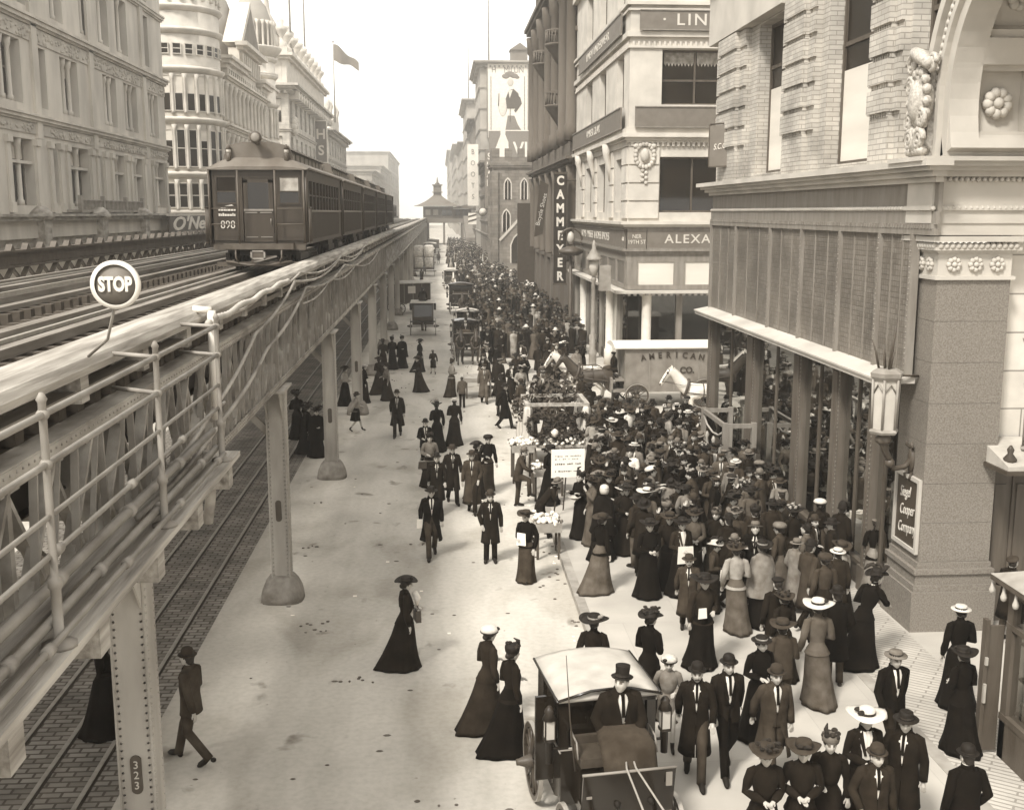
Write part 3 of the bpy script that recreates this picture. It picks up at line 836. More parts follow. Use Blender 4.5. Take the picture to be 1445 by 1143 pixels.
b.add([(10.55, 19.35, 3.62), (10.55, 20.55, 3.95), (16, 20.55, 3.95), (16, 19.35, 3.62), (10.55, 19.35, 3.54), (10.55, 20.55, 3.54), (16, 20.55, 3.54), (16, 19.35, 3.54)],
      [(0, 1, 2, 3), (0, 3, 7, 4), (0, 4, 5, 1), (3, 2, 6, 7)], False)
b.mat('sign_dark'); b.box(10.5, 16, 19.3, 20.6, 3.46, 3.54)
for i in range(6): b.lathe([(.09, 3.6), (.13, 3.72), (.05, 3.82), (.07, 3.9), (.02, 3.98)], (10.7 + i * .5, 19.6, 0), 8)
part('door_canopy', b, store)
# arch: jamb, archivolt in the plane of the avenue front, coffered soffit running in
AC, AZ, AR = 17.45, 10.3, 2.35
def arc(r, k, n=16): a = PI / 2 * k / n; return (AC + r * math.cos(a), AZ + r * math.sin(a))
b = nb('limestone')
for r0, r1, x0 in ((AR, AR + .22, FXR - .0), (AR + .22, AR + .34, FXR - .1), (AR + .34, AR + .62, FXR - .02), (AR + .62, AR + .8, FXR - .14)):
    rings = []
    for k in range(-1, 33):
        if k < 0: (y0, z0), (y1, z1) = (AC + r0, 9.3), (AC + r1, 9.3)
        else: (y0, z0), (y1, z1) = arc(r0, k), arc(r1, k)
        rings.append([(x0, y0, z0), (x0, y1, z1), (FXR + .5, y1, z1), (FXR + .5, y0, z0)])
    b.loft(rings, True, False)
for k in range(30):
    y, z = arc(AR + .48, k / 2); b.ell((FXR - .03, y, z), .06, .07, .07, 6, 4)
part('archivolt', b, store)
b = nb('limestone')
DEP = 3.4
rings = [[(FXR + .5, AC + AR + .35, 9.3), (FXR + .5, AC + AR, 9.3), (FXR + DEP, AC + AR, 9.3), (FXR + DEP, AC + AR + .35, 9.3)]]
# soffit: ribs with sunk panels between
def seg(k0, k1, x0, x1, r0, r1):
    rings = []
    ns = max(4, int(abs(k1 - k0) * .8))
    for i in range(ns + 1):
        k = k0 + (k1 - k0) * i / ns; (ya, za), (yb, zb) = arc(r0, k), arc(r1, k); rings.append([(x0, ya, za), (x1, ya, za), (x1, yb, zb), (x0, yb, zb)])
    b.loft(rings, True, False)
b.box(FXR + .51, FXR + DEP, AC + AR + .02, AC + AR + .4, 9.31, AZ - .56)                   # plain jamb dado
seg(-3.8, 33, FXR + .0, FXR + DEP, AR + .3, AR + .55)                         # back of the coffers
cols = [(FXR + .55, FXR + 1.45), (FXR + 1.95, FXR + 2.85)]
xs = [FXR + .02, FXR + .55, FXR + 1.45, FXR + 1.95, FXR + 2.85, FXR + DEP]
for i in (0, 2, 4): seg(-3.8, 33, xs[i], xs[i + 1], AR, AR + .3)
kk = [-3.8, -3.0, 2.6, 4.6, 10.2, 12.2, 17.8, 19.8, 25.4, 27.4, 33]
for i in (0, 2, 4, 6, 8):
    for x0, x1 in cols: seg(kk[i], kk[i + 1], x0, x1, AR, AR + .3)
for i in (1, 3, 5, 7):
    for x0, x1 in cols:
        seg(kk[i] , kk[i] + .5, x0, x1, AR + .1, AR + .3); seg(kk[i + 1] - .5, kk[i + 1], x0, x1, AR + .1, AR + .3)
        km = (kk[i] + kk[i + 1]) / 2; y, z = arc(AR + .24, km); a = PI / 2 * km / 16
        rosette(b, ((x0 + x1) / 2, y, z), (0, -math.cos(a), -math.sin(a)), .3, 9)
        rosette(b, ((x0 + x1) / 2, y, z), (0, -math.cos(a), -math.sin(a)), .17, 6)
part('coffered_arch', b, store)
b = nb('limestone'); b.box(FXR + .55, 16, 20.25, 20.6, 9.3, 14.2); b.box(FXR + .1, FXR + .6, 20.3, 20.6, 12.5, 14.2); b.box(FXR + DEP, 16, 13, 20.2, 9.3, 14.2); part('arch_backing', b, store)
# carved console with scroll, cartouche and foliage beside the arch
b = nb('granite_light')
ox, oy = FXR - .12, 20.55
def scroll(c, r, turns, w, s=1):
    pts = []
    for i in range(int(turns * 14)):
        a = i * 2 * PI / 14; q = r * (1 - i / (turns * 14)) + .03; pts.append((c[0], c[1] + s * q * math.cos(a), c[2] + q * math.sin(a)))
    b.tube(pts, w, 6)
b.tube([(ox - .1, oy + .35, 11.05), (ox - .18, oy + .1, 11.2), (ox - .2, oy - .2, 11.1), (ox - .15, oy - .45, 10.95), (ox - .05, oy - .6, 11.05)], [.07, .12, .14, .12, .07], 8)
scroll((ox - .15, oy + .3, 11.0), .16, 2, .055); scroll((ox - .12, oy - .5, 10.95), .14, 2, .05, -1)
b.ell((ox - .1, oy - .1, 10.3), .2, .34, .52, 12, 8); b.ell((ox - .22, oy - .1, 10.3), .12, .22, .36, 12, 8)
for k in range(16):
    a = 2 * PI * k / 16; b.ell((ox - .16, oy - .1 + .36 * math.cos(a), 10.3 + .55 * math.sin(a)), .1, .09, .1, 6, 4)
scroll((ox - .2, oy + .2, 10.6), .15, 2, .05); scroll((ox - .2, oy + .18, 9.95), .15, 2, .05, -1); scroll((ox - .2, oy - .35, 10.0), .15, 2, .05)
for k in range(7): b.ell((ox - .14, oy - .25 + .08 * k, 10.8 - .05 * abs(k - 3)), .1, .08, .12, 6, 4)
b.tube([(ox, oy - .1, 9.8), (ox - .05, oy - .1, 9.4)], [.16, .24], 8)
for s in (-1, 1): scroll((ox - .2, oy - .1 + s * .2, 9.62), .16, 2, .06, s)
for k in range(6): b.ell((ox - .15, oy - .35 + k * .1, 9.42), .12, .09, .1, 6, 4)
b.box(ox - .05, FXR + .1, oy - .3, oy + .1, 9.3, 10.9)
part('carved_console', b, store)
# framed sign with script on the pillar
sg = thing('pillar_sign', 'framed black sign with pale script fixed low on the granite pillar', 'sign', (px0 - .02, 20.85, 1.7), 0, wc=True)
P_ = Fac((px0, 20.22, 0), (0, 1, 0), (-1, 0, 0))
b = nb('sign_dark'); P_.box(b, .08, 1.1, 1.72, 3.1, .002, .03); bd = part('board', b, sg)
b = nb('limestone')
for u0, u1, z0, z1 in ((.02, .1, 1.66, 3.16), (1.08, 1.16, 1.66, 3.16), (.1, 1.08, 1.66, 1.74), (.1, 1.08, 3.08, 3.16)): P_.box(b, u0, u1, z0, z1, .002, .07)
part('frame', b, sg)
MM = frame4(P_.P(.6, 2.42, .035), (0, -1, 0), (0, 0, 1)) @ Matrix.Rotation(R(8), 4, 'Z')
for i, (s_, x, y) in enumerate((('Siegel', -.05, .36), ('Cooper', .02, 0), ('Company', .0, -.36))):
    text('lettering', s_, bd, 'letter_pale', .31, MM @ Matrix.Translation((x, y, 0)), .006, .68, shear=.35)
# small hanging sign high on the far pier
hs = thing('hanging_sign', 'small grey hanging sign with crossed lettering at the far end of the pale brick store', 'sign', (FXR - .22, 35.0, 9.75), R(-52))
b = nb('sign_grey'); b.box(-.48, .45, -.04, .04, 0, 1.25); bd = part('board', b, hs)
b = nb('iron_dark'); b.tube([(-.5, 0, 1.3), (.5, 0, 1.3)], .03, 6); b.box(-.52, -.48, -.05, .05, -.03, 1.28); b.box(-.48, .45, -.05, .05, -.04, 0); part('bracket', b, hs)
text('lettering', 'S.C.Co.', bd, 'white_paint', .26, frame4((0, -.05, .6), (1, 0, .08), (-.08, 0, 1)), .006, .8, shear=.3)
# bracket lanterns
def lantern(label, x, y, z, wallx):
    t = thing('bracket_lantern', label, 'lantern', (x, y, z), 0, 'six-sided iron bracket lanterns of the store')
    b = nb('iron_grey'); b.lathe([(.27, 0), (.30, .05), (.27, .1)], (0, 0, 0), 6, smooth=False); b.lathe([(.27, 1.05), (.32, 1.12), (.33, 1.2), (.2, 1.28)], (0, 0, 0), 6, smooth=False)
    for k in range(6):
        a = 2 * PI * k / 6; b.tube([(.25 * math.cos(a), .25 * math.sin(a), .08), (.27 * math.cos(a), .27 * math.sin(a), 1.08)], .025, 5)
        a2 = a + PI / 6; p = [(.25 * math.cos(a) * .98, .25 * math.sin(a) * .98, .8), (.24 * math.cos(a2), .24 * math.sin(a2), 1.0), (.25 * math.cos(a + PI / 3) * .98, .25 * math.sin(a + PI / 3) * .98, .8)]; b.tube(p, .018, 5)
    part('frame', b, t)
    b = nb('lamp_glass'); b.lathe([(.225, .1), (.24, 1.06)], (0, 0, 0), 6, smooth=False); part('glass', b, t)
    b = nb('iron_dark')
    for k in range(7):
        a = 2 * PI * k / 7; r = .1 + .14 * (k % 2); l = (1.05, .5, .6, .75, .45, .65, .5)[k]
        b.tube([(r * .6 * math.cos(a), r * .6 * math.sin(a), 1.22), (r * math.cos(a), r * math.sin(a), 1.22 + l * .55), (r * 1.5 * math.cos(a), r * 1.5 * math.sin(a), 1.22 + l)], [.026, .018, .006], 5)
    part('spikes', b, t)
    b = nb('iron_dark')
    dx = wallx - x
    b.tube([(0, 0, 0), (0, 0, -.2), (.1 * dx, .05, -.35), (.45 * dx, .15, -.75), (.8 * dx, .2, -.72), (dx, .22, -.6)], [.06, .08, .07, .06, .06, .08], 8)
    b.ell((0, 0, -.12), .17, .17, .12, 8, 5); b.ell((.3 * dx, .1, -.62), .1, .1, .1, 8, 5); b.ell((dx, .22, -.6), .07, .14, .26, 8, 5)
    for s in (-1, 1): b.tube([(dx, .22 + s * .05, -.35), (dx - .06, .22 + s * .14, -.3), (dx - .06, .22 + s * .1, -.22)], .03, 6); b.tube([(dx, .22 + s * .05, -.85), (dx - .06, .22 + s * .14, -.9), (dx - .06, .22 + s * .1, -.98)], .03, 6)
    b.tube([(.2, 0, 1.14), (dx, .15, 1.1)], .025, 6)
    part('bracket', b, t)
lantern('six-sided glass lantern with spiked crown on the avenue side of the granite pillar', 8.62, 20.55, 4.05, px0 - .02)
lantern('six-sided lantern with spiked crown above the dark doors, cut by the right edge', 10.35, 18.1, 4.2, 11.4)
# storm porch / display barrier on the pavement against the third pier
sp = thing('door_barrier', 'low wooden barrier with brass rails standing in the crowd before the far shop windows', 'barrier', (8.2, 30.8, .14))
b = nb('shop_frame')
for x, y in ((0, 0), (.85, 0), (0, 2.6), (.85, 2.6)): b.box(x - .07, x + .07, y - .07, y + .07, 0, 2.15)
for y in (0, 2.6): b.box(0, .85, y - .05, y + .05, 2.0, 2.12)
b.box(-.05, .05, 0, 2.6, 2.0, 2.12); b.box(-.05, .05, 0, 2.6, .1, .9); b.box(.0, .85, -.05, .05, .1, 1.1)
part('frame', b, sp)
b = nb('brass')
b.tube([(0, .05, 1.9), (0, .7, 1.65), (0, 1.4, 1.6), (0, 2.1, 1.7), (0, 2.55, 1.9)], .03, 6)
for y in (.5, 1.3, 2.1): b.lathe([(.03, 1.0), (.06, 1.1), (.04, 1.3), (.07, 1.4), (.02, 1.5)], (0, y, 0), 8)
part('rails', b, sp)
# goods behind the shop glass: dress forms, hat stands, draped cloths
gi = 0
BAYN = ['far', 'second', 'third', 'nearest']
FORM = [('cloth_cream', 'cream'), ('cloth_ash', 'grey'), ('cloth_white', 'white'), ('cloth_coal', 'black'), ('cloth_dust', 'buff')]
for bi, (a, c) in enumerate(bays[:4]):
    nf = 3 if c - a > 3.4 else 2
    for k in range(nf):
        y = a + (c - a) * (k + .5) / nf; m_, w_ = FORM[(bi * 3 + k) % 5]
        pos = ('left of three', 'middle of three', 'right of three')[2 - k] if nf == 3 else ('left of two', 'right of two')[1 - k]
        t = thing('dress_form', '%s gown on a dress form behind the %s shop window, %s' % (w_, BAYN[bi], pos), 'dress form', (FXR + .95 + .3 * (k % 2), y, .56), 0, 'gowns shown in the shop windows')
        b = nb(m_); rings = []
        for z, rx in ((.25, .42), (.7, .3), (1.1, .17), (1.2, .13), (1.4, .17), (1.6, .16), (1.7, .06), (1.8, .05)):
            rings.append([(rx * math.cos(2 * PI * i / 14) * (1 + .06 * math.sin(i * 3)), rx * .85 * math.sin(2 * PI * i / 14), z) for i in range(14)])
        b.loft(rings); part('gown', b, t)
        b = nb('shop_wood'); b.lathe([(.2, 0), (.2, .03), (.025, .06), (.025, .3)], (0, 0, 0), 10); part('stand', b, t)
    for k in range(4):
        y = a + (c - a) * (k + .3) / 4; m_ = ('straw_white', 'felt_grey', 'straw', 'plume_pale')[k]
        t = thing('hat_stand', '%s hat on a stand in the %s shop window, %s from the left' % (('white straw', 'grey felt', 'yellow straw', 'feathered pale')[k], BAYN[bi], ('fourth', 'third', 'second', 'first')[k]), 'hat stand', (FXR + .5 + .25 * (k % 2), y, .72), 0, 'hats shown in the shop windows')
        b = nb('shop_wood'); hh = .4 + .35 * ((k + bi) % 3); b.lathe([(.12, 0), (.12, .02), (.015, .04), (.015, hh)], (0, 0, 0), 8); part('stand', b, t)
        b = nb(m_); b.lathe([(.24, hh), (.25, hh + .02), (.11, hh + .03), (.1, hh + .12), (.03, hh + .15)], (0, 0, 0), 12); part('hat', b, t)

# ================================================================ CORNER SHOE STORE (pale stone)
AY = 53.9
alex = thing('corner_shop_building', 'pale stone corner building with carved cartouche and dark sign bands across the side street', 'shop building', (FXR, AY, 0), wc=True)
A1 = Fac((FXR, AY, 0), (1, 0, 0), (0, -1, 0)); A2 = Fac((FXR, AY, 0), (0, 1, 0), (-1, 0, 0))
LEV = [(8.3, 10.95), (13.4, 15.95), (18.3, 21.0), (23, 25.6)]
h1 = [(u, u + 3.3, z0, z1) for u in (1.55, 5.6, 9.7, 13.8) for z0, z1 in LEV]
h2 = [(u0, u1, z0, z1) for u0, u1 in ((1.7, 3.8), (7.6, 10.0), (13.1, 15.6)) for z0, z1 in LEV]
b = nb('pale_stone')
A1.wall(b, 0, 20, 7.6, 28, h1, .4); A2.wall(b, 0, 20.7, 7.6, 28, h2, .4)
b.quad((FXR, AY, 28), (FXR + 20, AY, 28), (FXR + 20, AY + 20.7, 28), (FXR, AY + 20.7, 28))
part('stone_wall', b, alex)
for k, (u0, u1, z0, z1) in enumerate(h1): A1.win(alex, u0, u1, z0, z1, -.38, 'shop_wood', 'pane_dark', 2, 0 if z0 < 9 else .45, .09)
for k, (u0, u1, z0, z1) in enumerate(h2): A2.win(alex, u0, u1, z0, z1, -.38, 'shop_wood', 'pane', 2, .5, .08, blind=(0, .3, .2, 0)[k % 4])
b = nb('pale_stone')
for Fx, us in ((A1, (0,)), (A2, (-.0, 4.4, 10.6, 16.2))):                # rusticated piers at the first storey
    for u in us:
        w = 1.5 if Fx is A1 else 1.5
        for i in range(4): Fx.box(b, u + .02, u + w, 8.02 + i * .86, 8.80 + i * .86, 0, .09)
        if Fx is A2 and u > 0:                                        # consoles
            b.tube([Fx.P(u + .75, 11.8, .25), Fx.P(u + .75, 11.3, .3), Fx.P(u + .75, 10.6, .14), Fx.P(u + .75, 9.9, .1)], [.3, .2, .14, .06], 8)
for Fx, L in ((A1, 20), (A2, 20.7)):
    Fx.band(b, 0, L, [(7.6, 7.72, .22), (7.72, 7.86, .34), (11.62, 11.72, .12), (11.72, 11.86, .2), (11.86, 12.05, .36), (12.05, 12.3, .16), (16.0, 16.12, .1), (16.5, 16.75, .18), (17.7, 17.8, .12), (17.95, 18.1, .2), (21.6, 21.9, .3), (26.2, 26.6, .4), (27.4, 28.1, .6)], Fx is A2)
    n = int(L / .25)
    for i in range(n): Fx.box(b, .1 + i * .25, .2 + i * .25, 16.12, 16.3, 0, .1); Fx.box(b, .1 + i * .25, .22 + i * .25, 11.45, 11.62, 0, .12)
part('mouldings', b, alex)
b = nb('limestone')                                                  # cartouche
b.ell(A1.P(.78, 11.0, .14), .22, .18, .34, 10, 6)
for k in range(18):
    a = 2 * PI * k / 18; b.ell(A1.P(.78 + .45 * math.cos(a), 11.0 + .55 * math.sin(a), .12), .12, .1, .13, 6, 4)
for k in range(6): b.ell(A1.P(.78 + (.08 if k % 2 else -.08), 10.3 - k * .12, .1), .11, .08, .1, 6, 4)
b.ell(A1.P(.35, 11.45, .14), .16, .1, .12, 6, 4); b.ell(A1.P(1.2, 11.45, .14), .16, .1, .12, 6, 4)
part('cartouche', b, alex)
# looped window drapes behind the second-floor glass
b = nb('cloth_dust')
for u in (1.7, 3.3, 5.75, 7.3):
    A1.box(b, u, u + 1.45, 15.35, 15.85, -.35, -.345)
    for i in range(9): A1.prism(b, [(u + i * .16, 15.36), (u + .16 + i * .16, 15.36), (u + .08 + i * .16, 15.2)], -.35, -.345)
part('drapes', b, alex)
# shop floor: frame, transom lights, canopy, iron columns, dark interior
b = nb('shop_frame')
for Fx, L in ((A1, 20), (A2, 20.7)):
    Fx.band(b, 0, L, [(6.42, 6.52, .2), (6.3, 6.42, .12), (7.5, 7.59, .14)], Fx is A2); Fx.box(b, .1 if Fx is A2 else -.04, L, 5.9, 6.3, -.1, .02); Fx.box(b, .1 if Fx is A2 else -.04, L, 4.55, 4.78, -.1, .04)
for u in (0.0, 2.35, 8.0, 8.75, 14): A1.box(b, u, u + .55, 4.78, 5.9, -.1, .05)
for u in (.11, 2.9, 5.8, 8.7, 11.6, 14.5, 17.4, 20.3): A2.box(b, u, u + .4, 4.78, 5.9, -.1, .05)
for u in (2.6, 8.4, 14, 19.6): A1.box(b, u, u + .3, .14, 4.5, -.6, -.3)
for u in (2.4, 5.6, 8.7, 11.6, 14.5, 17.4, 20.2): A2.box(b, u, u + .3, .14, 4.5, -.25, .02)
part('shop_front', b, alex)
b = nb('blind')
for u0, u1 in ((.55, 2.35), (2.9, 8.0), (9.3, 14)): b.quad(A1.P(u0, 4.78, -.03), A1.P(u1, 4.78, -.03), A1.P(u1, 5.9, -.03), A1.P(u0, 5.9, -.03))
b.mat('prism_glass'); b.quad(A2.P(.4, 4.78, -.03), A2.P(20.3, 4.78, -.03), A2.P(20.3, 5.9, -.03), A2.P(.4, 5.9, -.03))
part('transom_lights', b, alex)
b = nb('limestone'); A1.box(b, -.6, 20, 4.38, 4.52, -.3, .55); A2.box(b, .31, 20.7, 4.38, 4.52, -.3, .55); b.mat('shop_frame')
for i in range(60): A1.box(b, i * .3, .14 + i * .3, 4.28, 4.38, .3, .52)
part('canopy', b, alex)
b = nb('white_paint')
for p in (A1.P(1.05, 0, -.05), A2.P(5.0, 0, -.0), A2.P(16, 0, 0)): b.lathe([(.3, .14), (.3, 1.0), (.24, 1.05), (.24, 4.2), (.3, 4.3), (.32, 4.38)], p, 14)
part('iron_column', b, alex)
b = nb('shop_glass'); b.quad(A1.P(0.2, .7, -.45), A1.P(20, .7, -.45), A1.P(20, 4.38, -.45), A1.P(.2, 4.38, -.45)); b.quad(A2.P(.4, .7, -.12), A2.P(20.5, .7, -.12), A2.P(20.5, 4.38, -.12), A2.P(.4, 4.38, -.12)); part('shop_glass', b, alex)
b = nb('timber_dark'); A1.box(b, .5, 20, .14, .7, -.6, -.4); A2.box(b, .6, 20.5, .14, .7, -.3, -.1); A1.box(b, .5, 20, .14, 4.6, -5, -4.9); A2.box(b, 5.0, 20.5, .14, 4.6, -5.1, -5.0); b.box(FXR + .15, FXR + 20, AY + .1, AY + 20, 4.54, 4.56); part('shop_interior', b, alex)
def board(label, Fx, u0, u1, z0, z1, n0, words, size, m='sign_grey', lm='letter_pale', sx=1., rim=True, al='CENTER', uo=None, space=1., bold=0.):
    t = thing('sign_board', label, 'sign', Fx.P((u0 + u1) / 2, z0, n0), 0, wc=True)
    b = nb(m); Fx.box(b, u0, u1, z0, z1, n0, n0 + .08); bd = part('board', b, t)
    if rim:
        b = nb('shop_frame')
        for a in ((u0, u1, z1, z1 + .05), (u0, u1, z0 - .05, z0)): Fx.box(b, a[0], a[1], a[2], a[3], n0, n0 + .12)
        part('frame', b, t)
    if words:
        d = Fx.U if Fx.U.x or Fx.N.x > 0 else -Fx.U
        uu = (u0 + u1) / 2 if uo is None else uo
        text('lettering', words, bd, lm, size, frame4(Fx.P(uu, (z0 + z1) / 2, n0 + .085), d, (0, 0, 1)), .012, sx, al, space=space, bold=bold)
    return t
board('dark sign band reading ALEXANDER over the corner shop windows', A1, .98, 14, 6.58, 7.42, .02, 'ALEXANDER', .6, sx=1.1, al='LEFT', uo=1.85, space=1.2, bold=.006)
board('small grey corner panel with NER over 19TH ST facing the side street', A1, 0, .94, 6.58, 7.42, .021, 'NER\n19TH ST', .27, m='sign_grey', lm='white_paint', sx=.9)
board('small grey corner panel with COR turned towards the avenue', A2, .13, .98, 6.58, 7.42, .021, 'COR', .27, m='sign_grey', lm='white_paint', sx=.9)
board('long grey fascia lettered LADIES SHOES along the avenue side of the corner shop', A2, 1.02, 20.6, 6.58, 7.42, .02, 'BOYS  MISSES  LADIES SHOES', .6, m='sign_grey', sx=1.5)
board('dark blank sign band over the cartouche of the corner building', A1, .25, 14, 12.35, 13.25, .2, '', .5)
board('dark sign band lettered AMBER CLAK above the consoles on the avenue side', A2, .9, 20.4, 12.35, 13.3, .2, 'AMBER CLAK', .6, sx=1.6)
board('high dark sign band with big pale letters LINEN on the corner building', A1, .4, 14, 16.82, 17.66, .2, '\u00b7 LINEN', .74, sx=1.15, al='LEFT', uo=1.45, space=1.25, bold=.008)
board('upper sign band with small pale lettering slanting away along the avenue side', A2, 1.2, 17.5, 16.82, 17.75, .2, 'LINEN  UNDERWEAR', .62, sx=1.5)
# ================================================================ BROWNSTONE STORE with the vertical sign
cam_b = thing('brownstone_store', 'dark brownstone store with stacked columns and balconies beside the pale corner building', 'store building', (FXR, 75, 0), wc=True)
K = Fac((FXR, 74.6, 0), (0, 1, 0), (-1, 0, 0))
L = 32.
hol = []
bw_ = L / 6
for i in range(6):
    for z0, z1 in ((.3, 4.6), (5.4, 8.2), (8.6, 11.0), (13.2, 16), (17, 19.8), (20.8, 23.4), (26, 28.6)):
        hol.append((i * bw_ + 1.2, (i + 1) * bw_ - 1.2, z0, z1))
b = nb('brownstone'); K.wall(b, 0, L, 0, 30, hol, .6); b.quad((FXR, 106.6, 0), (40, 106.6, 0), (40, 106.6, 30), (FXR, 106.6, 30)); b.quad((FXR, 74.6, 30), (40, 74.6, 30), (40, 106.6, 30), (FXR, 106.6, 30)); b.quad((FXR, 74.62, 28), (40, 74.62, 28), (40, 74.62, 30), (FXR, 74.62, 30))
part('brownstone_wall', b, cam_b)
for h in hol: K.win(cam_b, *h, n=-.5, fm='shop_wood', pm='pane_dark', mull=2, rail=.5, bar=.1)
b = nb('brownstone')
K.band(b, 0, L, [(11.4, 11.6, .3), (11.6, 11.8, .6), (11.8, 12.0, .8), (12.0, 13.0, .25), (24.2, 24.5, .4), (24.5, 24.8, .8), (24.8, 25.1, 1.0), (16.2, 16.5, .15), (20, 20.3, .15)])
for i in range(7):
    u = min(max(i * bw_, .5), L - .5)
    b.lathe([(.5, 13), (.5, 14), (.38, 14.1), (.36, 22.6), (.5, 22.8), (.55, 23.6), (.6, 24.2)], K.P(u, 0, .3), 10)
    b.lathe([(.45, 5), (.36, 5.2), (.36, 10.4), (.5, 11.4)], K.P(u, 0, .15), 8)
part('columns', b, cam_b)
for u, z in ((bw_ * 1.5, 20.2), (bw_ * 1.5, 15.9), (bw_ * 3.5, 20.2)):
    b = nb('brownstone'); b.lathe([(.2, z - 1.4), (.7, z - .7), (1.1, z - .1), (1.2, z), (1.2, z + .1)], K.P(u, 0, .2), 12)
    for k in range(14):
        a = PI * k / 13 + PI / 2; p = K.P(u, 0, .2) + Vector((1.1 * math.cos(a), 1.1 * math.sin(a), 0)); b.tube([p + Vector((0, 0, z + .1)), p + Vector((0, 0, z + .95))], .05, 5)
    b.lathe([(1.15, z + .95), (1.18, z + 1.05), (1.0, z + 1.05)], K.P(u, 0, .2), 12, cap=False); part('balcony', b, cam_b)
vs = thing('vertical_sign', 'tall black vertical sign spelling CAMMEYER in white letters, hung from the brownstone store', 'sign', (8.05, 74.2, 3.6))
b = nb('iron_black'); b.box(-.42, .42, -.15, .15, 0, 7.2); bd = part('board', b, vs)
b = nb('iron_dark'); b.box(-.48, .48, -.2, .2, 7.2, 7.32); b.box(-.48, .48, -.2, .2, -.12, 0); b.tube([(.4, 0, 6.8), (1.2, .3, 6.8)], .05, 6); b.tube([(.4, 0, .8), (1.2, .3, .8)], .05, 6); part('bracket', b, vs)
for i, ch in enumerate('CAMMEYER'): text('lettering', ch, bd, 'white_paint', .82, frame4((0, -.16, 6.75 - i * .9), (1, 0, 0), (0, 0, 1)), .02, .85, bold=.03)
bn = thing('hanging_banner', 'narrow dark banner with slanting script hanging beside the vertical black sign', 'banner', (7.15, 78, 6.6))
b = nb('sign_dark'); b.quad((-.5, 0, 0), (.1, 0, .2), (.5, 0, 3.6), (-.1, 0, 3.9)); b.quad((-.5, .04, 0), (.1, .04, .2), (.5, .04, 3.6), (-.1, .04, 3.9)); cl = part('cloth', b, bn)
text('lettering', 'Bicycle Shoes', cl, 'letter_pale', .42, frame4((0, -.03, 1.9), (.24, 0, 1), (-1, 0, .24)), .01, 1.)
# ================================================================ CHURCH
ch = thing('church', 'grey stone Gothic church with a crenellated tower and a gabled pointed window', 'church', (7.1, 150, 0), wc=True)
G1 = Fac((7.1, 150, 0), (1, 0, 0), (0, -1, 0)); G2 = Fac((7.1, 150, 0), (0, 1, 0), (-1, 0, 0))
b = nb('church_stone'); b.box(7.1, 15, 150, 157, 0, 15.6)
for Fx, LL in ((G1, 7.9), (G2, 7)):
    Fx.band(b, 0, LL, [(4.6, 4.9, .12), (14.2, 14.5, .25), (14.5, 14.9, .35)], Fx is G2)
    for i in range(5):
        if i * 1.7 + 1.0 <= LL + .3: Fx.box(b, i * 1.7, min(i * 1.7 + 1.0, LL), 15.6, 16.7, -.4, .05)
    Fx.box(b, 0 if Fx is G1 else .11, .8, 0, 13.6, -.1, .3); Fx.box(b, LL - .8, LL, 0, 13.6, -.1, .3)
tw = part('tower', b, ch)
b = nb('church_stone'); b.prism([(8.0, 0), (13.2, 0), (13.2, 4.6), (10.6, 7.4), (8.0, 4.6)], 148.6, 150, 'Y'); b.mat('limestone'); b.bar((8.0, 148.55, 4.6), (10.6, 148.55, 7.4), .3, .25, (0, 1, 0)); b.bar((10.6, 148.55, 7.4), (13.2, 148.55, 4.6), .3, .25, (0, 1, 0)); part('porch', b, ch)
b = nb('dark_stone'); b.box(9.5, 40, 157, 190, 0, 10); b.prism([(9.5, 10), (40, 10), (24.7, 20)], 157.1, 190, 'Y'); part('nave', b, ch)
def lancet(x, z, w, h, y):
    b = nb('limestone')
    pts = lambda w, h: [(x - w, z), (x + w, z), (x + w, z + h), (x + w * .62, z + h + w * .9), (x, z + h + w * 1.5), (x - w * .62, z + h + w * .9), (x - w, z + h)]
    b.prism(pts(w + .18, h), y - .06, y, 'Y'); f = part('lancet_window', b, ch)
    b = nb('pane_dark'); b.prism(pts(w, h), y - .09, y - .062, 'Y'); b.mat('limestone'); b.box(x - .05, x + .05, y - .12, y - .09, z, z + h + w); part('pane', b, f)
for x in (9.2, 11.4): lancet(x, 10, .38, 2.1, 150); lancet(x, 6.2 if False else 6.0, .45, 1.5, 150) if x < 9 else None
for x in (9.0, 12.6): lancet(x, 5.7, .45, 2.2, 150)
lancet(10.6, 1.6, 1.0, 2.4, 148.6)
# dark signboard standing between church and brownstone
t = thing('dark_hoarding', 'tall dark board between the grey church and the brownstone store', 'hoarding', (8.1, 108.5, 0))
b = nb('sign_dark'); b.box(-.5, 1.8, 0, .3, 1.5, 9.2); part('board', b, t); b = nb('iron_dark'); b.box(-.5, -.3, .05, .25, 0, 1.5); b.box(1.5, 1.7, .05, .25, 0, 1.5); part('posts', b, t)

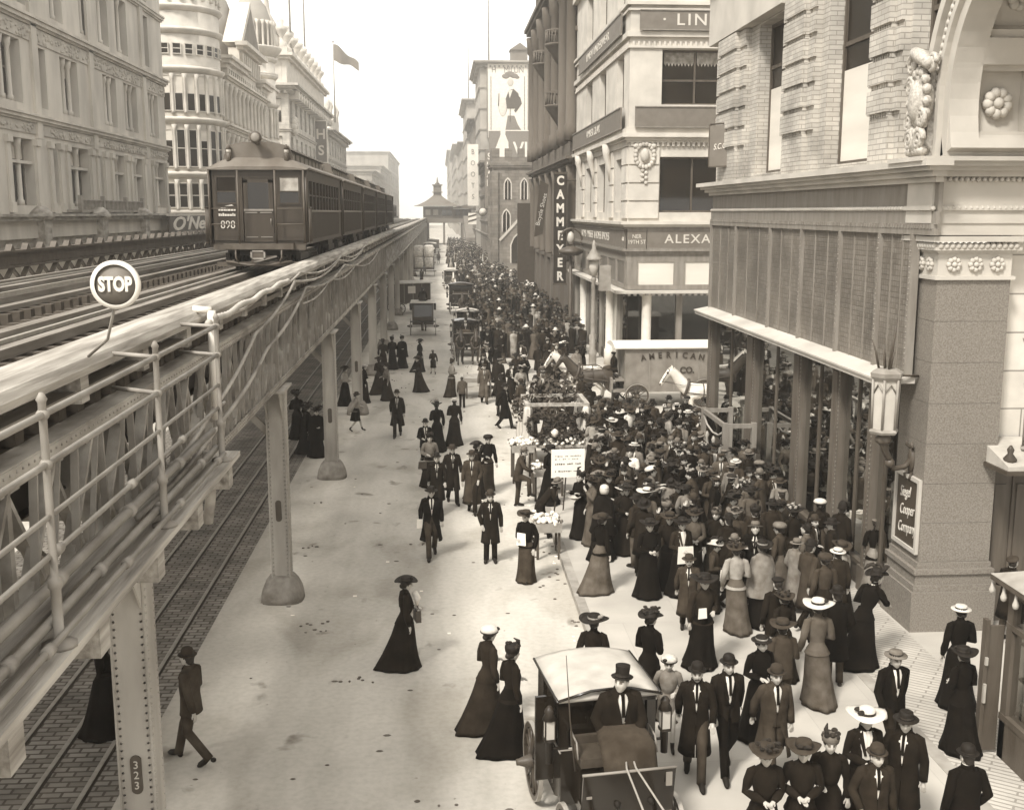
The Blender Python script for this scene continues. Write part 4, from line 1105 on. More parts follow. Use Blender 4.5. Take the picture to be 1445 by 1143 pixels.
# ================================================================ generic street building
def street_building(name, label, cat, x, y0, y1, z, side, m, floors, bays, bayw=.5, z0=1.0, wm='pane_dark', frame='shop_frame', cornice=.8, ends=None, group=None, ground=4.2, deep=24, bands=True, blinds=0):
    """row building: side = +1 when it stands right of the street (front faces -X), -1 when left"""
    t = thing(name, label, cat, (x, y0, 0), 0, group, wc=True)
    N = (-1, 0, 0) if side > 0 else (1, 0, 0); Fx = Fac((x, y0, 0), (0, 1, 0), N); LL = y1 - y0
    E_ = Fac((x, y0, 0), (1 if side > 0 else -1, 0, 0), (0, -1, 0))
    fh = (z - ground - 1.2) / floors; bl = LL / bays
    hol = [(i * bl + bl * (1 - bayw) / 2, i * bl + bl * (1 + bayw) / 2, ground + j * fh + fh * .22, ground + j * fh + fh * .86) for i in range(bays) for j in range(floors)]
    hol += [(i * bl + bl * .12, (i + 1) * bl - bl * .12, .5, ground - .6) for i in range(bays)]
    b = nb(m); Fx.wall(b, 0, LL, 0, z, hol, .4)
    eh = []
    if ends:
        for j in range(floors):
            for u in ends: eh.append((u, u + 1.3, ground + j * fh + fh * .22, ground + j * fh + fh * .86))
    E_.wall(b, 0, deep, 0, z, eh, .4)
    b.quad(Fx.P(0, z), Fx.P(LL, z), Fx.P(LL, z, -deep), Fx.P(0, z, -deep)); b.quad(Fx.P(LL, 0), Fx.P(LL, z), Fx.P(LL, z, -deep), Fx.P(LL, 0, -deep))
    part('wall', b, t)
    for i, h in enumerate(hol):
        Fx.win(t, *h, n=-.35, fm=frame, pm=wm, mull=2 if h[1] - h[0] > 1.6 else 1, rail=.5, bar=.09, blind=(.35 if blinds and (i * 7) % 3 == 0 else 0))
    for h in eh: E_.win(t, *h, n=-.35, fm=frame, pm=wm, mull=1, rail=.5, bar=.09, blind=(.5 if blinds else 0))
    b = nb(m)
    for Fy, l2 in ((Fx, LL), (E_, deep)):
        if bands:
            for j in range(floors + 1): Fy.band(b, 0, l2, [(ground + j * fh - .05, ground + j * fh + .2, .16), (ground + j * fh + .2, ground + j * fh + .32, .28)], Fy is Fx)
        if cornice:
            Fy.band(b, 0, l2, [(z - .9, z - .6, cornice * .35), (z - .6, z - .3, cornice * .7), (z - .3, z + .02, cornice)], Fy is Fx)
            n = int(l2 / .9)
            for i in range(n): Fy.box(b, i * .9 + .1, i * .9 + .45, z - 1.3, z - .9, 0, cornice * .5)
    part('mouldings', b, t)
    return t, Fx, E_, fh
# ---- left side: great stone store with groups of columned windows
ls = thing('stone_store', 'massive grey stone store at upper left with rows of columned window groups and carved bands', 'department store', (-21, 70, 0), wc=True)
W_ = Fac((-21, 0, 0), (0, 1, 0), (1, 0, 0))
YE = 88.7
def groups(lst, n): return lst
L1 = [(44, 46.5, 2), (48, 49, 1), (51, 54.2, 2), (56.75, 59.95, 2), (62.7, 63.6, 1), (65.5, 69.2, 2), (71.1, 71.9, 1), (74.1, 76.8, 2), (78.6, 81.4, 2), (84.4, 87.6, 2)]
L2 = [(43.5, 46.7, 3), (48.5, 49.4, 1), (51, 54, 3), (55.8, 59.05, 3), (61.7, 62.7, 1), (65, 68, 3), (70.2, 70.9, 1), (72.9, 75.8, 3), (77.6, 80.8, 3), (83.8, 86.6, 3)]
L3 = [(43, 45, 2), (48, 50, 2), (53, 55, 2), (58.3, 60.3, 2), (63.9, 66, 2), (69, 70.8, 2), (72.5, 74.8, 2), (76.5, 79.2, 2), (82.5, 84.8, 2)]
hol = []; spec = []
for lv, (z0, z1) in zip((L1, L2, L3, L3, L3), ((8.65, 12.0), (13.75, 16.85), (18.7, 22.2), (23.2, 26), (27, 29.4))):
    for a, c, n in lv: hol.append((a, c, z0, z1)); spec.append(n)
hol += [(a, a + 3.4, .6, 6.4) for a in range(42, 86, 5)]
b = nb('stone_shop'); W_.wall(b, 36, YE, 0, 32, hol, .7); b.quad((-21, YE, 0), (-60, YE, 0), (-60, YE, 32), (-21, YE, 32)); b.quad((-21, 36, 32), (-60, 36, 32), (-60, YE, 32), (-21, YE, 32)); b.quad((-21, 36, 0), (-60, 36, 0), (-60, 36, 32), (-21, 36, 32))
part('stone_wall', b, ls)
b = nb('stone_shop')
for (a, c, z0, z1), n in zip(hol, spec):
    if n > 1:
        for k in range(1, n):
            u = a + (c - a) * k / n; b.lathe([(.2, z0), (.2, z0 + .25), (.14, z0 + .3), (.13, z1 - .5), (.2, z1 - .35), (.24, z1)], W_.P(u, 0, -.25), 8)
        if z0 < 9: W_.box(b, a, c, z0 + 2.1, z0 + 2.25, -.5, -.1)
for z, z1, ps in ((13.0, 13.3, .35), (17.9, 18.25, .4), (22.6, 22.9, .3), (26.4, 26.7, .3), (30.8, 31.4, .9)):
    W_.band(b, 36, YE, [(z - .12, z, ps * .4), (z, z + (z1 - z) * .6, ps * .75), (z + (z1 - z) * .6, z1, ps)])
for i, (a, c, n) in enumerate(L1):                                    # pilasters with capitals beside first-floor groups
    for u in (a - .62, c + .12):
        W_.box(b, u, u + .5, 8.3, 11.7, 0, .12); W_.box(b, u - .06, u + .56, 11.7, 12.05, 0, .22); W_.box(b, u - .04, u + .54, 8.3, 8.8, 0, .18)
for u in (46.9, 60.4, 70.0, 82.2): W_.box(b, u, u + .8, 12.1, 31, 0, .16)
part('columns_and_cornices', b, ls)
b = nb('limestone')                                                    # carved foliage bands
for z0, z1 in ((12.3, 12.85), (17.0, 17.75)):
    W_.box(b, 36, YE, z0, z1, 0, .06)
    for i in range(330):
        u = 38 + rnd.random() * (YE - 38); b.ell(W_.P(u, rnd.uniform(z0 + .1, z1 - .1), .07), .06, rnd.uniform(.08, .2), rnd.uniform(.06, .14), 6, 4)
part('carved_frieze', b, ls)
for (a, c, z0, z1), n in list(zip(hol, spec)):
    if c > 54: W_.win(ls, a, c, z0, z1, -.6, 'shop_frame', 'pane', n, .55 if z0 > 9 else .62, .1, blind=.0 if n == 1 else (.22, 0, .3)[int(a) % 3])
b = nb('iron_grey')
W_.box(b, 64, 77, 8.3, 8.45, .1, 1.0); W_.box(b, 64, 77, 8.95, 9.02, .92, 1.0)
for i in range(66): W_.box(b, 64 + i * .2, 64.05 + i * .2, 8.45, 8.95, .93, .98)
for u in (64, 68.2, 73, 77): W_.box(b, u - .15, u + .15, 8.4, 9.25, .85, 1.05)
part('balcony', b, ls)
b = nb('stone_shop'); W_.box(b, 36, YE, 7.05, 7.9, 0, 1.15); b.mat('iron_pale'); W_.box(b, 36, YE, 7.9, 8.1, 0, 1.5); W_.box(b, 36, YE, 8.1, 8.22, 0, 1.7); W_.box(b, 36, YE, 6.6, 7.05, 0, .9)
for u in (57, 66.6, 76): 
    W_.box(b, u - .5, u + .5, 6.0, 7.9, .9, 1.5); b.lathe([(.5, 7.9), (.7, 8.1), (.45, 8.4), (.2, 8.6)], W_.P(u, 0, 1.2), 10)
for i in range(18): W_.prism(b, [(42 + i * 2.6, 6.2), (42.9 + i * 2.6, 6.2), (43.1 + i * 2.6, 6.6), (41.8 + i * 2.6, 6.6)], .1, .95)
part('shop_cornice', b, ls)
on = thing('script_sign', "dark fascia sign with white script O'Neill beyond the stone store", 'sign', (-19.2, 88, 6.8), 0, wc=True)
b = nb('sign_dark'); b.box(-19.25, -19.1, 80.4, 96, 6.85, 8.05); bd = part('board', b, on)
b = nb('white_paint'); b.box(-19.27, -19.05, 80.3, 96, 8.05, 8.12); b.box(-19.27, -19.05, 80.3, 96, 6.78, 6.85); part('frame', b, on)
text('lettering', "O'Neill", bd, 'white_paint', 1.35, frame4((-19.08, 80.9, 7.45), (0, 1, 0), (0, 0, 1)), .02, 3.6, 'LEFT', shear=.3, bold=.03)
# ---- the store with the round corner tower, pediment and domes
oz = thing('domed_store', 'cream cast-iron store with a round corner tower, arcaded fronts, central pediment and domes', 'department store', (-21, 105, 0), wc=True)
TX, TY, TR = -24.6, 109, 4.1
Z_ = Fac((-21, 113, 0), (0, 1, 0), (1, 0, 0)); LZ = 30.
fl = [(4.8, 7.8), (8.7, 11.0), (12.4, 15.8), (17.5, 20.6)]
b = nb('pale_stone'); hol = []
for j, (z0, z1) in enumerate(fl):
    for i in range(12): hol.append((.9 + i * 2.45, 2.55 + i * 2.45, z0, z1))
Z_.wall(b, 0, LZ, 0, 23, hol, .6); b.quad((-21, 113, 23), (-50, 113, 23), (-50, 143, 23), (-21, 143, 23)); b.quad((-21, 143, 0), (-50, 143, 0), (-50, 143, 25), (-21, 143, 25))
Fz = Fac((-50, 106, 0), (1, 0, 0), (0, -1, 0)); Fz.wall(b, 0, 23, 0, 24, [(u, u + 1.6, z0, z1) for u in (12, 15, 18) for z0, z1 in fl], .4)
part('iron_front', b, oz)
b = nb('pale_stone')
for i in range(13):
    for z0, z1 in fl: b.lathe([(.3, z0 - .3), (.22, z0), (.2, z1 - .5), (.36, z1 - .1), (.42, z1 + .25)], Z_.P(.5 + i * 2.45 - (.12 if i == 12 else 0), 0, .1), 8)
for z in (8.0, 11.4, 16.2, 20.9): Z_.band(b, 0, LZ, [(z, z + .3, .25), (z + .3, z + .5, .5), (z + .5, z + .7, .75)])
for i in range(12):                                                    # arch heads
    for z0, z1 in fl[1:]:
        u0, u1 = .9 + i * 2.45, 2.55 + i * 2.45; pts = [(u0, z1 + .02)] + [(u0 + (u1 - u0) * (1 - math.cos(PI * k / 8)) / 2, z1 - .7 + .7 * math.sin(PI * k / 8)) for k in range(9)] + [(u1, z1 + .02)]
        Z_.prism(b, [(u0, z1), (u0, z1 - .7)] + pts[2:6], -.25, .02); Z_.prism(b, pts[5:-2] + [(u1, z1 - .7), (u1, z1)], -.25, .02)
for a, c in ((0, 9), (21, 30)): Z_.band(b, a, c, [(22.2, 22.6, .5), (22.6, 23.0, .9), (23.0, 23.3, 1.2)])
Z_.box(b, 9, 21, 23, 25.4, -1, .15); Z_.band(b, 9, 21, [(25.2, 25.5, .6), (25.5, 25.9, 1.2)]); Z_.prism(b, [(8.6, 25.9), (21.4, 25.9), (15, 31)], -1.5, .5)
for i in range(10): Z_.box(b, 9.4 + i * 1.2, 9.8 + i * 1.2, 23.2, 24.9, .1, .5)
n = 26
for i in range(n): Z_.box(b, .3 + i * 1.14, .8 + i * 1.14, 21.7, 22.2, 0, .45)
part('arcades_and_pediment', b, oz)
b = nb('dark_stone'); Z_.prism(b, [(10, 26.2), (20, 26.2), (15, 30.2)], .5, .56); part('pediment_panel', b, oz)
for h in hol:
    if h[2] > 6: Z_.win(oz, *h, n=-.5, fm='shop_frame', pm='pane', mull=1, rail=.5, bar=.1)
def round_tower(cx, cy, r, ztop, name, dome, wins):
    b = nb('pale_stone'); b.lathe([(r, 0), (r, ztop)], (cx, cy, 0), 32)
    for z in (7.9, 11.4, 16.3, 20.8, 24.2, 26.2, ztop - 3.6): b.lathe([(r + .05, z), (r + .2, z + .15), (r + .38, z + .35), (r + .38, z + .5), (r, z + .65)], (cx, cy, 0), 32)
    b.lathe([(r + .1, ztop - 1.2), (r + .7, ztop - .5), (r + .9, ztop - .2), (r + .9, ztop), (r * .9, ztop + .1)], (cx, cy, 0), 32)
    for k in range(24):
        a = 2 * PI * (k + .5) / 24
        for z0, z1 in ((8.5, 11.3), (12.2, 16.2), (17.2, 20.7), (27.2, 31)): b.lathe([(.2, z0), (.14, z0 + .2), (.14, z1 - .5), (.26, z1)], (cx + (r + .1) * math.cos(a), cy + (r + .1) * math.sin(a), 0), 6)
    tw = part('round_tower', b, oz)
    if dome:
        b = nb('far_stone'); b.lathe([(r * .92, ztop + .1), (r * .92, ztop + 1.2), (r * .98, ztop + 1.4), (r * .9, ztop + 3.2), (r * .7, ztop + 4.8), (r * .35, ztop + 6), (.3, ztop + 6.5), (.3, ztop + 8), (.05, ztop + 9)], (cx, cy, 0), 24); part('dome', b, tw)
    return tw
tw = round_tower(TX, TY, TR, 35, 't', True, 1)
for k in range(-6, 8):
    a = -PI / 2 + k * PI / 12
    for z0, z1, bl in ((5, 7.6, 0), (8.7, 11.0, .0), (12.4, 15.8, .3 if k % 3 == 0 else 0), (17.4, 20.6, .5), (22.4, 23.4, 0), (27.6, 30.4, .5)):
        n = Vector((math.cos(a), math.sin(a), 0)); u = Vector((-n.y, n.x, 0)); Fw = Fac(Vector((TX, TY, 0)) + n * (TR + .02), u, n)
        Fw.win(oz, -.4, .4, z0, z1, .0, 'pale_stone', 'pane', 1, .5, .08, blind=bl)
round_tower(-22.5, 141, 2.6, 28, 't2', True, 0)
b = nb('far_stone'); b.lathe([(5.2, 23), (5.2, 26), (4.9, 28.5), (4.0, 31), (2.6, 33), (.8, 34.4), (.5, 35.5), (.1, 37)], (-27, 128, 0), 24); part('dome', b, oz)
# ---- ornate white store with urns
oa, Fa, Ea, fh = street_building('ornate_store', 'ornate white stone store with heavy bracketed cornice and urns along its parapet', 'department store', -21, 161, 212, 26, -1, 'pale_block', 4, 9, .42, cornice=1.6, ends=(1.0, 4.2), blinds=1)
b = nb('pale_stone'); Fa.box(b, .12, 51, 26, 29.4, -.8, -.1); Ea.box(b, .82, 20, 26, 29.4, -.8, -.1); Fa.band(b, 0, 51, [(29.4, 29.8, .4), (29.8, 30.2, .9)], True); Ea.band(b, 0, 20, [(29.4, 29.8, .4), (29.8, 30.2, .9)])
for i in range(17): Fa.box(b, 1 + i * 3, 2.2 + i * 3, 24, 25.1, 0, 1.4); b.lathe([(.5, 24), (.7, 24.6), (.2, 25.2)], Fa.P(1.6 + i * 3, 0, .9), 8)
for i in range(10):
    u = .6 + i * 5.5; b.lathe([(.9, 30.2), (.8, 31.6), (.4, 31.9), (.3, 32.4), (.9, 33.2), (1.0, 33.6), (.4, 34), (.5, 34.6), (.1, 35)], Fa.P(u, 0, -.8), 10); b.box(*sum([[p - .9, p + .9] for p in Fa.P(u, 0, -.8)[:2]], []), 30.2, 31)
    if i < 9: Fa.box(b, u + .9, u + 4.6, 31, 31.3, -1, -.6); [b.lathe([(.15, 30.2), (.22, 30.5), (.12, 31)], Fa.P(u + 1.4 + k * .5, 0, -.8), 6) for k in range(7)]
b.lathe([(1.6, 30), (1.7, 32), (1.2, 33), (1.3, 34), (.5, 35.4), (.3, 37.2), (.9, 38), (.2, 38.8), (.1, 39.4)], Fa.P(.4, 0, -2.6), 12)
rosette(b, Ea.P(2.6 if False else -.0 + 3.2, 20.5, .15), (0, -1, 0), 1.5, 10); rosette(b, Fa.P(3, 20.5, .15), (1, 0, 0), 1.5, 10)
part('parapet_urns', b, oa)
for i, (yy, hz) in enumerate(((172, 62), (190, 56))):
    t = thing('flagpole', ('bare white flagpole on the ornate store, the taller left one', 'bare flagpole on the ornate store, the shorter right one')[i], 'flagpole', (-21.8, yy, 30), 0, 'bare flagpoles on the ornate store')
    b = nb('iron_grey'); b.tube([(0, 0, 0), (0, 0, hz - 30)], [.16, .07], 8); b.ell((0, 0, hz - 30), .2, .2, .2, 8, 5); part('pole', b, t); b = nb('iron_dark'); b.box(-.35, .35, -.35, .35, 0, 2.2); part('base', b, t)
# ---- pedimented store with the H S sign
ob, Fb, Eb, fh = street_building('pedimented_store', 'pale hazy store with a bracketed cornice and a small gable under the waving flag', 'store building', -21, 217, 258, 24, -1, 'pale_block', 4, 7, .45, cornice=1.4)
b = nb('pale_stone'); Fb.prism(b, [(5, 24), (24, 24), (22, 26), (17, 27), (14.5, 30.5), (12, 27), (7, 26)], -1.2, .1)
for u in (5, 10, 14.5, 19, 24): b.lathe([(.5, 26), (.4, 28), (.7, 29), (.1, 30.5)], Fb.P(u, 0, -.5), 8)
part('gable', b, ob)
t = thing('blade_sign', 'dark vertical blade sign with white letters H and S above the train', 'sign', (-20.1, 195, 16.8))
b = nb('sign_grey'); b.box(-.95, .95, -.2, .2, 0, 6.8); bd = part('board', b, t)
b = nb('white_paint')
for a in ((-1.1, -.95, -.15, 6.95), (.95, 1.1, -.15, 6.95), (-.95, .95, 6.8, 6.95), (-.95, .95, -.15, 0)): b.box(a[0], a[1], -.25, .25, a[2], a[3])
part('frame', b, t)
for s_, z in (('H', 4.6), ('S', 1.9)): text('lettering', s_, bd, 'white_paint', 2.3, frame4((0, -.22, z), (1, 0, 0), (0, 0, 1)), .03, 1, bold=.05)
t = thing('flag', 'large flag streaming from a roof pole against the white sky', 'flag', (-20.6, 228, 26))
b = nb('iron_grey'); b.tube([(0, 0, 0), (0, 0, 15.4)], [.16, .08], 8); b.ell((0, 0, 15.5), .2, .2, .2, 8, 5); part('pole', b, t)
b = nb('felt_grey'); g = []
for i in range(17):
    u = i / 16; g.append([Vector((.1 + 4.9 * u, -.4 * math.sin(u * 7), 15.0 - 3.6 * u ** 1.15 - 3.3 * v * (1 - .62 * u) + .25 * math.sin(u * 9 + v * 2))) for v in (0, .25, .5, .75, 1)])
for i in range(16):
    for j in range(4): b.add([g[i][j], g[i + 1][j], g[i + 1][j + 1], g[i][j + 1]], [(0, 1, 2, 3)], True)
part('cloth', b, t)
# ---- far left buildings fading into the haze
FL = [(262, 300, 15, 'far_stone'), (306, 350, 17, 'far_stone'), (372, 440, 22, 'far_stone'), (455, 540, 27, 'far_stone'), (560, 700, 38, 'far_stone')]
for i, (a, c, z, m) in enumerate(FL):
    street_building('far_building', ['first low hazy building past the pedimented store', 'second hazy block left of the far train', 'third hazy block above the distant train roofs', 'fourth faint block near the far station roof', 'tallest and faintest block at the end of the left side'][i], 'building', -19 - i * 1.5, a, c, z, -1, m, 4, 6, .45, cornice=1.0, group='hazy buildings down the left side')
# ================================================================ right side beyond the church
bb, F1, E1, fh = street_building('billboard_building', 'tall brick building with a plain side wall carrying a painted billboard, beyond the church', 'building', 8.6, 232, 262, 38.6, 1, 'far_stone', 8, 6, .45, cornice=1.4, deep=30)
b = nb('far_brick_and_haze'); b.box(15.2, 18.6, 236, 240, 38.6, 41.4); b.prism([(14.9, 41.4), (18.9, 41.4), (17, 42.8)], 235.6, 240.4, 'Y'); b.box(20.5, 22, 236, 239, 38.6, 41.2); part('roof_tank_house', b, bb)
pb = thing('painted_billboard', 'large white billboard of a lady in plumed hat high on a side wall', 'billboard', (14.2, 231.6, 23.2))
b = nb('white_paint'); b.box(-4.3, 4.3, -.1, .2, 0, 15.2); bd = part('board', b, pb)
b = nb('sign_grey')
for a in ((-4.3, -4.1, 0, 15.2), (4.1, 4.3, 0, 15.2), (-4.1, 4.1, 0, .2), (-4.1, 4.1, 15, 15.2)): b.box(a[0], a[1], -.2, -.1, a[2], a[3])
for x0, x1, z0, z1 in ((-3.5, -3.35, .9, 12.4), (3.35, 3.5, .9, 12.4), (-3.35, 3.35, .9, 1.05)): b.box(x0, x1, -.15, -.1, z0, z1)
part('frame', b, pb)
b = nb('sign_grey')
b.prism([(-.6, 1.1), (3.2, 1.1), (2.0, 3.0), (1.4, 4.6), (.0, 4.6)], -.16, -.1, 'Y')
b.mat('sign_dark'); b.prism([(-.2, 6.0), (1.6, 6.0), (2.5, 7.2), (2.2, 9.0), (1.2, 9.9), (.2, 9.6), (-.4, 8.0)], -.17, -.1, 'Y'); b.prism([(1.7, 9.0), (2.6, 8.2), (2.9, 7.0), (1.6, 5.2), (1.3, 5.6), (2.2, 7.0)], -.175, -.171, 'Y')
b.mat('skin'); b.ell((.55, -.12, 11.2), .62, .05, .8, 12, 8); b.mat('cream_paint'); b.prism([(.1, 9.6), (1.0, 9.7), (.4, 8.0)], -.19, -.17, 'Y'); b.ell((-1.0, -.12, 6.4), .9, .05, 2.0, 10, 6)
b.mat('sign_grey')
for x, z, r in ((-.4, 12.4, .8), (.5, 12.8, .9), (1.3, 12.5, .8), (.0, 12.9, .6), (1.9, 12.2, .5)): b.ell((x, -.14, z), r, .06, r * .6, 10, 6)
b.tube([(-1.9, -.14, 6.5), (-1.8, -.14, 9)], .1, 6); b.tube([(.5, -.18, 6), (.5, -.18, 3.4)], .08, 6)
part('painted_lady', b, pb)
text('lettering', 'H    MILLIN', bd, 'sign_grey', 1.7, frame4((0, -.12, 13.6), (1, 0, 0), (0, 0, 1)), .02, .8)
t = thing('wall_sign', 'dark painted wall sign with a big white W beside the lady billboard', 'sign', (22.6, 231.5, 30)); b = nb('sign_grey'); b.box(-3.8, 3.8, 0, .2, 0, 9.5); bd = part('board', b, t); text('lettering', 'WINE', bd, 'white_paint', 4.4, frame4((-3.3, -.03, 6.0), (1, 0, 0), (0, 0, 1)), .02, .8, 'LEFT', bold=.06)
t = thing('wall_sign', 'long dark sign lettered VINO with a white bottle shape below the lady billboard', 'sign', (16.8, 229.5, 18.6)); b = nb('sign_grey'); b.box(-6.6, 8, 0, .3, 0, 6.0); bd = part('board', b, t); b = nb('white_paint'); b.box(-6.7, 8.1, -.05, .35, 6.0, 6.2); part('frame', b, t)
b = nb('white_paint'); b.prism([(-5.6, 0), (-2.4, 0), (-2.6, 3.8), (-3.2, 5.2), (-3.2, 6.8), (-4.2, 6.8), (-4.2, 5.2), (-5.2, 2.6)], -.1, 0, 'Y'); part('bottle', b, bd)
text('lettering', 'VINO', bd, 'white_paint', 4.2, frame4((-1.6, -.03, 2.2), (1, 0, 0), (0, 0, 1)), .02, .85, 'LEFT', bold=.06)
ROW = [(193, 228, 17, 'far_brick_and_haze', 8.4, 'dark brick row building with a pale vertical sign just past the church'), (266, 300, 30, 'far_brick_and_haze', 8.2, 'brick building with cornice left of the billboard building'),
       (302, 348, 38, 'far_stone', 7.6, 'tall slender building with a stepped cornice left of the billboard'), (352, 420, 30, 'far_stone', 7.2, 'hazy mid-height building over the far station'),
       (430, 560, 34, 'far_stone', 6.5, 'pale tower block in the haze behind the far station cupola'), (580, 760, 40, 'far_stone', 5.5, 'faintest block at the end of the right side')]
for i, (a, c, z, m, x, lb) in enumerate(ROW): street_building('far_building', lb, 'building', x, a, c, z, 1, m, 5 if z < 32 else 7, 5, .45, cornice=1.4, group='hazy buildings down the right side')
t = thing('vertical_sign', 'tall dark vertical sign spelling SHADES in pale letters before the row past the church', 'sign', (7.6, 170, 9)); b = nb('sign_grey'); b.box(-.65, .65, -.15, .15, 0, 8.4); bd = part('board', b, t); b = nb('iron_dark'); b.tube([(.6, 0, 7.4), (2, .3, 7.4)], .06, 6); b.tube([(.6, 0, 1), (2, .3, 1)], .06, 6); part('bracket', b, t)
for i, c_ in enumerate('SHADES'): text('lettering', c_, bd, 'white_paint', 1.35, frame4((0, -.17, 7.6 - i * 1.32), (1, 0, 0), (0, 0, 1)), .02, .8, bold=.03)
t = thing('vertical_sign', 'pale vertical sign with sparse grey letters on the dark brick row', 'sign', (6.2, 205, 9.5)); b = nb('white_paint'); b.box(-1.0, 1.0, -.15, .15, 0, 11); bd = part('board', b, t)
for i, c_ in enumerate('BOOTS'): text('lettering', c_, bd, 'sign_grey', 1.3, frame4((0, -.17, 9.6 - i * 2), (1, 0, 0), (0, 0, 1)), .02, .8)
b = nb('iron_dark'); b.tube([(.9, 0, 10), (2.4, .3, 10)], .08, 6); part('bracket', b, t)
t = thing('barber_sign', 'small striped projecting sign low on the hazy right-hand row', 'sign', (5.6, 190, 6.3)); b = nb('white_paint'); b.box(-.7, .7, -.1, .1, 0, 1.9); bd = part('board', b, t); b = nb('sign_dark'); b.prism([(-.7, .3), (.7, .7), (.7, 1.0), (-.7, .6)], -.13, -.1, 'Y'); b.prism([(-.7, 1.1), (.7, 1.5), (.7, 1.8), (-.7, 1.4)], -.13, -.1, 'Y'); part('stripes', b, bd); b = nb('iron_dark'); b.tube([(.7, 0, 1), (3, 0, 1.2)], .05, 6); part('bracket', b, t)
t = thing('round_sign', 'round white sign on a bracket near the vertical SHADES sign', 'sign', (6.4, 165, 8.4)); b = nb('cream_paint'); b.lathe([(.55, -.1), (.55, .1)], (0, 0, 0), 18, 'Y'); bd = part('board', b, t); b = nb('iron_dark'); b.lathe([(.55, -.12), (.66, -.12), (.66, .12), (.55, .12)], (0, 0, 0), 18, 'Y', cap=False); b.tube([(.9, 0, 0), (2.6, 0, .2)], .05, 6); part('ring', b, t)
for i, (x, y, z, hh) in enumerate(((11, 246, 38.6, 26), (8.6, 322, 38, 22))):
    t = thing('flagpole', ('bare thin flagpole rising over the billboard building', 'bare thin flagpole on the slender building left of the billboard')[i], 'flagpole', (x, y, z), 0, 'bare flagpoles over the right-hand row'); b = nb('iron_grey'); b.tube([(0, 0, 0), (0, 0, hh)], [.18, .08], 6); part('pole', b, t); b = nb('iron_dark'); b.box(-.3, .3, -.3, .3, 0, 1.6); part('base', b, t)
# ================================================================ far elevated station astride the avenue
fs = thing('elevated_station', 'far elevated station with a spreading pagoda roof and cupola over the street', 'station', (-.5, 290, 0), wc=True)
b = nb('far_brick_and_haze'); b.box(-3.5, 13.5, 288, 300, 5.6, 6.7)
for x in (-3, 1.2, 6, 12.8): 
    for y in (288.5, 299): b.box(x - .25, x + .25, y - .25, y + .25, 0, 5.6)
part('platform', b, fs)
b = nb('far_brick_and_haze'); b.box(-4.2, 3.6, 290, 298, 6.7, 9.8); b.box(3.6, 12.5, 290.5, 297, 6.7, 9.2); part('booking_hall', b, fs)
b = nb('lamp_glass')
for x in (-3.6, -1.6): b.box(x, x + 1.3, 289.93, 290, 7.6, 9.0)
b.mat('pane_dark')
for x in (.6, 2.0, 4.2, 6.2, 8.2, 10.2): b.box(x, x + 1.2, 289.93, 290.02 if x < 3.6 else 290.5, 7.5, 8.9)
part('station_windows', b, fs)
b = nb('far_brick_and_haze'); rings = []  # roof tone chosen to put the distance haze into its colour
for t_, z in ((0, 9.9), (.25, 10.4), (.5, 11.2), (.75, 12.3), (.86, 13.0)):
    x0, x1, y0, y1 = -6.6 + t_ * 6.2, 5.6 - t_ * 6.2, 288 + t_ * 6, 300 - t_ * 6; rings.append([(x0, y0, z), (x1, y0, z), (x1, y1, z), (x0, y1, z)])
b.loft(rings, True, False); b.box(-1.5, .6, 292.8, 295.2, 12.4, 15.2); b.box(-1.8, .9, 292.5, 295.5, 13.4, 13.6); b.box(-1.8, .9, 292.5, 295.5, 15.2, 15.5); b.lathe([(.8, 15.5), (.3, 16), (.08, 17.4)], (-.45, 294, 0), 8)
b.prism([(3.4, 9.3), (13.2, 9.3), (13.2, 9.5), (8.5, 10.6), (3.4, 9.5)], 289.4, 298, 'Y'); part('pagoda_roof', b, fs)
b = nb('dark_stone'); b.prism([(288, 5.2), (288, 7.4), (262, 2.4), (262, .2)], 6.2, 8.4, 'X'); part('covered_stair', b, fs)
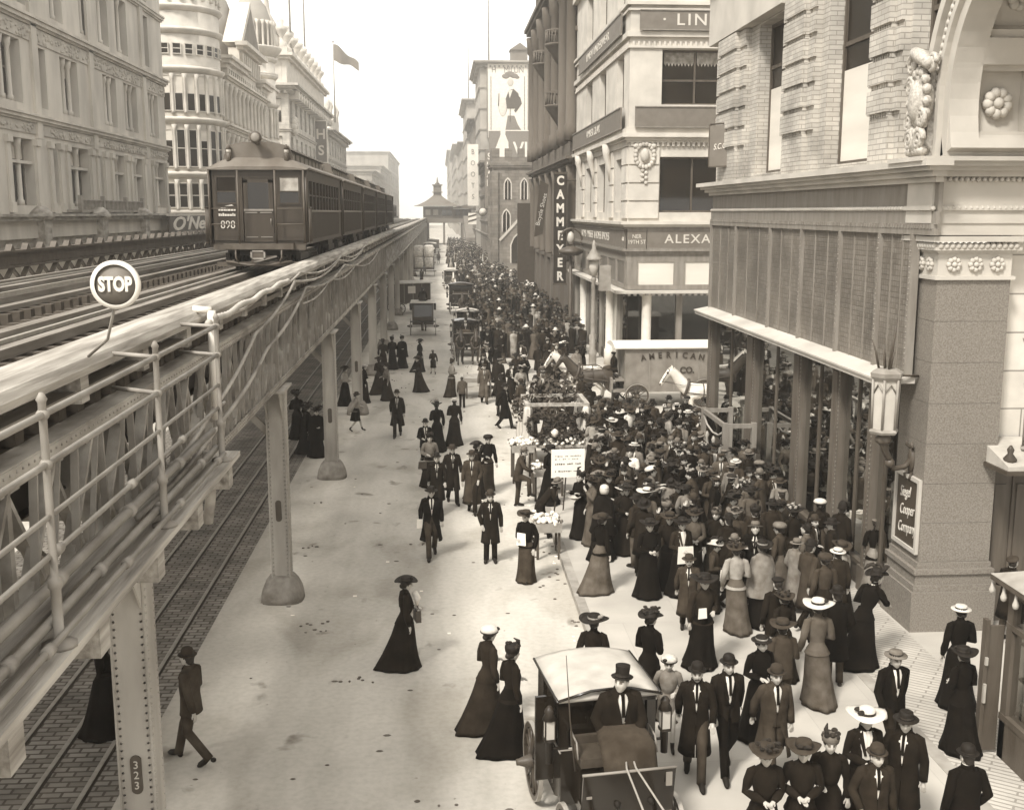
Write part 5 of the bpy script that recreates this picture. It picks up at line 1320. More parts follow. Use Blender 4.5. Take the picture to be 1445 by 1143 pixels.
# ================================================================ PEOPLE: bodies, clothes, hats
HZ = 1.575                                              # height of the head centre
def head_geo(b):
    """a head with brow, sockets, nose, lips, chin and ears; local origin at its centre, face towards +y"""
    na, nl = 28, 18; rings = []
    for j in range(nl + 1):
        t = PI * min(max(j / nl, .03), .97); ring = []
        for i in range(na):
            a = 2 * PI * i / na + PI / 2; d = Vector((math.sin(t) * math.cos(a), math.sin(t) * math.sin(a), -math.cos(t)))
            x, y, z = .073 * d.x, .092 * d.y, .117 * d.z
            if z < .0:
                k = min(1, -z / .117); x *= 1 - .30 * k * k; y = y * (1 - .18 * k) + (.012 * k if d.y > 0 else .03 * k)
            if d.y > .2:
                g = lambda cx, cz, sx, sz: math.exp(-((x - cx) / sx) ** 2 - ((z - cz) / sz) ** 2)
                y += .030 * g(0, -.022, .012, .020) + .016 * g(0, .004, .010, .024) + .006 * (g(.03, .028, .022, .010) + g(-.03, .028, .022, .010))
                y -= .012 * (g(.031, .008, .016, .012) + g(-.031, .008, .016, .012)); y += .006 * g(0, -.056, .022, .009) + .008 * g(0, -.096, .022, .016) - .005 * g(0, -.075, .03, .008)
                y += .005 * (g(.042, -.02, .016, .02) + g(-.042, -.02, .016, .02))
            ring.append(Vector((x, y, z)))
        rings.append(ring)
    k0 = len(b.f); b.mat('skin'); b.loft(rings)
    b.mat('face_dark'); e = b.cur; b.mat('lip'); l = b.cur
    for q in range(k0, len(b.f)):
        c = sum((b.v[i] for i in b.f[q]), Vector()) / len(b.f[q]); c = b.T.inverted() @ c
        if c.y > .04:
            if abs(abs(c.x) - .031) < .012 and abs(c.z - .008) < .007: b.m[q] = e
            elif abs(abs(c.x) - .032) < .018 and abs(c.z - .030) < .006: b.m[q] = e
            elif abs(c.x) < .024 and abs(c.z + .057) < .007: b.m[q] = l
    b.mat('skin')
    for s in (-1, 1): b.ell((s * .074, -.008, -.005), .010, .020, .032, 7, 5)

def body_mesh(ps, name):
    """one continuous skinned body: pelvis, spine, neck, arms with five-fingered hands, legs and feet"""
    V, E_, Rr = [], [], []
    def v(p, r, par=None):
        V.append(p); Rr.append(r)
        if par is not None: E_.append((par, len(V) - 1))
        return len(V) - 1
    ln = ps.get('lean', 0); L = lambda p: (p[0], p[1] + ln * max(0, p[2] - .92), p[2] - abs(ln) * .22 * max(0, p[2] - .92))
    hz = ps.get('hip', .93)
    p0 = v((0, 0, hz), .105); s1 = v(L((0, 0.01, hz + .13)), .072, p0); s2 = v(L((0, .01, 1.25)), .088, s1); s3 = v(L((0, -.01, 1.35)), .075, s2); nk = v(L((0, 0, 1.455)), .055, s3); v(L((0, .015, 1.53)), .05, nk)
    for s, key in ((-1, 'L'), (1, 'R')):
        el, wr = ps['arm' + key]; sh = v(L((s * .150, -.005, 1.355)), .044, s3); e = v(el, .042, sh); w = v(wr, .028, e)
        d = (Vector(wr) - Vector(el)).normalized(); side = d.cross(Vector((0, 0, 1))); side = side.normalized() if side.length > .1 else Vector((0, 1, 0))
        side = ps.get('palm' + key, side if side.y > -.5 else -side); side = Vector(side).normalized(); nrm = d.cross(side).normalized(); cu = ps.get('curl', .35)
        pm = Vector(wr) + d * .055; c = v(tuple(pm), .026, w)
        for k, (o, ln_) in enumerate(((-.026, .062), (-.009, .074), (.009, .070), (.025, .055))):
            a = pm + side * o + d * .028; kn = v(tuple(a), .010, c); m_ = a + (d * (1 - cu * .3) + nrm * cu).normalized() * ln_ * .55; q = v(tuple(m_), .0088, kn); t = m_ + (d * (1 - cu) + nrm * cu * 1.3).normalized() * ln_ * .5; v(tuple(t), .0075, q)
        th = Vector(wr) + d * .03 + side * .03; t1 = v(tuple(th), .012, w); t2 = v(tuple(th + d * .03 + side * .018 + nrm * .01), .010, t1); v(tuple(th + d * .058 + side * .02 + nrm * .016), .008, t2)
    for s, key in ((-1, 'L'), (1, 'R')):
        kn, an = ps['leg' + key]; toe = ps.get('toe' + key, (an[0] + s * .02, an[1] + .15, max(.035, an[2] - .05)))
        h = v((s * .085, 0, hz - .06), .09, p0); th = v(tuple((Vector((s * .085, 0, hz - .06)) + Vector(kn)) / 2), .078, h); k = v(kn, .056, th); cf = v(tuple(Vector(kn).lerp(Vector(an), .35)), .055, k); a = v(an, .038, cf); v(tuple(Vector(an).lerp(Vector(toe), .5)), .036, a); v(toe, .03, len(V) - 1)
    me = bpy.data.meshes.new(name); me.from_pydata(V, E_, []); o = bpy.data.objects.new(name, me); C.objects.link(o)
    o.modifiers.new('s', 'SKIN'); lay = me.skin_vertices[0].data
    for i, r in enumerate(Rr): lay[i].radius = (r, r)
    lay[0].use_root = True
    sb = o.modifiers.new('u', 'SUBSURF'); sb.levels = sb.render_levels = 1
    dg = bpy.context.evaluated_depsgraph_get(); m2 = bpy.data.meshes.new_from_object(o.evaluated_get(dg))
    b = MB(); b.mat('skin'); b.mat('felt_black'); b.mat('skin')
    vs = [x.co.copy() for x in m2.vertices]; ft = [Vector(ps['leg' + k][1]) for k in 'LR']
    k0 = len(b.f); b.add(vs, [tuple(p.vertices) for p in m2.polygons], True)
    for q in range(k0, len(b.f)):
        c = sum((b.v[i] for i in b.f[q]), Vector()) / len(b.f[q])
        if any((c - f).length < .22 and c.z < f.z + .09 for f in ft): b.m[q] = 1
    bpy.data.objects.remove(o); bpy.data.meshes.remove(me); bpy.data.meshes.remove(m2)
    b.T = ps['HM']; head_geo(b)
    return b.mesh(name)

def sheet(b, rings, closed=True):
    n = len(rings[0]); fs = []
    for j in range(len(rings) - 1):
        for i in range(n if closed else n - 1):
            k = (i + 1) % n; fs.append((j * n + i, j * n + k, (j + 1) * n + k, (j + 1) * n + i))
    b.add([p for r in rings for p in r], fs, True)
def ring(cx, cy, z, rx, ry, n=24, gap=0., folds=0, amp=0., ph=0.):
    out = []
    for i in range(n + (1 if gap else 0)):
        a = PI / 2 + (gap + (2 * PI - 2 * gap) * i / n if gap else 2 * PI * i / n)
        k = 1 + amp * math.cos(folds * a + ph); out.append((cx + rx * k * math.cos(a), cy + ry * k * math.sin(a), z))
    return out
def lean_of(ps):
    ln = ps.get('lean', 0); return lambda z: (ln * max(0, z - .92), z - abs(ln) * .22 * max(0, z - .92))
def sleeves(b, ps, r0, r1, cuff='', puff=0.):
    f = lean_of(ps)
    for s, key in ((-1, 'L'), (1, 'R')):
        el, wr = [Vector(p) for p in ps['arm' + key]]; y, z = f(1.375); sh = Vector((s * .165, y - .005, z)); inn = Vector((s * .10, y - .005, z + .03))
        pts = [inn, sh, sh.lerp(el, .5), el, el.lerp(wr, .5), wr + (wr - el).normalized() * .005]
        b.tube(pts, [r0 * .95, r0 * 1.12, r0 * (1.0 + puff), r0 * .92, (r0 + r1) / 2 * (1 + puff * 1.6), r1], 10)
def torso(b, ps, rows, n=24, open_=None, folds=0, amp=0.):
    f = lean_of(ps); rings = []
    for i, (z, rx, ry, dy) in enumerate(rows):
        y, zz = f(z); g = open_(z) if open_ else 0; am = amp * max(0, (.95 - z) / .6) if amp else 0
        rings.append(ring(ps.get('dx', lambda q: 0)(z), y + dy, zz, rx, ry, n, max(g, .02) if open_ else 0, folds, am, z * 2))
    sheet(b, rings, not open_)
def coat(ps, hem=.45, wide=1., open_skirt=0., collar=True, flare=1., vgap=.33):
    """coat with open collar; below the waist the fronts part when open_skirt > 0"""
    b = nb('cloth_black')
    rows = [(1.475, .068, .062, -.005), (1.44, .115, .085, -.005), (1.41, .175, .105, -.005), (1.34, .198, .122, 0), (1.2, .195, .132, .005), (1.05, .178, .122, .005), (.93, .188, .13, 0), (.8, .198, .142, 0)]
    z = .66
    while z > hem + .03: k = (.8 - z) / .5; rows.append((z, .198 + .045 * k * flare, .145 + .06 * k * flare, -.01 * k)); z -= .14
    k = (.8 - hem) / .5; rows.append((hem, .198 + .05 * k * flare, .145 + .065 * k * flare, -.012 * k)); rows.append((hem + .015, .185 + .05 * k * flare, .13 + .065 * k * flare, -.012 * k))
    rows = [(z, rx * wide, ry * wide, dy) for z, rx, ry, dy in rows]
    if ps.get('sit'): rows = [r for r in rows if r[0] > .85]
    def g(z):
        if z > 1.12: return vgap * min(1, (z - 1.12) / .3) + .02
        if z < 1.0: return .02 + open_skirt * min(1, (1.0 - z) / .3)
        return .02
    torso(b, ps, rows, 26, g, 5, .03 * flare)
    sleeves(b, ps, .066 * wide, .048)
    if collar:                                            # turned-down collar and lapels
        f = lean_of(ps)
        pts = []
        for s in (-1, 1):
            y1, z1 = f(1.47); y2, z2 = f(1.38); y3, z3 = f(1.14)
            b.add([(s * .055, y1 + .055, z1), (s * .115, y2 + .098, z2), (s * .05, y3 + .142, z3), (s * .012, y3 + .140, z3), (s * .058, y2 + .115, z2)], [(0, 1, 4), (1, 2, 3, 4)], True)
        y1, z1 = f(1.475); b.loft([ring(0, y1 - .004, z1 + dz, .075 + e, .068 + e, 16) for dz, e in ((-.03, .012), (.03, .004), (.035, -.006), (-.02, -.004))], False)
    return b
def trousers(ps, r=.082):
    b = nb('cloth_coal'); hz = ps.get('hip', .93)
    for s, key in ((-1, 'L'), (1, 'R')):
        kn, an = [Vector(p) for p in ps['leg' + key]]; h = Vector((s * .085, 0, hz - .03)); d = (an - kn).normalized()
        b.tube([Vector((s * .06, 0, hz + .06)), h, h.lerp(kn, .5), kn, kn.lerp(an, .5), an + d * .03], [r * 1.2, r * 1.28, r * 1.12, r * .86, r * .8, r * .78], 12)
    b.ell((0, 0, hz), .15, .12, .14, 12, 6)
    return b
def boots(ps):
    b = nb('felt_black')
    for s, key in ((-1, 'L'), (1, 'R')):
        kn, an = [Vector(p) for p in ps['leg' + key]]; toe = Vector(ps.get('toe' + key, (an[0] + s * .02, an[1] + .15, max(.035, an[2] - .05)))); heel = an + (an - kn).normalized() * .07 - (toe - an).normalized() * .04
        b.tube([an + (kn - an).normalized() * .08, an, an.lerp(toe, .45) + Vector((0, 0, -.008)), toe, toe + (toe - an).normalized() * .05], [.05, .05, .046, .042, .022], 9); b.ell(heel, .04, .045, .035, 8, 5)
    return b
def shirt(ps, tie='cloth_ink'):
    b = nb('linen'); f = lean_of(ps)
    torso(b, ps, [(1.47, .06, .056, 0), (1.43, .11, .083, .004), (1.36, .15, .112, .008), (1.2, .14, .122, .012), (1.08, .13, .112, .012)], 20)
    y, z = f(1.485); hm = ps['HM'].to_translation(); b.loft([[Vector(p) for p in ring(0, y + .004 + (hm.y - .03 - y) * t * .35, z - .02 + dz, .062 + e, .062 + e, 16)] for dz, e, t in ((-.015, .002, 0), (.045, -.001, 1), (.045, -.006, 1), (-.015, -.006, 0))], False)
    b.mat(tie); y2, z2 = f(1.44); y3, z3 = f(1.2); b.bar((0, y2 + .098, z2), (0, y3 + .15, z3), .035, .02, (0, 1, 0)); b.ell((0, y2 + .088, z2 + .005), .026, .016, .018, 7, 5)
    return b
def vest(ps):
    b = nb('cloth_coal'); torso(b, ps, [(1.38, .16, .118, .006), (1.2, .17, .130, .012), (1.05, .158, .118, .012), (.93, .165, .122, .005), (.86, .165, .125, .0)], 22, lambda z: .34 if z > 1.3 else (.22 if z > 1.18 else .02)); return b
def bodice(ps, peplum=0., puff=.18, high=True):
    """fitted jacket with pouched front, nipped waist and optional peplum"""
    b = nb('cloth_black')
    rows = [(1.475, .056, .054, .0), (1.445, .085, .07, -.003), (1.405, .155, .098, -.005), (1.33, .172, .118, .005), (1.22, .162, .135, .025), (1.1, .132, .115, .028), (1.03, .112, .092, .008)]
    if peplum: rows += [(.97, .14, .118, 0), (1.0 - peplum, .19 + peplum * .1, .165 + peplum * .1, -.01)]
    torso(b, ps, rows, 24); sleeves(b, ps, .058, .036, puff=puff)
    if high: y, z = lean_of(ps)(1.48); b.loft([ring(0, y + .004, z + dz, .056 + e, .056 + e, 14) for dz, e in ((-.02, .006), (.04, .0), (.04, -.006))], False)
    return b
def skirt(ps, train=.08, sway=0., wide=1., short=0., walk=0.):
    b = nb('cloth_black'); rings = []; n = 40
    for z, rx, ry, k in ((1.05, .108, .09, 0), (1.0, .125, .108, 0), (.92, .172, .155, 0), (.8, .192, .18, .1), (.62, .21, .21, .3), (.42, .235, .245, .6), (.22, .275, .29, .85), (.08, .315, .335, 1), (.012, .335, .36, 1.05)):
        z2 = short + z * (1.05 - short) / 1.05 if short else z
        out = []
        for i in range(n):
            a = 2 * PI * i / n; fold = 1 + k * (.05 * math.cos(9 * a + 1.3) + .03 * math.cos(5 * a + k)); back = max(0, -math.sin(a))
            rx_, ry_ = rx * (1 + (wide - 1) * k), ry * (1 + (wide - 1) * k) * (1 + back * train * 2 * k)
            out.append((rx_ * fold * math.cos(a) + sway * k, ry_ * fold * math.sin(a) - train * k * .6 + walk * k * .12 * math.cos(a), z2))
        rings.append(out)
    rings.append([(x * .9, y * .9, z + .02) for x, y, z in rings[-1]])
    sheet(b, rings); return b
def cape(ps, hem=.5, wide=1.):
    b = nb('cloth_black'); torso(b, ps, [(1.485, .064, .06, 0), (1.45, .12, .09, 0), (1.40, .19, .12, 0), (1.25, .25 * wide, .19, .01), (1.0, .28 * wide, .23, .02), (.75, .31 * wide, .26, .02), (hem, .34 * wide, .30, 0)], 28, lambda z: .03, 7, .05); return b
def hair_mesh(kind):
    b = nb('hair_dark')
    if kind == 'woman':
        b.ell((0, -.022, .030), .090, .092, .094, 14, 9); b.ell((0, -.085, -.01), .05, .05, .05, 10, 6)
        for k in range(9): a = PI * k / 8; b.ell((.072 * math.cos(a), .03 * math.sin(a) + .022, .048 + .02 * math.sin(a)), .03, .03, .028, 7, 5)
    elif kind == 'man': b.ell((0, -.020, .022), .079, .088, .098, 14, 9); b.ell((0, -.055, -.035), .062, .045, .05, 10, 6)
    elif kind == 'moustache': b.ell((0, -.020, .022), .079, .088, .098, 14, 9); b.ell((0, -.055, -.035), .062, .045, .05, 10, 6); b.ell((.016, .098, -.046), .022, .012, .008, 8, 5); b.ell((-.016, .098, -.046), .022, .012, .008, 8, 5)
    return b.mesh('hair')
def hat_mesh(kind):
    """hats in head space; slot 0 body, slot 1 band or trimming"""
    b = MB(); b.mat('felt_black'); b.mat('plume'); r_ = random.Random(hash(kind) % 1000 if False else sum(map(ord, kind)))
    def H(): b.cur = 0
    def T(): b.cur = 1
    H()
    if kind == 'bowler':
        b.lathe([(.085, .055), (.128, .06), (.140, .072), (.134, .078), (.090, .066), (.094, .09), (.092, .13), (.078, .165), (.045, .185), (.005, .19)], (0, -.008, 0), 18, sx=.93); T(); b.lathe([(.0955, .068), (.0965, .092), (.09, .092)], (0, -.008, 0), 18, sx=.93)
    elif kind == 'homburg':
        b.lathe([(.085, .05), (.16, .052), (.17, .06), (.16, .066), (.094, .064), (.096, .11), (.088, .15), (.06, .165), (.03, .152), (.004, .15)], (0, -.008, 0), 20, sx=.92); T(); b.lathe([(.0965, .066), (.098, .095), (.09, .095)], (0, -.008, 0), 18, sx=.92)
    elif kind == 'tophat':
        b.lathe([(.085, .05), (.125, .055), (.135, .07), (.128, .074), (.088, .062), (.084, .12), (.090, .19), (.088, .2), (.004, .202)], (0, -.008, 0), 20, sx=.93); T(); b.lathe([(.090, .064), (.089, .09), (.08, .09)], (0, -.008, 0), 18, sx=.93)
    elif kind == 'cap': b.lathe([(.082, .045), (.09, .07), (.112, .085), (.115, .1), (.09, .118), (.01, .125)], (0, -.008, 0), 18); b.ell((0, .085, .05), .065, .05, .010, 10, 5); T(); b.ell((0, -.01, .123), .012, .012, .008, 6, 4)
    elif kind == 'helmet': b.lathe([(.088, .02), (.118, .022), (.098, .045), (.100, .08), (.092, .13), (.06, .175), (.02, .195), (.004, .2)], (0, -.008, 0), 18); T(); b.ell((0, .09, .09), .028, .012, .034, 8, 5)
    elif kind == 'boater':
        b.lathe([(.08, .062), (.165, .062), (.167, .07), (.165, .076), (.096, .076), (.094, .128), (.09, .134), (.004, .136)], (0, -.008, 0), 22, sx=.95); T(); b.lathe([(.0965, .077), (.0965, .105), (.09, .105)], (0, -.008, 0), 18, sx=.95)
    else:
        if kind in ('wide', 'plumed', 'flowered', 'picture'):
            R_ = {'wide': .215, 'plumed': .20, 'flowered': .205, 'picture': .25}[kind]; rings = []
            for r, z, w in ((.07, .085, 0), (.11, .078, 0), (R_ * .8, .082, .5), (R_, .095, 1), (R_ * 1.01, .102, 1), (R_ * .8, .092, .5), (.105, .088, 0), (.105, .14, 0), (.095, .17, 0), (.05, .185, 0), (.005, .187, 0)):
                rings.append([((r * (1 + .05 * w * math.cos(3 * a + 1))) * math.cos(a), r * math.sin(a) - .01, z + w * .028 * math.cos(2 * a + .6)) for a in [2 * PI * k / 24 for k in range(24)]])
            b.loft(rings)
            T()
            if kind == 'plumed':
                for q in range(3):
                    a0 = .5 + q * 1.1; pts = [(.1 * math.cos(a0), .1 * math.sin(a0), .13), (.15 * math.cos(a0 + .5), .14 * math.sin(a0 + .5), .21), (.18 * math.cos(a0 + 1.0), .17 * math.sin(a0 + 1.0), .2), (.23 * math.cos(a0 + 1.4), .22 * math.sin(a0 + 1.4), .14)]
                    b.tube(pts, [(.02, .03), (.05, .035), (.05, .03), (.012, .012)], 8)
            elif kind == 'flowered':
                for q in range(16): a = r_.uniform(0, 6.28); rr = r_.uniform(.07, .15); b.ell((rr * math.cos(a), rr * math.sin(a), .12 + r_.uniform(0, .08)), r_.uniform(.022, .04), r_.uniform(.022, .04), r_.uniform(.02, .035), 7, 5)
            elif kind == 'picture':
                b.lathe([(.107, .09), (.112, .12), (.1, .13)], (0, -.01, 0), 18); b.ell((.09, .05, .13), .06, .03, .035, 8, 5); b.ell((.1, -.04, .14), .06, .04, .03, 8, 5)
            else:
                b.lathe([(.107, .09), (.11, .125), (.1, .13)], (0, -.01, 0), 18)
                for s in (-1, 1): b.ell((s * .05, .1, .13), .05, .022, .03, 8, 5)
        elif kind == 'toque':
            b.lathe([(.088, .04), (.112, .055), (.12, .11), (.115, .15), (.07, .165), (.004, .165)], (0, -.012, 0), 18); T()
            for q in range(7): a = q * .8; b.ell((.085 * math.cos(a), .085 * math.sin(a), .135 + .02 * (q % 3)), .045, .04, .035, 8, 5)
            b.tube([(.06, .07, .15), (.08, .05, .24), (.05, -.02, .29)], [.02, .03, .008], 6)
        elif kind == 'turban':
            b.lathe([(.09, .045), (.14, .075), (.15, .11), (.12, .15), (.06, .17), (.004, .172)], (0, -.012, 0), 20); T(); b.lathe([(.142, .06), (.15, .07), (.145, .085), (.13, .07)], (0, -.012, 0), 20, cap=False); b.ell((.07, .1, .12), .05, .04, .03, 8, 5)
        elif kind == 'bonnet': b.lathe([(.085, -.06), (.105, .0), (.108, .06), (.09, .12), (.04, .15), (.004, .152)], (0, -.035, 0), 18); T(); b.lathe([(.1, .06), (.112, .065), (.1, .08)], (0, -.03, 0), 18, cap=False)
    return b.mesh('hat')
def armset(sp):
    T_ = {'down': ((.235, -.03, 1.10), (.25, .03, .87)), 'fwd': ((.24, .02, 1.11), (.23, .17, .93)), 'back': ((.235, -.13, 1.12), (.235, -.19, .90)), 'bent': ((.235, -.02, 1.11), (.12, .20, 1.10)), 'muff': ((.23, -.01, 1.11), (.055, .21, 1.07)), 'up': ((.26, .08, 1.2), (.13, .19, 1.40)), 'lift': ((.245, -.05, 1.12), (.24, .12, .86)), 'hold': ((.225, .02, 1.12), (.17, .24, 1.22)), 'pocket': ((.26, -.05, 1.12), (.19, .09, .92)), 'reach': ((.22, .16, 1.18), (.14, .38, 1.06)), 'reins': ((.24, .08, 1.10), (.09, .27, .98))}
    l, r = sp; a, b_ = T_[l]; c, d = T_[r]
    return {'armL': ((-a[0], a[1], a[2]), (-b_[0], b_[1], b_[2])), 'armR': (c, d)}
LEGS = {'stand': {'legL': ((-.09, .02, .50), (-.095, -.02, .085)), 'legR': ((.09, .02, .50), (.10, -.01, .085))},
        'walk': {'legL': ((-.09, .17, .53), (-.09, .27, .09)), 'legR': ((.09, .02, .50), (.09, -.27, .14)), 'toeR': (.10, -.14, .035)},
        'stride': {'legL': ((-.09, .02, .50), (-.09, -.30, .16)), 'toeL': (-.10, -.17, .04), 'legR': ((.09, .19, .54), (.09, .30, .09))},
        'step': {'legL': ((-.07, .05, .50), (-.07, .10, .085)), 'legR': ((.07, .02, .50), (.07, -.08, .09)), 'toeR': (.075, .05, .035)},
        'sit': {'legL': ((-.14, .42, .50), (-.14, .5, .1)), 'legR': ((.14, .42, .50), (.15, .5, .1)), 'hip': .55},
        'foot_up': {'legL': ((-.09, .0, .50), (-.09, -.04, .085)), 'legR': ((.10, .32, .80), (.10, .34, .42))}}
def pose(arms, legs, lean=0., yaw=0., nod=0., **k):
    ps = dict(armset(arms)); ps.update(LEGS[legs]); ps['lean'] = lean; ps.update(k)
    y, z = lean_of(ps)(HZ); z += 0
    if ps.get('hip'): 
        dz = ps['hip'] - .93
    ps['HM'] = Matrix.Translation((0, y + .025, z)) @ Matrix.Rotation(yaw, 4, 'Z') @ Matrix.Rotation(-nod - lean * .35, 4, 'X')
    if lean:
        f = lean_of(ps)
        for q in ('armL', 'armR'): ps[q] = tuple((p[0], f(p[2])[0] + p[1], f(p[2])[1]) for p in ps[q])
    if ps.get('sit'):                                   # seated: the trunk comes down on to the seat
        pass
    return ps
KIT = {}
def man(name, ps, hem=.45, open_skirt=0., wide=1., flare=1., vest_=False, vgap=.33, trou=True):
    P_ = {'body': body_mesh(ps, 'person')}
    P_['parts'] = [('trousers', trousers(ps).mesh('trousers')), ('boots', boots(ps).mesh('boots')), ('shirt', shirt(ps).mesh('shirt')), ('coat', coat(ps, hem, wide, open_skirt, True, flare, vgap).mesh('coat'))]
    if vest_: P_['parts'].append(('waistcoat', vest(ps).mesh('waistcoat')))
    P_['HM'] = ps['HM']; P_['ps'] = ps; KIT[name] = P_
def woman(name, ps, train=.08, sway=0., wide=1., peplum=0., short=0., walk=0., puff=.18, cp=0., coat_=0.):
    P_ = {'body': body_mesh(ps, 'person')}
    P_['parts'] = [('skirt', skirt(ps, train, sway, wide, short, walk).mesh('skirt'))]
    if coat_: P_['parts'].append(('jacket', coat(ps, coat_, .92, .05, True, 1.3, .3).mesh('jacket'))); P_['parts'].append(('collar', shirt(ps, 'linen').mesh('collar')))
    else: P_['parts'].append(('jacket', bodice(ps, peplum, puff).mesh('jacket')))
    if cp: P_['parts'].append(('cape', cape(ps, cp).mesh('cape')))
    P_['HM'] = ps['HM']; P_['ps'] = ps; KIT[name] = P_
man('walk_coat', pose(('fwd', 'back'), 'walk'), .40, vgap=.22)
man('walk_open', pose(('down', 'back'), 'stride', .03), .42, .55, 1.04, 1.7, True)
man('stand_coat', pose(('down', 'pocket'), 'stand', .02, .2), .48, vgap=.2)
man('long_coat', pose(('pocket', 'down'), 'walk', 0, .2), .26, 0, 1.04, 1.1, vgap=.24)
man('walk_suit', pose(('back', 'fwd'), 'stride'), .78, .2, 1, .6, True, .5)
man('stand_suit', pose(('down', 'bent'), 'stand', .02, -.3), .76, .15, 1, .6, True, .5)
man('look_down', pose(('bent', 'hold'), 'stand', .06, .1, -.4), .50, vgap=.22)
man('talk_man', pose(('up', 'pocket'), 'stand', .03, .55, -.1), .55, 0, 1.02, 1.2, vgap=.26)
man('stroll_man', pose(('back', 'bent'), 'walk', .04, -.45), .62, .3, 1.05, 1.3, True, .3)
woman('talk_woman', pose(('up', 'lift'), 'step', .05, -.55), .08, .03, .9, .14)
woman('turn_woman', pose(('lift', 'back'), 'step', .07, .6), .1, -.02, .88, 0, 0, .3, .1, 0, .84)
man('bend_man', pose(('reach', 'reach'), 'walk', .7, 0, -.5), .72)
man('foot_up', pose(('down', 'reach'), 'foot_up', .22, -.3), .76)
woman('walk_woman', pose(('bent', 'down'), 'step', .03), .16, 0, 1.0, .16, walk=.6)
woman('stand_woman', pose(('down', 'bent'), 'stand', 0, .15), .06, 0, .94)
woman('muff_woman', pose(('muff', 'muff'), 'stand', .02, -.1), .06, 0, .95, .2)
woman('lift_woman', pose(('lift', 'bent'), 'step', .04, -.15), .1, .04, .8, .14, walk=-.5)
woman('coat_woman', pose(('down', 'muff'), 'stand', .02), .08, 0, .95, 0, 0, 0, .1, 0, .62)
woman('cape_woman', pose(('muff', 'down'), 'stand', .02, .3), .08, 0, 1.0, 0, 0, 0, .18, .62)
woman('bend_woman', pose(('bent', 'reach'), 'stand', .42, -.4, -.2), .1, 0, 1.0, .15)
woman('hold_woman', pose(('hold', 'hold'), 'stand', .04, 0, -.3), .06, 0, .94, .12)
woman('girl', pose(('bent', 'back'), 'walk', .06), .02, 0, .62, .1, .48)
man('coachman', pose(('reins', 'down'), 'stand', 0, -.75, -.2), .80, 0, 1.18, .6)
HATS = {k: hat_mesh(k) for k in ('bowler', 'homburg', 'tophat', 'cap', 'helmet', 'boater', 'wide', 'plumed', 'flowered', 'picture', 'toque', 'turban', 'bonnet')}
HAIR = {k: hair_mesh(k) for k in ('woman', 'man', 'moustache')}
def setmat(o, mats):
    for i, m in enumerate(mats):
        if i < len(o.material_slots) and m: o.material_slots[i].link = 'OBJECT'; o.material_slots[i].material = M[m]
FACE = {'F': PI, 'B': 0., 'R': -PI / 2, 'L': PI / 2}
def person(kit, x, y, face, hat, label, hatc=('felt_black', 'plume'), main='cloth_black', low='cloth_coal', s=1., turn=0., z=0., group=None, hair=None, extra=None, tilt=0.):
    """one person: body (top-level mesh) with clothes, hair and hat as its parts"""
    k = KIT[kit]; male = k['parts'][0][0] == 'trousers'
    o = link('person', k['body'], None, (x, y, z), (FACE[face] if isinstance(face, str) else face) + turn); o.scale = (s, s, s); tag(o, label, 'person', group)
    for nm, me in k['parts']:
        p = link(nm, me, o)
        c = {'trousers': low, 'skirt': low, 'coat': main, 'jacket': main, 'cape': main, 'waistcoat': low}.get(nm)
        if extra and nm in extra: c = extra[nm]
        if c: setmat(p, [c])
    hr = link('hair', HAIR[hair or ('woman' if not male else rnd.choice(('man', 'man', 'moustache')))], o); hr.matrix_local = k['HM']
    if hat:
        h = link('hat', HATS[hat], o); h.matrix_local = k['HM'] @ Matrix.Rotation(tilt, 4, 'X'); setmat(h, hatc)
    return o
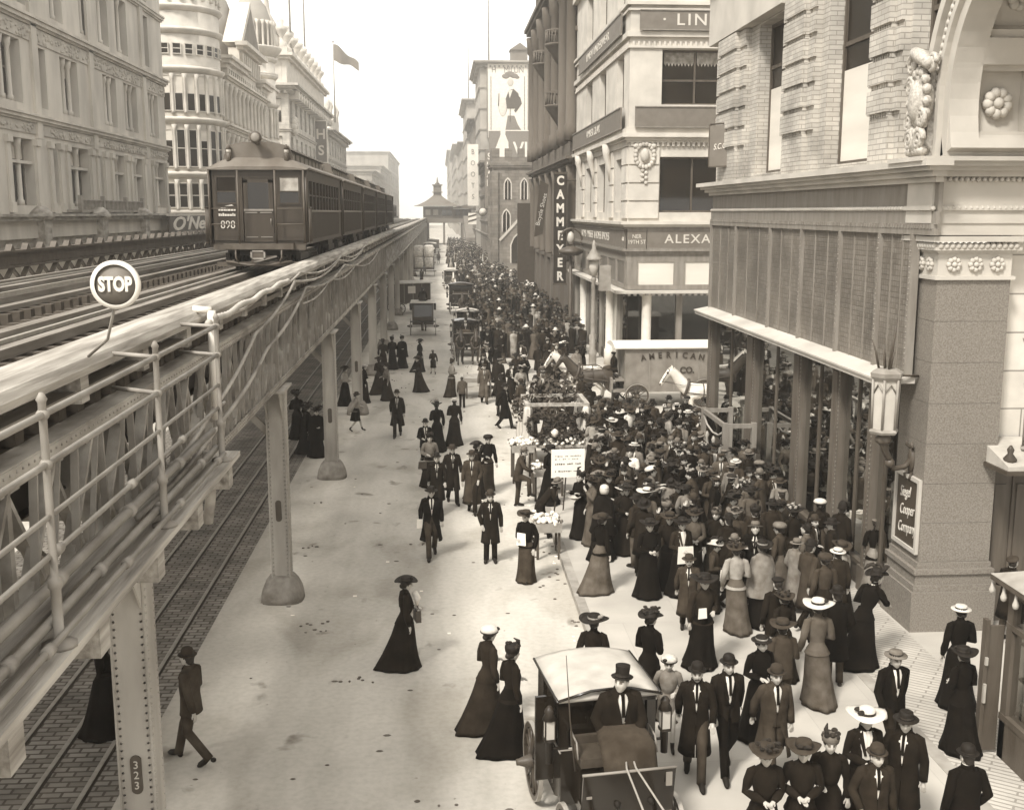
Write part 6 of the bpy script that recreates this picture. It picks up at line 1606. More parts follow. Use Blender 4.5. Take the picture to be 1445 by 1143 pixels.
# ================================================================ HORSES
def make_horse(coat_, mane, step=0):
    V, E_, Rr = [], [], []
    def v(p, r, par=None):
        V.append(p); Rr.append(r)
        if par is not None: E_.append((par, len(V) - 1))
        return len(V) - 1
    mid = v((0, -.15, 1.19), (.27, .29)); rp = v((0, -.62, 1.26), (.25, .27), mid); dock = v((0, -.86, 1.30), (.12, .14), rp)
    chs = v((0, .38, 1.20), (.24, .30), mid); wth = v((0, .55, 1.30), (.18, .24), chs); n1 = v((0, .80, 1.55), (.14, .22), wth); n2 = v((0, .98, 1.80), (.105, .155), n1); pol = v((0, 1.09, 1.95), (.09, .10), n2)
    fh = v((0, 1.22, 1.90), (.10, .115), pol); fc = v((0, 1.39, 1.66), (.078, .092), fh); ms = v((0, 1.50, 1.48), (.066, .072), fc); v((0, 1.53, 1.42), (.055, .05), ms)
    for s in (-1, 1):
        e = v((s * .055, 1.10, 2.06), (.028, .028), pol); v((s * .065, 1.11, 2.16), (.006, .006), e)
        q = .10 * s * step
        a = v((s * .14, .42, .98), (.11, .13), chs); b = v((s * .145, .44 + q, .74), (.07, .075), a); k = v((s * .14, .47 + q * 2, .50), (.052, .052), b); c = v((s * .14, .46 + q * 2, .30), (.036, .036), k); f = v((s * .14, .46 + q * 2.2, .14), (.044, .044), c); v((s * .14, .50 + q * 2.2, .05), (.055, .055), f)
        a = v((s * .13, -.70, 1.02), (.15, .18), rp); b = v((s * .145, -.60 - q, .78), (.10, .11), a); k = v((s * .14, -.90 - q * 1.6, .54), (.058, .058), b); c = v((s * .14, -.88 - q * 1.7, .32), (.04, .04), k); f = v((s * .14, -.84 - q * 1.8, .15), (.046, .046), c); v((s * .14, -.79 - q * 1.8, .05), (.056, .056), f)
    me = bpy.data.meshes.new('h'); me.from_pydata(V, E_, []); o = bpy.data.objects.new('h', me); C.objects.link(o); o.modifiers.new('s', 'SKIN'); lay = me.skin_vertices[0].data
    for i, r in enumerate(Rr): lay[i].radius = r
    lay[0].use_root = True; sb = o.modifiers.new('u', 'SUBSURF'); sb.levels = sb.render_levels = 2
    m2 = bpy.data.meshes.new_from_object(o.evaluated_get(bpy.context.evaluated_depsgraph_get())); b = MB(); b.mat(coat_); b.mat('hoof'); b.mat('face_dark'); b.cur = 0
    b.add([x.co.copy() for x in m2.vertices], [tuple(p.vertices) for p in m2.polygons], True)
    for q in range(len(b.f)):
        c = sum((b.v[i] for i in b.f[q]), Vector()) / len(b.f[q])
        if c.z < .10: b.m[q] = 1
        elif c.y > 1.5 and c.z < 1.52: b.m[q] = 2
    b.cur = 2
    for s in (-1, 1): b.ell((s * .085, 1.26, 1.90), .02, .03, .025, 8, 5)
    bpy.data.objects.remove(o); bpy.data.meshes.remove(me); bpy.data.meshes.remove(m2)
    body = b.mesh('horse')
    b = nb(mane)
    for k in range(14):
        t = k / 13; p = Vector((0, .50, 1.56)).lerp(Vector((0, 1.02, 2.06)), t); b.tube([p, p + Vector((.05, -.03, -.08)), p + Vector((.09, -.02, -.26))], [.035, .04, .01], 5)
    b.tube([(0, 1.14, 2.08), (0, 1.24, 2.0), (.01, 1.30, 1.88)], [.03, .04, .01], 5); mn = b.mesh('mane')
    b = nb(mane); b.tube([(0, -.86, 1.32), (0, -1.0, 1.25), (0, -1.06, 1.0), (0, -1.03, .6), (0, -1.0, .45)], [.05, .07, .08, .06, .01], 8); tl = b.mesh('tail')
    b = nb('leather')
    rings = [ring(0, .60, 0, .26, .3, 18)]
    b.tube([(.24 * math.cos(a), .60 - .22 * math.sin(a) * .5, 1.30 + .34 * math.sin(a)) for a in [2 * PI * k / 18 for k in range(19)]], .055, 7)
    for y, r in ((-.02, .31), (-.45, .29)): b.tube([(r * .92 * math.cos(a), y, 1.19 + (r + .03) * math.sin(a)) for a in [2 * PI * k / 18 for k in range(19)]], .02, 5)
    b.tube([(0, .45, 1.56), (0, 0, 1.52), (0, -.6, 1.55), (0, -.85, 1.42)], .018, 5)
    for s in (-1, 1): b.tube([(s * .27, .58, 1.2), (s * .31, -.1, 1.12), (s * .34, -1.2, 1.0), (s * .36, -2.0, .9)], .02, 5); b.tube([(s * .075, 1.2, 1.98), (s * .085, 1.38, 1.72), (s * .07, 1.47, 1.56)], .012, 5); b.tube([(s * .07, 1.47, 1.58), (s * .2, .7, 1.45), (s * .2, -.3, 1.5)], .010, 5); b.ell((s * .1, 1.28, 1.9), .012, .05, .045, 6, 4)
    b.tube([(-.08, 1.42, 1.66), (0, 1.47, 1.70), (.08, 1.42, 1.66)], .012, 5); b.tube([(-.09, 1.2, 2.0), (0, 1.26, 2.03), (.09, 1.2, 2.0)], .012, 5)
    hn = b.mesh('harness')
    return body, mn, tl, hn
HORSE = {('dark', 1): make_horse('horse_dark', 'mane_dark', 1), ('brown', 0): make_horse('horse_brown', 'mane_dark', 0), ('white', 0): make_horse('horse_white', 'mane_pale', .4)}
def horse(kind, x, y, rz, label, group=None, s=1.):
    bd, mn, tl, hn = HORSE[kind]
    o = link('horse', bd, None, (x, y, 0), rz); o.scale = (s, s, s); tag(o, label, 'horse', group)
    link('mane', mn, o); link('tail', tl, o); link('harness', hn, o)
    return o
# ================================================================ WHEELED VEHICLES
def wheel(root, x, y, r, spokes=14, m='coach_brown', w=.05):
    b = nb(m); n = 28
    rings = []
    for k in range(n):
        a = 2 * PI * k / n; c, s_ = math.cos(a), math.sin(a)
        rings.append([(x + dx, y + rr * c, r + rr * s_) for dx, rr in ((-w / 2, r - .015), (w / 2, r - .015), (w / 2, r - .085), (-w / 2, r - .085))])
    b.loft(rings, False, False, True)
    for k in range(spokes): a = 2 * PI * k / spokes; b.tube([(x, y + .07 * math.cos(a), r + .07 * math.sin(a)), (x, y + (r - .07) * math.cos(a), r + (r - .07) * math.sin(a))], [.026, .018], 5)
    o = part('wheel', b, root)
    b = nb('rail_steel'); rings = []
    for k in range(n):
        a = 2 * PI * k / n; c, s_ = math.cos(a), math.sin(a); rings.append([(x + dx, y + rr * c, r + rr * s_) for dx, rr in ((-w / 2 - .004, r), (w / 2 + .004, r), (w / 2 + .004, r - .016), (-w / 2 - .004, r - .016))])
    b.loft(rings, False, False, True); part('tyre', b, o)
    b = nb('iron_dark'); sgn = 1 if x > 0 else -1; b.lathe([(.09, -.1 * sgn), (.1, 0), (.085, .1 * sgn), (.05, .2 * sgn), (.045, .24 * sgn)], (x, y, r), 12, 'X'); part('hub', b, o)
    return o
def carriage(name, label, cat, x, y, rz, closed=True, roof='canvas_pale', body='coach_black', driver_front=True, group=None, lamps=True, detail=True, W=.66):
    """brougham: local +y is forward; box seat and dash in front of the closed body"""
    t = thing(name, label, cat, (x, y, 0), rz, group)
    b = nb(body)
    # body sides with curved under-line, front and back panels, window openings left in the sides
    side = [(-.95, .75), (-.98, 1.25), (-.92, 1.95), (.30, 1.95), (.42, 1.25), (.40, .62), (.1, .48), (-.55, .50)]
    for s in (-1, 1):
        xo, xi = s * W, s * (W - .04); lo, hi = min(xo, xi), max(xo, xi)
        b.prism([(-.98, 1.25), (.42, 1.25), (.40, .62), (.1, .48), (-.55, .50), (-.95, .75)], lo, hi, 'X')
        for y0, y1 in ((-.97, -.60), (-.05, .02), (.26, .36)): b.prism([(y0, 1.25), (y1, 1.25), (y1 - .02, 1.98), (y0 + .02, 1.98)], lo, hi, 'X')
        b.prism([(-.94, 1.86), (.33, 1.86), (.31, 2.0), (-.93, 2.0)], lo, hi, 'X')
    b.prism([(-.99, .7), (-.95, .7), (-.90, 2.0), (-.94, 2.0)], -W, W, 'X')
    b.box(-W, W, .36, .42, .55, 1.28); b.box(-W, -W + .12, .31, .37, 1.28, 2.0); b.box(W - .12, W, .31, .37, 1.28, 2.0); b.box(-W, W, .31, .37, 1.88, 2.0); b.box(-W + .03, W - .03, -.9, .4, .5, .56)
    bd = part('body', b, t)
    b = nb('coach_trim')
    for s in (-1, 1): b.tube([(s * (W + .005), -.99, 1.26), (s * (W + .005), .43, 1.26)], .014, 5); b.tube([(s * (W + .005), -.95, 1.99), (s * (W + .005), .34, 1.99)], .018, 5); b.tube([(s * (W + .006), -.02, .6), (s * (W + .006), -.02, 1.95)], .008, 5)
    b.tube([(-W, .40, 1.28), (W, .40, 1.28)], .014, 5); b.tube([(-W, .375, 1.99), (W, .375, 1.99)], .018, 5); part('mouldings', b, bd)
    b = nb('pane_dark'); b.quad((-W + .12, .33, 1.28), (W - .12, .33, 1.28), (W - .12, .31, 1.88), (-W + .12, .31, 1.88))
    for s in (-1, 1): b.quad((s * (W - .025), .02, 1.26), (s * (W - .025), .28, 1.26), (s * (W - .025), .28, 1.88), (s * (W - .025), .02, 1.88)); b.quad((s * (W - .025), -.6, 1.26), (s * (W - .025), -.05, 1.26), (s * (W - .025), -.05, 1.88), (s * (W - .025), -.6, 1.88))
    part('windows', b, bd)
    b = nb(roof); rings = []
    for yy in (-1.02, -.9, -.3, .3, .44):
        k = .0 if abs(yy + .3) < .9 and yy < .35 else -.02; rings.append([(xx * (W + .05), yy, 2.0 + .13 * (1 - (xx) ** 2) * (1 if yy not in (-1.02, .44) else .8) + k) for xx in (-1, -.75, -.4, 0, .4, .75, 1)] + [((W + .04), yy, 1.97), (-(W + .04), yy, 1.97)])
    b.loft(rings, True, True); rf = part('roof', b, t)
    b = nb(body); b.tube([(-W - .04, .45, 2.0), (-W * .4, .46, 2.115), (0, .46, 2.125), (W * .4, .46, 2.115), (W + .04, .45, 2.0)], .02, 5)
    for s in (-1, 1): b.tube([(s * (W + .05), -1.02, 1.99), (s * (W + .05), .45, 1.99)], .02, 5)
    part('roof_edge', b, rf)
    # box seat, footboard and dash
    b = nb(body); b.box(-.5, .5, .42, .85, .62, 1.26); b.box(-.52, .52, .8, 1.25, .74, .80); b.prism([(1.22, .74), (1.26, .74), (1.38, 1.42), (1.34, 1.42)], -.60, .60, 'X'); part('boot', b, t)
    b = nb('leather'); b.prism([(.40, 1.26), (.88, 1.26), (.86, 1.37), (.42, 1.39)], -.5, .5, 'X'); b.box(-.5, .5, .40, .46, 1.37, 1.5); part('box_seat', b, t)
    b = nb('coach_trim'); b.tube([(-.61, 1.36, 1.43), (.61, 1.36, 1.43)], .02, 6); b.box(-.6, .6, 1.235, 1.27, .74, .80); b.box(-.55, -.47, 1.37, 1.39, 1.2, 1.38); b.box(.48, .55, 1.335, 1.35, 1.1, 1.13)
    for s in (-1, 1): b.tube([(s * .52, .45, 1.37), (s * .53, .46, 1.58), (s * .53, .75, 1.56), (s * .53, .84, 1.37)], .014, 5)
    part('dash_rail', b, t)
    if lamps:
        for s in (-1, 1):
            b = nb('iron_black'); b.box(s * (W + .14) - .07, s * (W + .14) + .07, .28, .42, 1.42, 1.46); b.lathe([(.05, 1.1), (.055, 1.4), (.09, 1.44)], (s * (W + .14), .35, 0), 8); b.lathe([(.10, 1.72), (.06, 1.8), (.07, 1.84), (.03, 1.9)], (s * (W + .14), .35, 0), 8); b.tube([(s * W, .35, 1.3), (s * (W + .14), .35, 1.3)], .02, 5)
            for q in (-1, 1): b.tube([(s * (W + .14) + q * .065, .42, 1.46), (s * (W + .14) + q * .065, .42, 1.72)], .01, 4)
            lp = part('lamp', b, t); b = nb('lamp_glass'); b.box(s * (W + .14) - .06, s * (W + .14) + .06, .29, .415, 1.46, 1.72); part('glass', b, lp)
    b = nb('iron_dark')
    b.tube([(-.72, -.75, .55), (.72, -.75, .55)], .035, 6); b.tube([(-.66, 1.0, .42), (.66, 1.0, .42)], .035, 6)
    for s in (-1, 1): b.tube([(s * .5, -1.05, .62), (s * .5, -.75, .58), (s * .5, -.3, .66)], .025, 5); b.tube([(s * .5, .7, .56), (s * .5, 1.0, .46), (s * .5, 1.25, .6)], .025, 5)
    b.tube([(0, -.75, .5), (0, 1.0, .46)], .04, 6); part('axles_springs', b, t)
    for s in (-1, 1): wheel(t, s * .78, -.75, .56); wheel(t, s * .74, 1.0, .42, 12)
    b = nb('coach_brown')
    for s in (-1, 1): b.tube([(s * .40, 1.1, .6), (s * .42, 1.6, .85), (s * .42, 2.6, 1.02), (s * .36, 3.4, 1.08)], .03, 6)
    part('shafts', b, t)
    return t
# the near brougham with its coachman
cbx, cby, crz = 2.12, 13.95, PI + .13
nc = carriage('cab', 'near black brougham cab with a pale curved roof and two lamps, driven towards us', 'carriage', cbx, cby, crz, W=.66)
# open door on its far side, seen edge-on
b = nb('coach_black'); b.box(.67, .92, .0, .05, .7, 1.9); part('open_door', b, nc)
def at(t_, x, y, z):
    a = t_.rotation_euler[2]; return (t_.location.x + x * math.cos(a) - y * math.sin(a), t_.location.y + x * math.sin(a) + y * math.cos(a), z)
k = at(nc, 0, 3.9, 0); horse(('dark', 1), k[0], k[1], crz, 'dark harness horse in the shafts of the near brougham cab, out of the picture')
# a seated coachman with rug over his knees, reins in hand
def coachman(x, y, z, rz, label, hat='tophat', s=1., cloth='cloth_coal'):
    ps = pose(('reins', 'down'), 'sit', .04, -.7, -.15); ps['hip'] = .55
    drop = -.38
    for q in ('armL', 'armR'): ps[q] = tuple((p[0], p[1], p[2] + drop) for p in ps[q])
    ps['HM'] = Matrix.Translation((0, 0, drop)) @ ps['HM']
    if 'coachman_sit' not in KIT:
        V0 = dict(ps)
        # trunk shifted down: build in seated space
        P2 = pose(('reins', 'pocket'), 'stand', .04, -.75, -.15)
        P2['legL'] = ((-.16, .40, .88), (-.17, .44, .46)); P2['legR'] = ((.16, .40, .88), (.17, .44, .46)); P2['hip'] = .95
        b1 = body_mesh(P2, 'person'); ct = coat(P2, .82, 1.2, .12, True, .8, .3).mesh('coat'); sh_ = shirt(P2).mesh('shirt'); bt = boots(P2).mesh('boots')
        b = nb('cloth_slate'); rings = []
        for yy, zc, hw, hh in ((-.10, .98, .24, .10), (.05, 1.0, .27, .12), (.25, .98, .30, .13), (.42, .92, .31, .15), (.50, .76, .30, .13), (.50, .56, .30, .10), (.48, .48, .28, .08)):
            rings.append([(hw * math.cos(a) * (1 + .06 * math.cos(5 * a)), yy + (.12 * math.sin(a) if yy > .45 else .02 * math.sin(a)), zc + hh * math.sin(a) * (1 if yy < .45 else .2)) for a in [2 * PI * k / 18 for k in range(18)]])
        b.loft(rings); rug = b.mesh('lap_rug')
        KIT['coachman_sit'] = {'body': b1, 'parts': [('trousers', trousers(P2).mesh('trousers')), ('coat', ct), ('shirt', sh_), ('boots', bt), ('lap_rug', rug)], 'HM': P2['HM'], 'ps': P2}
    return person('coachman_sit', x, y, rz, hat, label, main=cloth, low='cloth_coal', z=z, s=s, hair='man')
k = at(nc, -.08, .62, 0)
coachman(k[0], k[1], .50, crz, 'coachman in a top hat on the near cab, head turned aside, holding reins', s=1.15)
b = nb('strap_pale')
for s in (-1, 1):
    p = [at(nc, -.10 + s * .03, .93, 1.50), at(nc, .0 + s * .06, 1.42, 1.50), at(nc, s * .14, 2.6, 1.40), at(nc, s * .2, 3.6, 1.52), at(nc, s * .2, 4.6, 1.46)]; b.tube([Vector(q) for q in p], .013, 5)
single('reins', b, 'pale leather reins running forward from the hands of the top-hatted coachman', 'reins')
b = nb('coach_brown'); p = [at(nc, .58, .9, 1.25), at(nc, .62, .75, 1.9), at(nc, .64, .6, 2.7)]; b.tube([Vector(q) for q in p], [.014, .01, .005], 5); single('whip', b, 'thin upright whip beside the left lamp of the near cab', 'whip')
# pair-horse coach coming up the avenue, and those behind it
c2 = carriage('coach', 'open-fronted dark coach with white roof edge drawn by two horses up the crowded avenue', 'carriage', 1.45, 64.6, PI + .04, body='coach_black', roof='coach_black', W=.72)
horse(('dark', 1), 1.05, 60.4, PI + .04, 'left dark horse of the pair drawing the coach up the avenue'); horse(('brown', 0), 1.9, 60.5, PI, 'right bay horse of the pair drawing the coach up the avenue')
coachman(1.45, 64.0, .50, PI, 'coachman on the box of the pair-horse coach up the avenue', 'tophat')
c3 = carriage('cab', 'second dark cab with a pale flat roof following close behind the pair-horse coach', 'carriage', 1.75, 71.5, PI, body='coach_black', roof='canvas_pale', W=.7)
horse(('dark', 1), 1.75, 67.6, PI, 'dark horse half hidden between the pair-horse coach and the cab behind it')
coachman(1.75, 70.9, .50, PI, 'coachman on the second cab behind the pair-horse coach', 'bowler')
c4 = carriage('coach', 'tall dark coach with two bright lamps, third in the line of carriages up the avenue', 'carriage', 1.7, 92, PI, body='coach_black', roof='coach_brown', W=.8); c4.scale = (1.2, 1.2, 1.2)
horse(('white', 0), 1.3, 105, PI + .1, 'pale horse ahead of the carriages far up the crowded avenue'); horse(('brown', 0), 1.7, 87.2, PI, 'bay horse drawing the tall lamp-lit coach')
c5 = carriage('cab', 'small dark cab with a white roof far up the avenue beside the bale wagon', 'carriage', 1.2, 122, PI, W=.75)
horse(('white', 0), 1.4, 117.5, PI, 'white horse drawing the small white-roofed cab far up the avenue')
# hansom cab seen from behind
hc = thing('hansom_cab', 'dark two-wheeled cab with pale roof edge seen from behind in the open roadway', 'carriage', (-1.2, 75.6, 0), 0)
b = nb('coach_brown'); b.prism([(-.75, .75), (.6, .62), (.75, 1.0), (.55, 2.25), (-.7, 2.25), (-.85, 1.3)], -.72, .72, 'X'); bd = part('body', b, hc)
b = nb('coach_black'); b.box(-.62, .62, -.87, -.84, 1.25, 2.05) if False else b.prism([(-.88, 1.32), (-.86, 1.32), (-.74, 2.1), (-.76, 2.1)], -.6, .6, 'X'); b.box(-.85, .85, -.95, -.8, .95, 1.05); part('back_panel', b, bd)
b = nb('canvas_pale'); b.prism([(-.95, 2.25), (.8, 2.25), (.7, 2.36), (-.85, 2.36)], -.82, .82, 'X'); part('roof', b, hc)
b = nb('coach_black'); b.box(-.9, -.74, -.5, .2, 1.75, 2.2); b.box(.74, .9, -.5, .2, 1.75, 2.2); part('side_boxes', b, hc)
b = nb('iron_dark'); b.tube([(-.85, -.1, .6), (.85, -.1, .6)], .04, 6); b.tube([(0, -.8, 1.0), (0, -.85, .4)], .05, 6); part('axle', b, hc)
for s in (-1, 1): wheel(hc, s * .86, -.1, .62)
b = nb('coach_brown')
for s in (-1, 1): b.tube([(s * .45, .5, .8), (s * .4, 2.6, 1.1)], .03, 6)
part('shafts', b, hc)
horse(('dark', 1), -1.2, 78.7, 0, 'dark horse hidden in front of the two-wheeled cab seen from behind')
coachman(-1.2, 75.2, 1.55, 0, 'driver perched high on the two-wheeled cab seen from behind', 'homburg')
# closed delivery wagon beside the columns
def box_wagon(label, x, y, rz, W, Ln, z0, z1, body, roof, windows=False, name='delivery_wagon', wr=.55):
    t = thing(name, label, 'wagon', (x, y, 0), rz)
    b = nb(body); b.box(-W, W, -Ln, Ln, z0, z1); b.box(-W - .03, W + .03, -Ln - .02, Ln + .02, z0 - .06, z0); bd = part('body', b, t)
    b = nb('coach_trim')
    for s in (-1, 1):
        for k in range(5): yy = -Ln + 2 * Ln * k / 4; b.box(s * W - .02, s * W + .02, max(-Ln, yy - .03), min(Ln, yy + .03), z0, z1)
        b.box(s * W - .02, s * W + .02, -Ln, Ln, z1 - .08, z1 - .02)
    part('battens', b, bd)
    b = nb(roof); rings = [[(xx * (W + .14), yy, z1 + .18 * (1 - xx * xx)) for xx in (-1, -.7, -.35, 0, .35, .7, 1)] + [((W + .13), yy, z1 - .05), (-(W + .13), yy, z1 - .05)] for yy in (-Ln - .12, Ln + .45)]
    b.loft(rings, True, False); part('roof', b, t)
    if windows:
        for s in (-1, 1): b = nb('blind'); b.box(s * (W + .03) - .02, s * (W + .03) + .02, -.2, .45, z0 + .75, z1 - .25); part('side_window', b, bd)
    b = nb(body); b.box(-W, W, Ln, Ln + .55, z0 - .06, z0 + .05); b.box(-W, W, Ln + .5, Ln + .6, z0 - .06, z0 + .55); b.box(-W + .1, W - .1, Ln, Ln + .35, z0 + .4, z0 + .48); part('seat', b, t)
    b = nb('iron_dark'); b.tube([(-W - .1, -Ln * .6, wr), (W + .1, -Ln * .6, wr)], .04, 6); b.tube([(-W - .1, Ln * .75, wr * .85), (W + .1, Ln * .75, wr * .85)], .04, 6)
    for s in (-1, 1): b.tube([(s * .5, -Ln * .6 - .4, z0 - .05), (s * .5, -Ln * .6, wr + .06), (s * .5, -Ln * .6 + .4, z0 - .05)], .03, 5); b.tube([(s * .5, Ln * .75 - .4, z0 - .05), (s * .5, Ln * .75, wr * .85 + .06), (s * .5, Ln * .75 + .4, z0 - .05)], .03, 5)
    part('running_gear', b, t)
    for s in (-1, 1): wheel(t, s * (W + .1), -Ln * .6, wr); wheel(t, s * (W + .1), Ln * .75, wr * .85, 12)
    return t, bd
box_wagon('dark closed delivery wagon with a pale side window and roof beside the columns', -2.6, 92.5, PI * .62, .95, 1.55, .95, 2.55, 'coach_brown', 'canvas_pale', True)
# the grey van crossing at the side street
van, vb = box_wagon('large grey van lettered AMERICAN CO. with a white roof stuck at the crossing', 10.0, 47.2, PI / 2, 1.0, 2.15, .75, 2.62, 'van_grey', 'white_paint', wr=.62)
VM = frame4((10.0, 46.17, 0), (1, 0, 0), (0, 0, 1))
VM = Matrix.Rotation(-PI / 2, 4, 'Z') @ Matrix.Translation((-10.0, -47.2, 0)) @ VM
for i, ch_ in enumerate('AMERICAN'):
    u = (i - 3.5) * .36; a = -u * .16
    text('lettering', ch_, vb, 'letter_dark', .36, VM @ Matrix.Translation((u - .1, 2.28 - .07 * u * u, 0)) @ Matrix.Rotation(a, 4, 'Z'), .008, .9, bold=.01)
text('lettering', 'CO.', vb, 'letter_dark', .38, VM @ Matrix.Translation((.55, 1.62, 0)), .008, .95, bold=.01)
horse(('brown', 0), 6.5, 46.8, PI / 2, 'brown harness horse pulling the lettered grey van through the crowd', s=1.08)
horse(('white', 0), 6.2, 47.9, PI / 2, 'white-faced horse on the far side of the brown van horse', s=1.08)
horse(('white', 0), 10.3, 42.4, PI / 2, 'white horse just in front of the grey van, half behind the store corner', s=1.1)
coachman(7.55, 47.2, .62, PI / 2, 'van driver seated under the white roof of the grey van', 'cap')
# bale wagon and white-topped wagons far up the roadway
def load_wagon(label, x, y, top):
    t = thing('loaded_wagon', label, 'wagon', (x, y, 0), 0)
    b = nb('coach_brown'); b.box(-1.25, 1.25, -2, 2, .95, 1.15)
    for s in (-1, 1):
        for k in range(4): b.box(s * 1.28 - .04, s * 1.28 + .04, -1.9 + k * 1.2, -1.8 + k * 1.2, .9, 2.2)
    part('bed', b, t)
    for s in (-1, 1): wheel(t, s * 1.38, -1.3, .7); wheel(t, s * 1.38, 1.3, .55, 12)
    b = nb('iron_dark'); b.tube([(-1.38, -1.3, .7), (1.38, -1.3, .7)], .05, 6); b.tube([(-1.38, 1.3, .55), (1.38, 1.3, .55)], .05, 6); part('axles', b, t)
    return t
load_wagon('wagon piled with roped pale bales going away up the roadway', -2.1, 147, 0)
for i, (x0, x1, z0, z1) in enumerate(((-1.2, -.05, 1.15, 2.55), (.05, 1.2, 1.15, 2.5), (-1.4, -.1, 2.56, 4.0), (0.0, 1.3, 2.52, 4.05))):
    b = nb('bale'); rings = []
    for yy in (-1.9, -1.8, -.5, 1.0, 1.8, 1.9):
        k = .85 if abs(yy) > 1.85 else 1; cx_, cz, hw, hh = (x0 + x1) / 2, (z0 + z1) / 2, (x1 - x0) / 2 * k, (z1 - z0) / 2 * k
        rings.append([(cx_ + hw * (abs(math.cos(a)) ** .35) * math.copysign(1, math.cos(a)), yy, cz + hh * (abs(math.sin(a)) ** .35) * math.copysign(1, math.sin(a))) for a in [2 * PI * q / 20 for q in range(20)]])
    b.loft(rings); single('bale', b, 'roped bale, %s of the load on the far wagon' % ('bottom left', 'bottom right', 'top left', 'top right')[i], 'bale', (-2.1, 147, 0), 0, 'bales roped on the far wagon')
for i, (x, y, lb) in enumerate(((-2.0, 176, 'white-topped wagon next ahead of the bale wagon'), (-1.8, 206, 'small white-topped wagon second ahead of the bale wagon'), (-1.2, 236, 'tiny white-topped wagon nearest the far station'))):
    box_wagon(lb, x, y, 0, 1.05, 1.8, .9, 2.7, 'coach_brown', 'white_paint', False, 'covered_wagon')
for x, y, lb in ((-.2, 182, 'dark horse trotting beside the first white-topped wagon'), (-2.1, 151.5, 'dark horse in the shafts of the bale wagon')): horse(('dark', 1), x, y, 0, lb)
# ================================================================ FLOWER STALL, carts and placards
fs_ = thing('flower_stall', 'street flower stall hung with dark wreaths between bunting-wrapped posts at the kerb', 'stall', (2.9, 35.6, 0))
b = nb('bunting')
for x, y in ((-.1, 1.2), (-.1, -.6), (1.8, 1.2), (1.8, -.6)):
    rings = []
    for z, r in ((0, .1), (.4, .26), (.9, .22), (1.5, .16), (2.0, .13), (2.1, .1)): rings.append([(x + r * (1 + .25 * math.cos(5 * a + z * 3)) * math.cos(a), y + r * (1 + .25 * math.cos(5 * a + z * 3)) * math.sin(a), z) for a in [2 * PI * q / 20 for q in range(20)]])
    b.loft(rings)
part('posts', b, fs_)
b = nb('timber_pale'); b.box(-.2, 1.9, -.66, -.54, 2.1, 2.2); b.box(-.2, 1.9, 1.14, 1.26, 2.1, 2.2); b.box(-.2, -.05, -.54, 1.14, 2.1, 2.2); b.box(1.75, 1.9, -.54, 1.14, 2.1, 2.2); b.box(-.2, 1.9, -.9, .9, .78, .86); part('frame', b, fs_)
def foliage_ball(b, c, r, n, m=None, sz=.08):
    for k in range(n):
        d = Vector((rnd.gauss(0, 1), rnd.gauss(0, 1), rnd.gauss(0, 1))).normalized() * r * rnd.uniform(.4, 1); p = Vector(c) + d; u = Vector((rnd.gauss(0, 1), rnd.gauss(0, 1), rnd.gauss(0, 1))).normalized() * sz; w = u.orthogonal().normalized() * sz * .5
        b.add([p - u, p + w, p + u, p - w], [(0, 1, 2, 3)], False)
b = nb('wreath')
for x, z, r in ((.2, 1.5, .32), (1.0, 1.45, .40), (1.6, 1.55, .30), (.6, 1.0, .3), (1.4, .98, .3)):
    for k in range(26):
        a = 2 * PI * k / 26; foliage_ball(b, (x + r * math.cos(a), -.75, z + r * math.sin(a)), .11, 16, sz=.07)
part('wreaths', b, fs_)
b = nb('foliage'); foliage_ball(b, (.9, .3, 2.3), .9, 260, sz=.1); foliage_ball(b, (-.1, .2, 1.9), .5, 160, sz=.1); foliage_ball(b, (1.0, -.3, 1.1), .7, 260, sz=.09); part('greenery', b, fs_)
b = nb('flower_pale')
for k in range(60): b.ell((rnd.uniform(-.1, 1.8), rnd.uniform(-.95, -.5), rnd.uniform(.86, 1.1)), .06, .06, .05, 6, 4)
b.ell((.75, -.8, 1.25), .14, .1, .14, 8, 5); part('blooms', b, fs_)
def flower_cart(label, x, y, W, D, H, n=60, wheels=False):
    t = thing('flower_cart', label, 'flower cart', (x, y, 0))
    b = nb('wood_crate'); b.box(-W, W, -D, D, H - .1, H); b.box(-W, W, -D - .03, -D, H - .16, H + .06); b.box(-W, W, D, D + .03, H - .16, H + .06); part('tray', b, t)
    b = nb('timber_dark')
    for sx in (-1, 1):
        for sy in (-1, 1): b.box(sx * (W - .06) - .03, sx * (W - .06) + .03, sy * (D - .06) - .03, sy * (D - .06) + .03, 0, H - .1)
    part('legs', b, t)
    b = nb('flower_pale')
    for k in range(n): b.ell((rnd.uniform(-W, W), rnd.uniform(-D, D), H + rnd.uniform(.02, .16)), .065, .065, .05, 7, 4)
    b.mat('foliage'); 
    for k in range(n): foliage_ball(b, (rnd.uniform(-W, W), rnd.uniform(-D, D), H + .05), .08, 3, sz=.05)
    part('flowers', b, t)
flower_cart('tall tray of white flowers on a stand at the left end of the flower stall', 2.5, 33.6, .35, .5, 1.15)
flower_cart('low handcart heaped with pale flowers where the stooping vendor works at the kerb', 2.55, 25.9, .32, .42, .85)
flower_cart('second tray of flowers on the street stand beside the woman in black', 3.1, 31.4, .45, .45, .9)
pc = thing('placard', 'white placard with lines of handwriting propped on an easel by the flower stall', 'placard', (3.4, 28.9, 0), .1)
b = nb('paper'); b.box(-.46, .46, -.02, .0, 1.22, 2.0); bd = part('board', b, pc)
b = nb('timber_dark'); b.tube([(-.4, .05, 0), (-.1, .02, 2.05)], .022, 5); b.tube([(.5, .05, 0), (.1, .02, 2.05)], .022, 5); b.tube([(0, .6, 0), (0, .02, 1.9)], .02, 5); part('easel', b, pc)
b = nb('letter_dark')                                      # hand-lettered lines too small to read
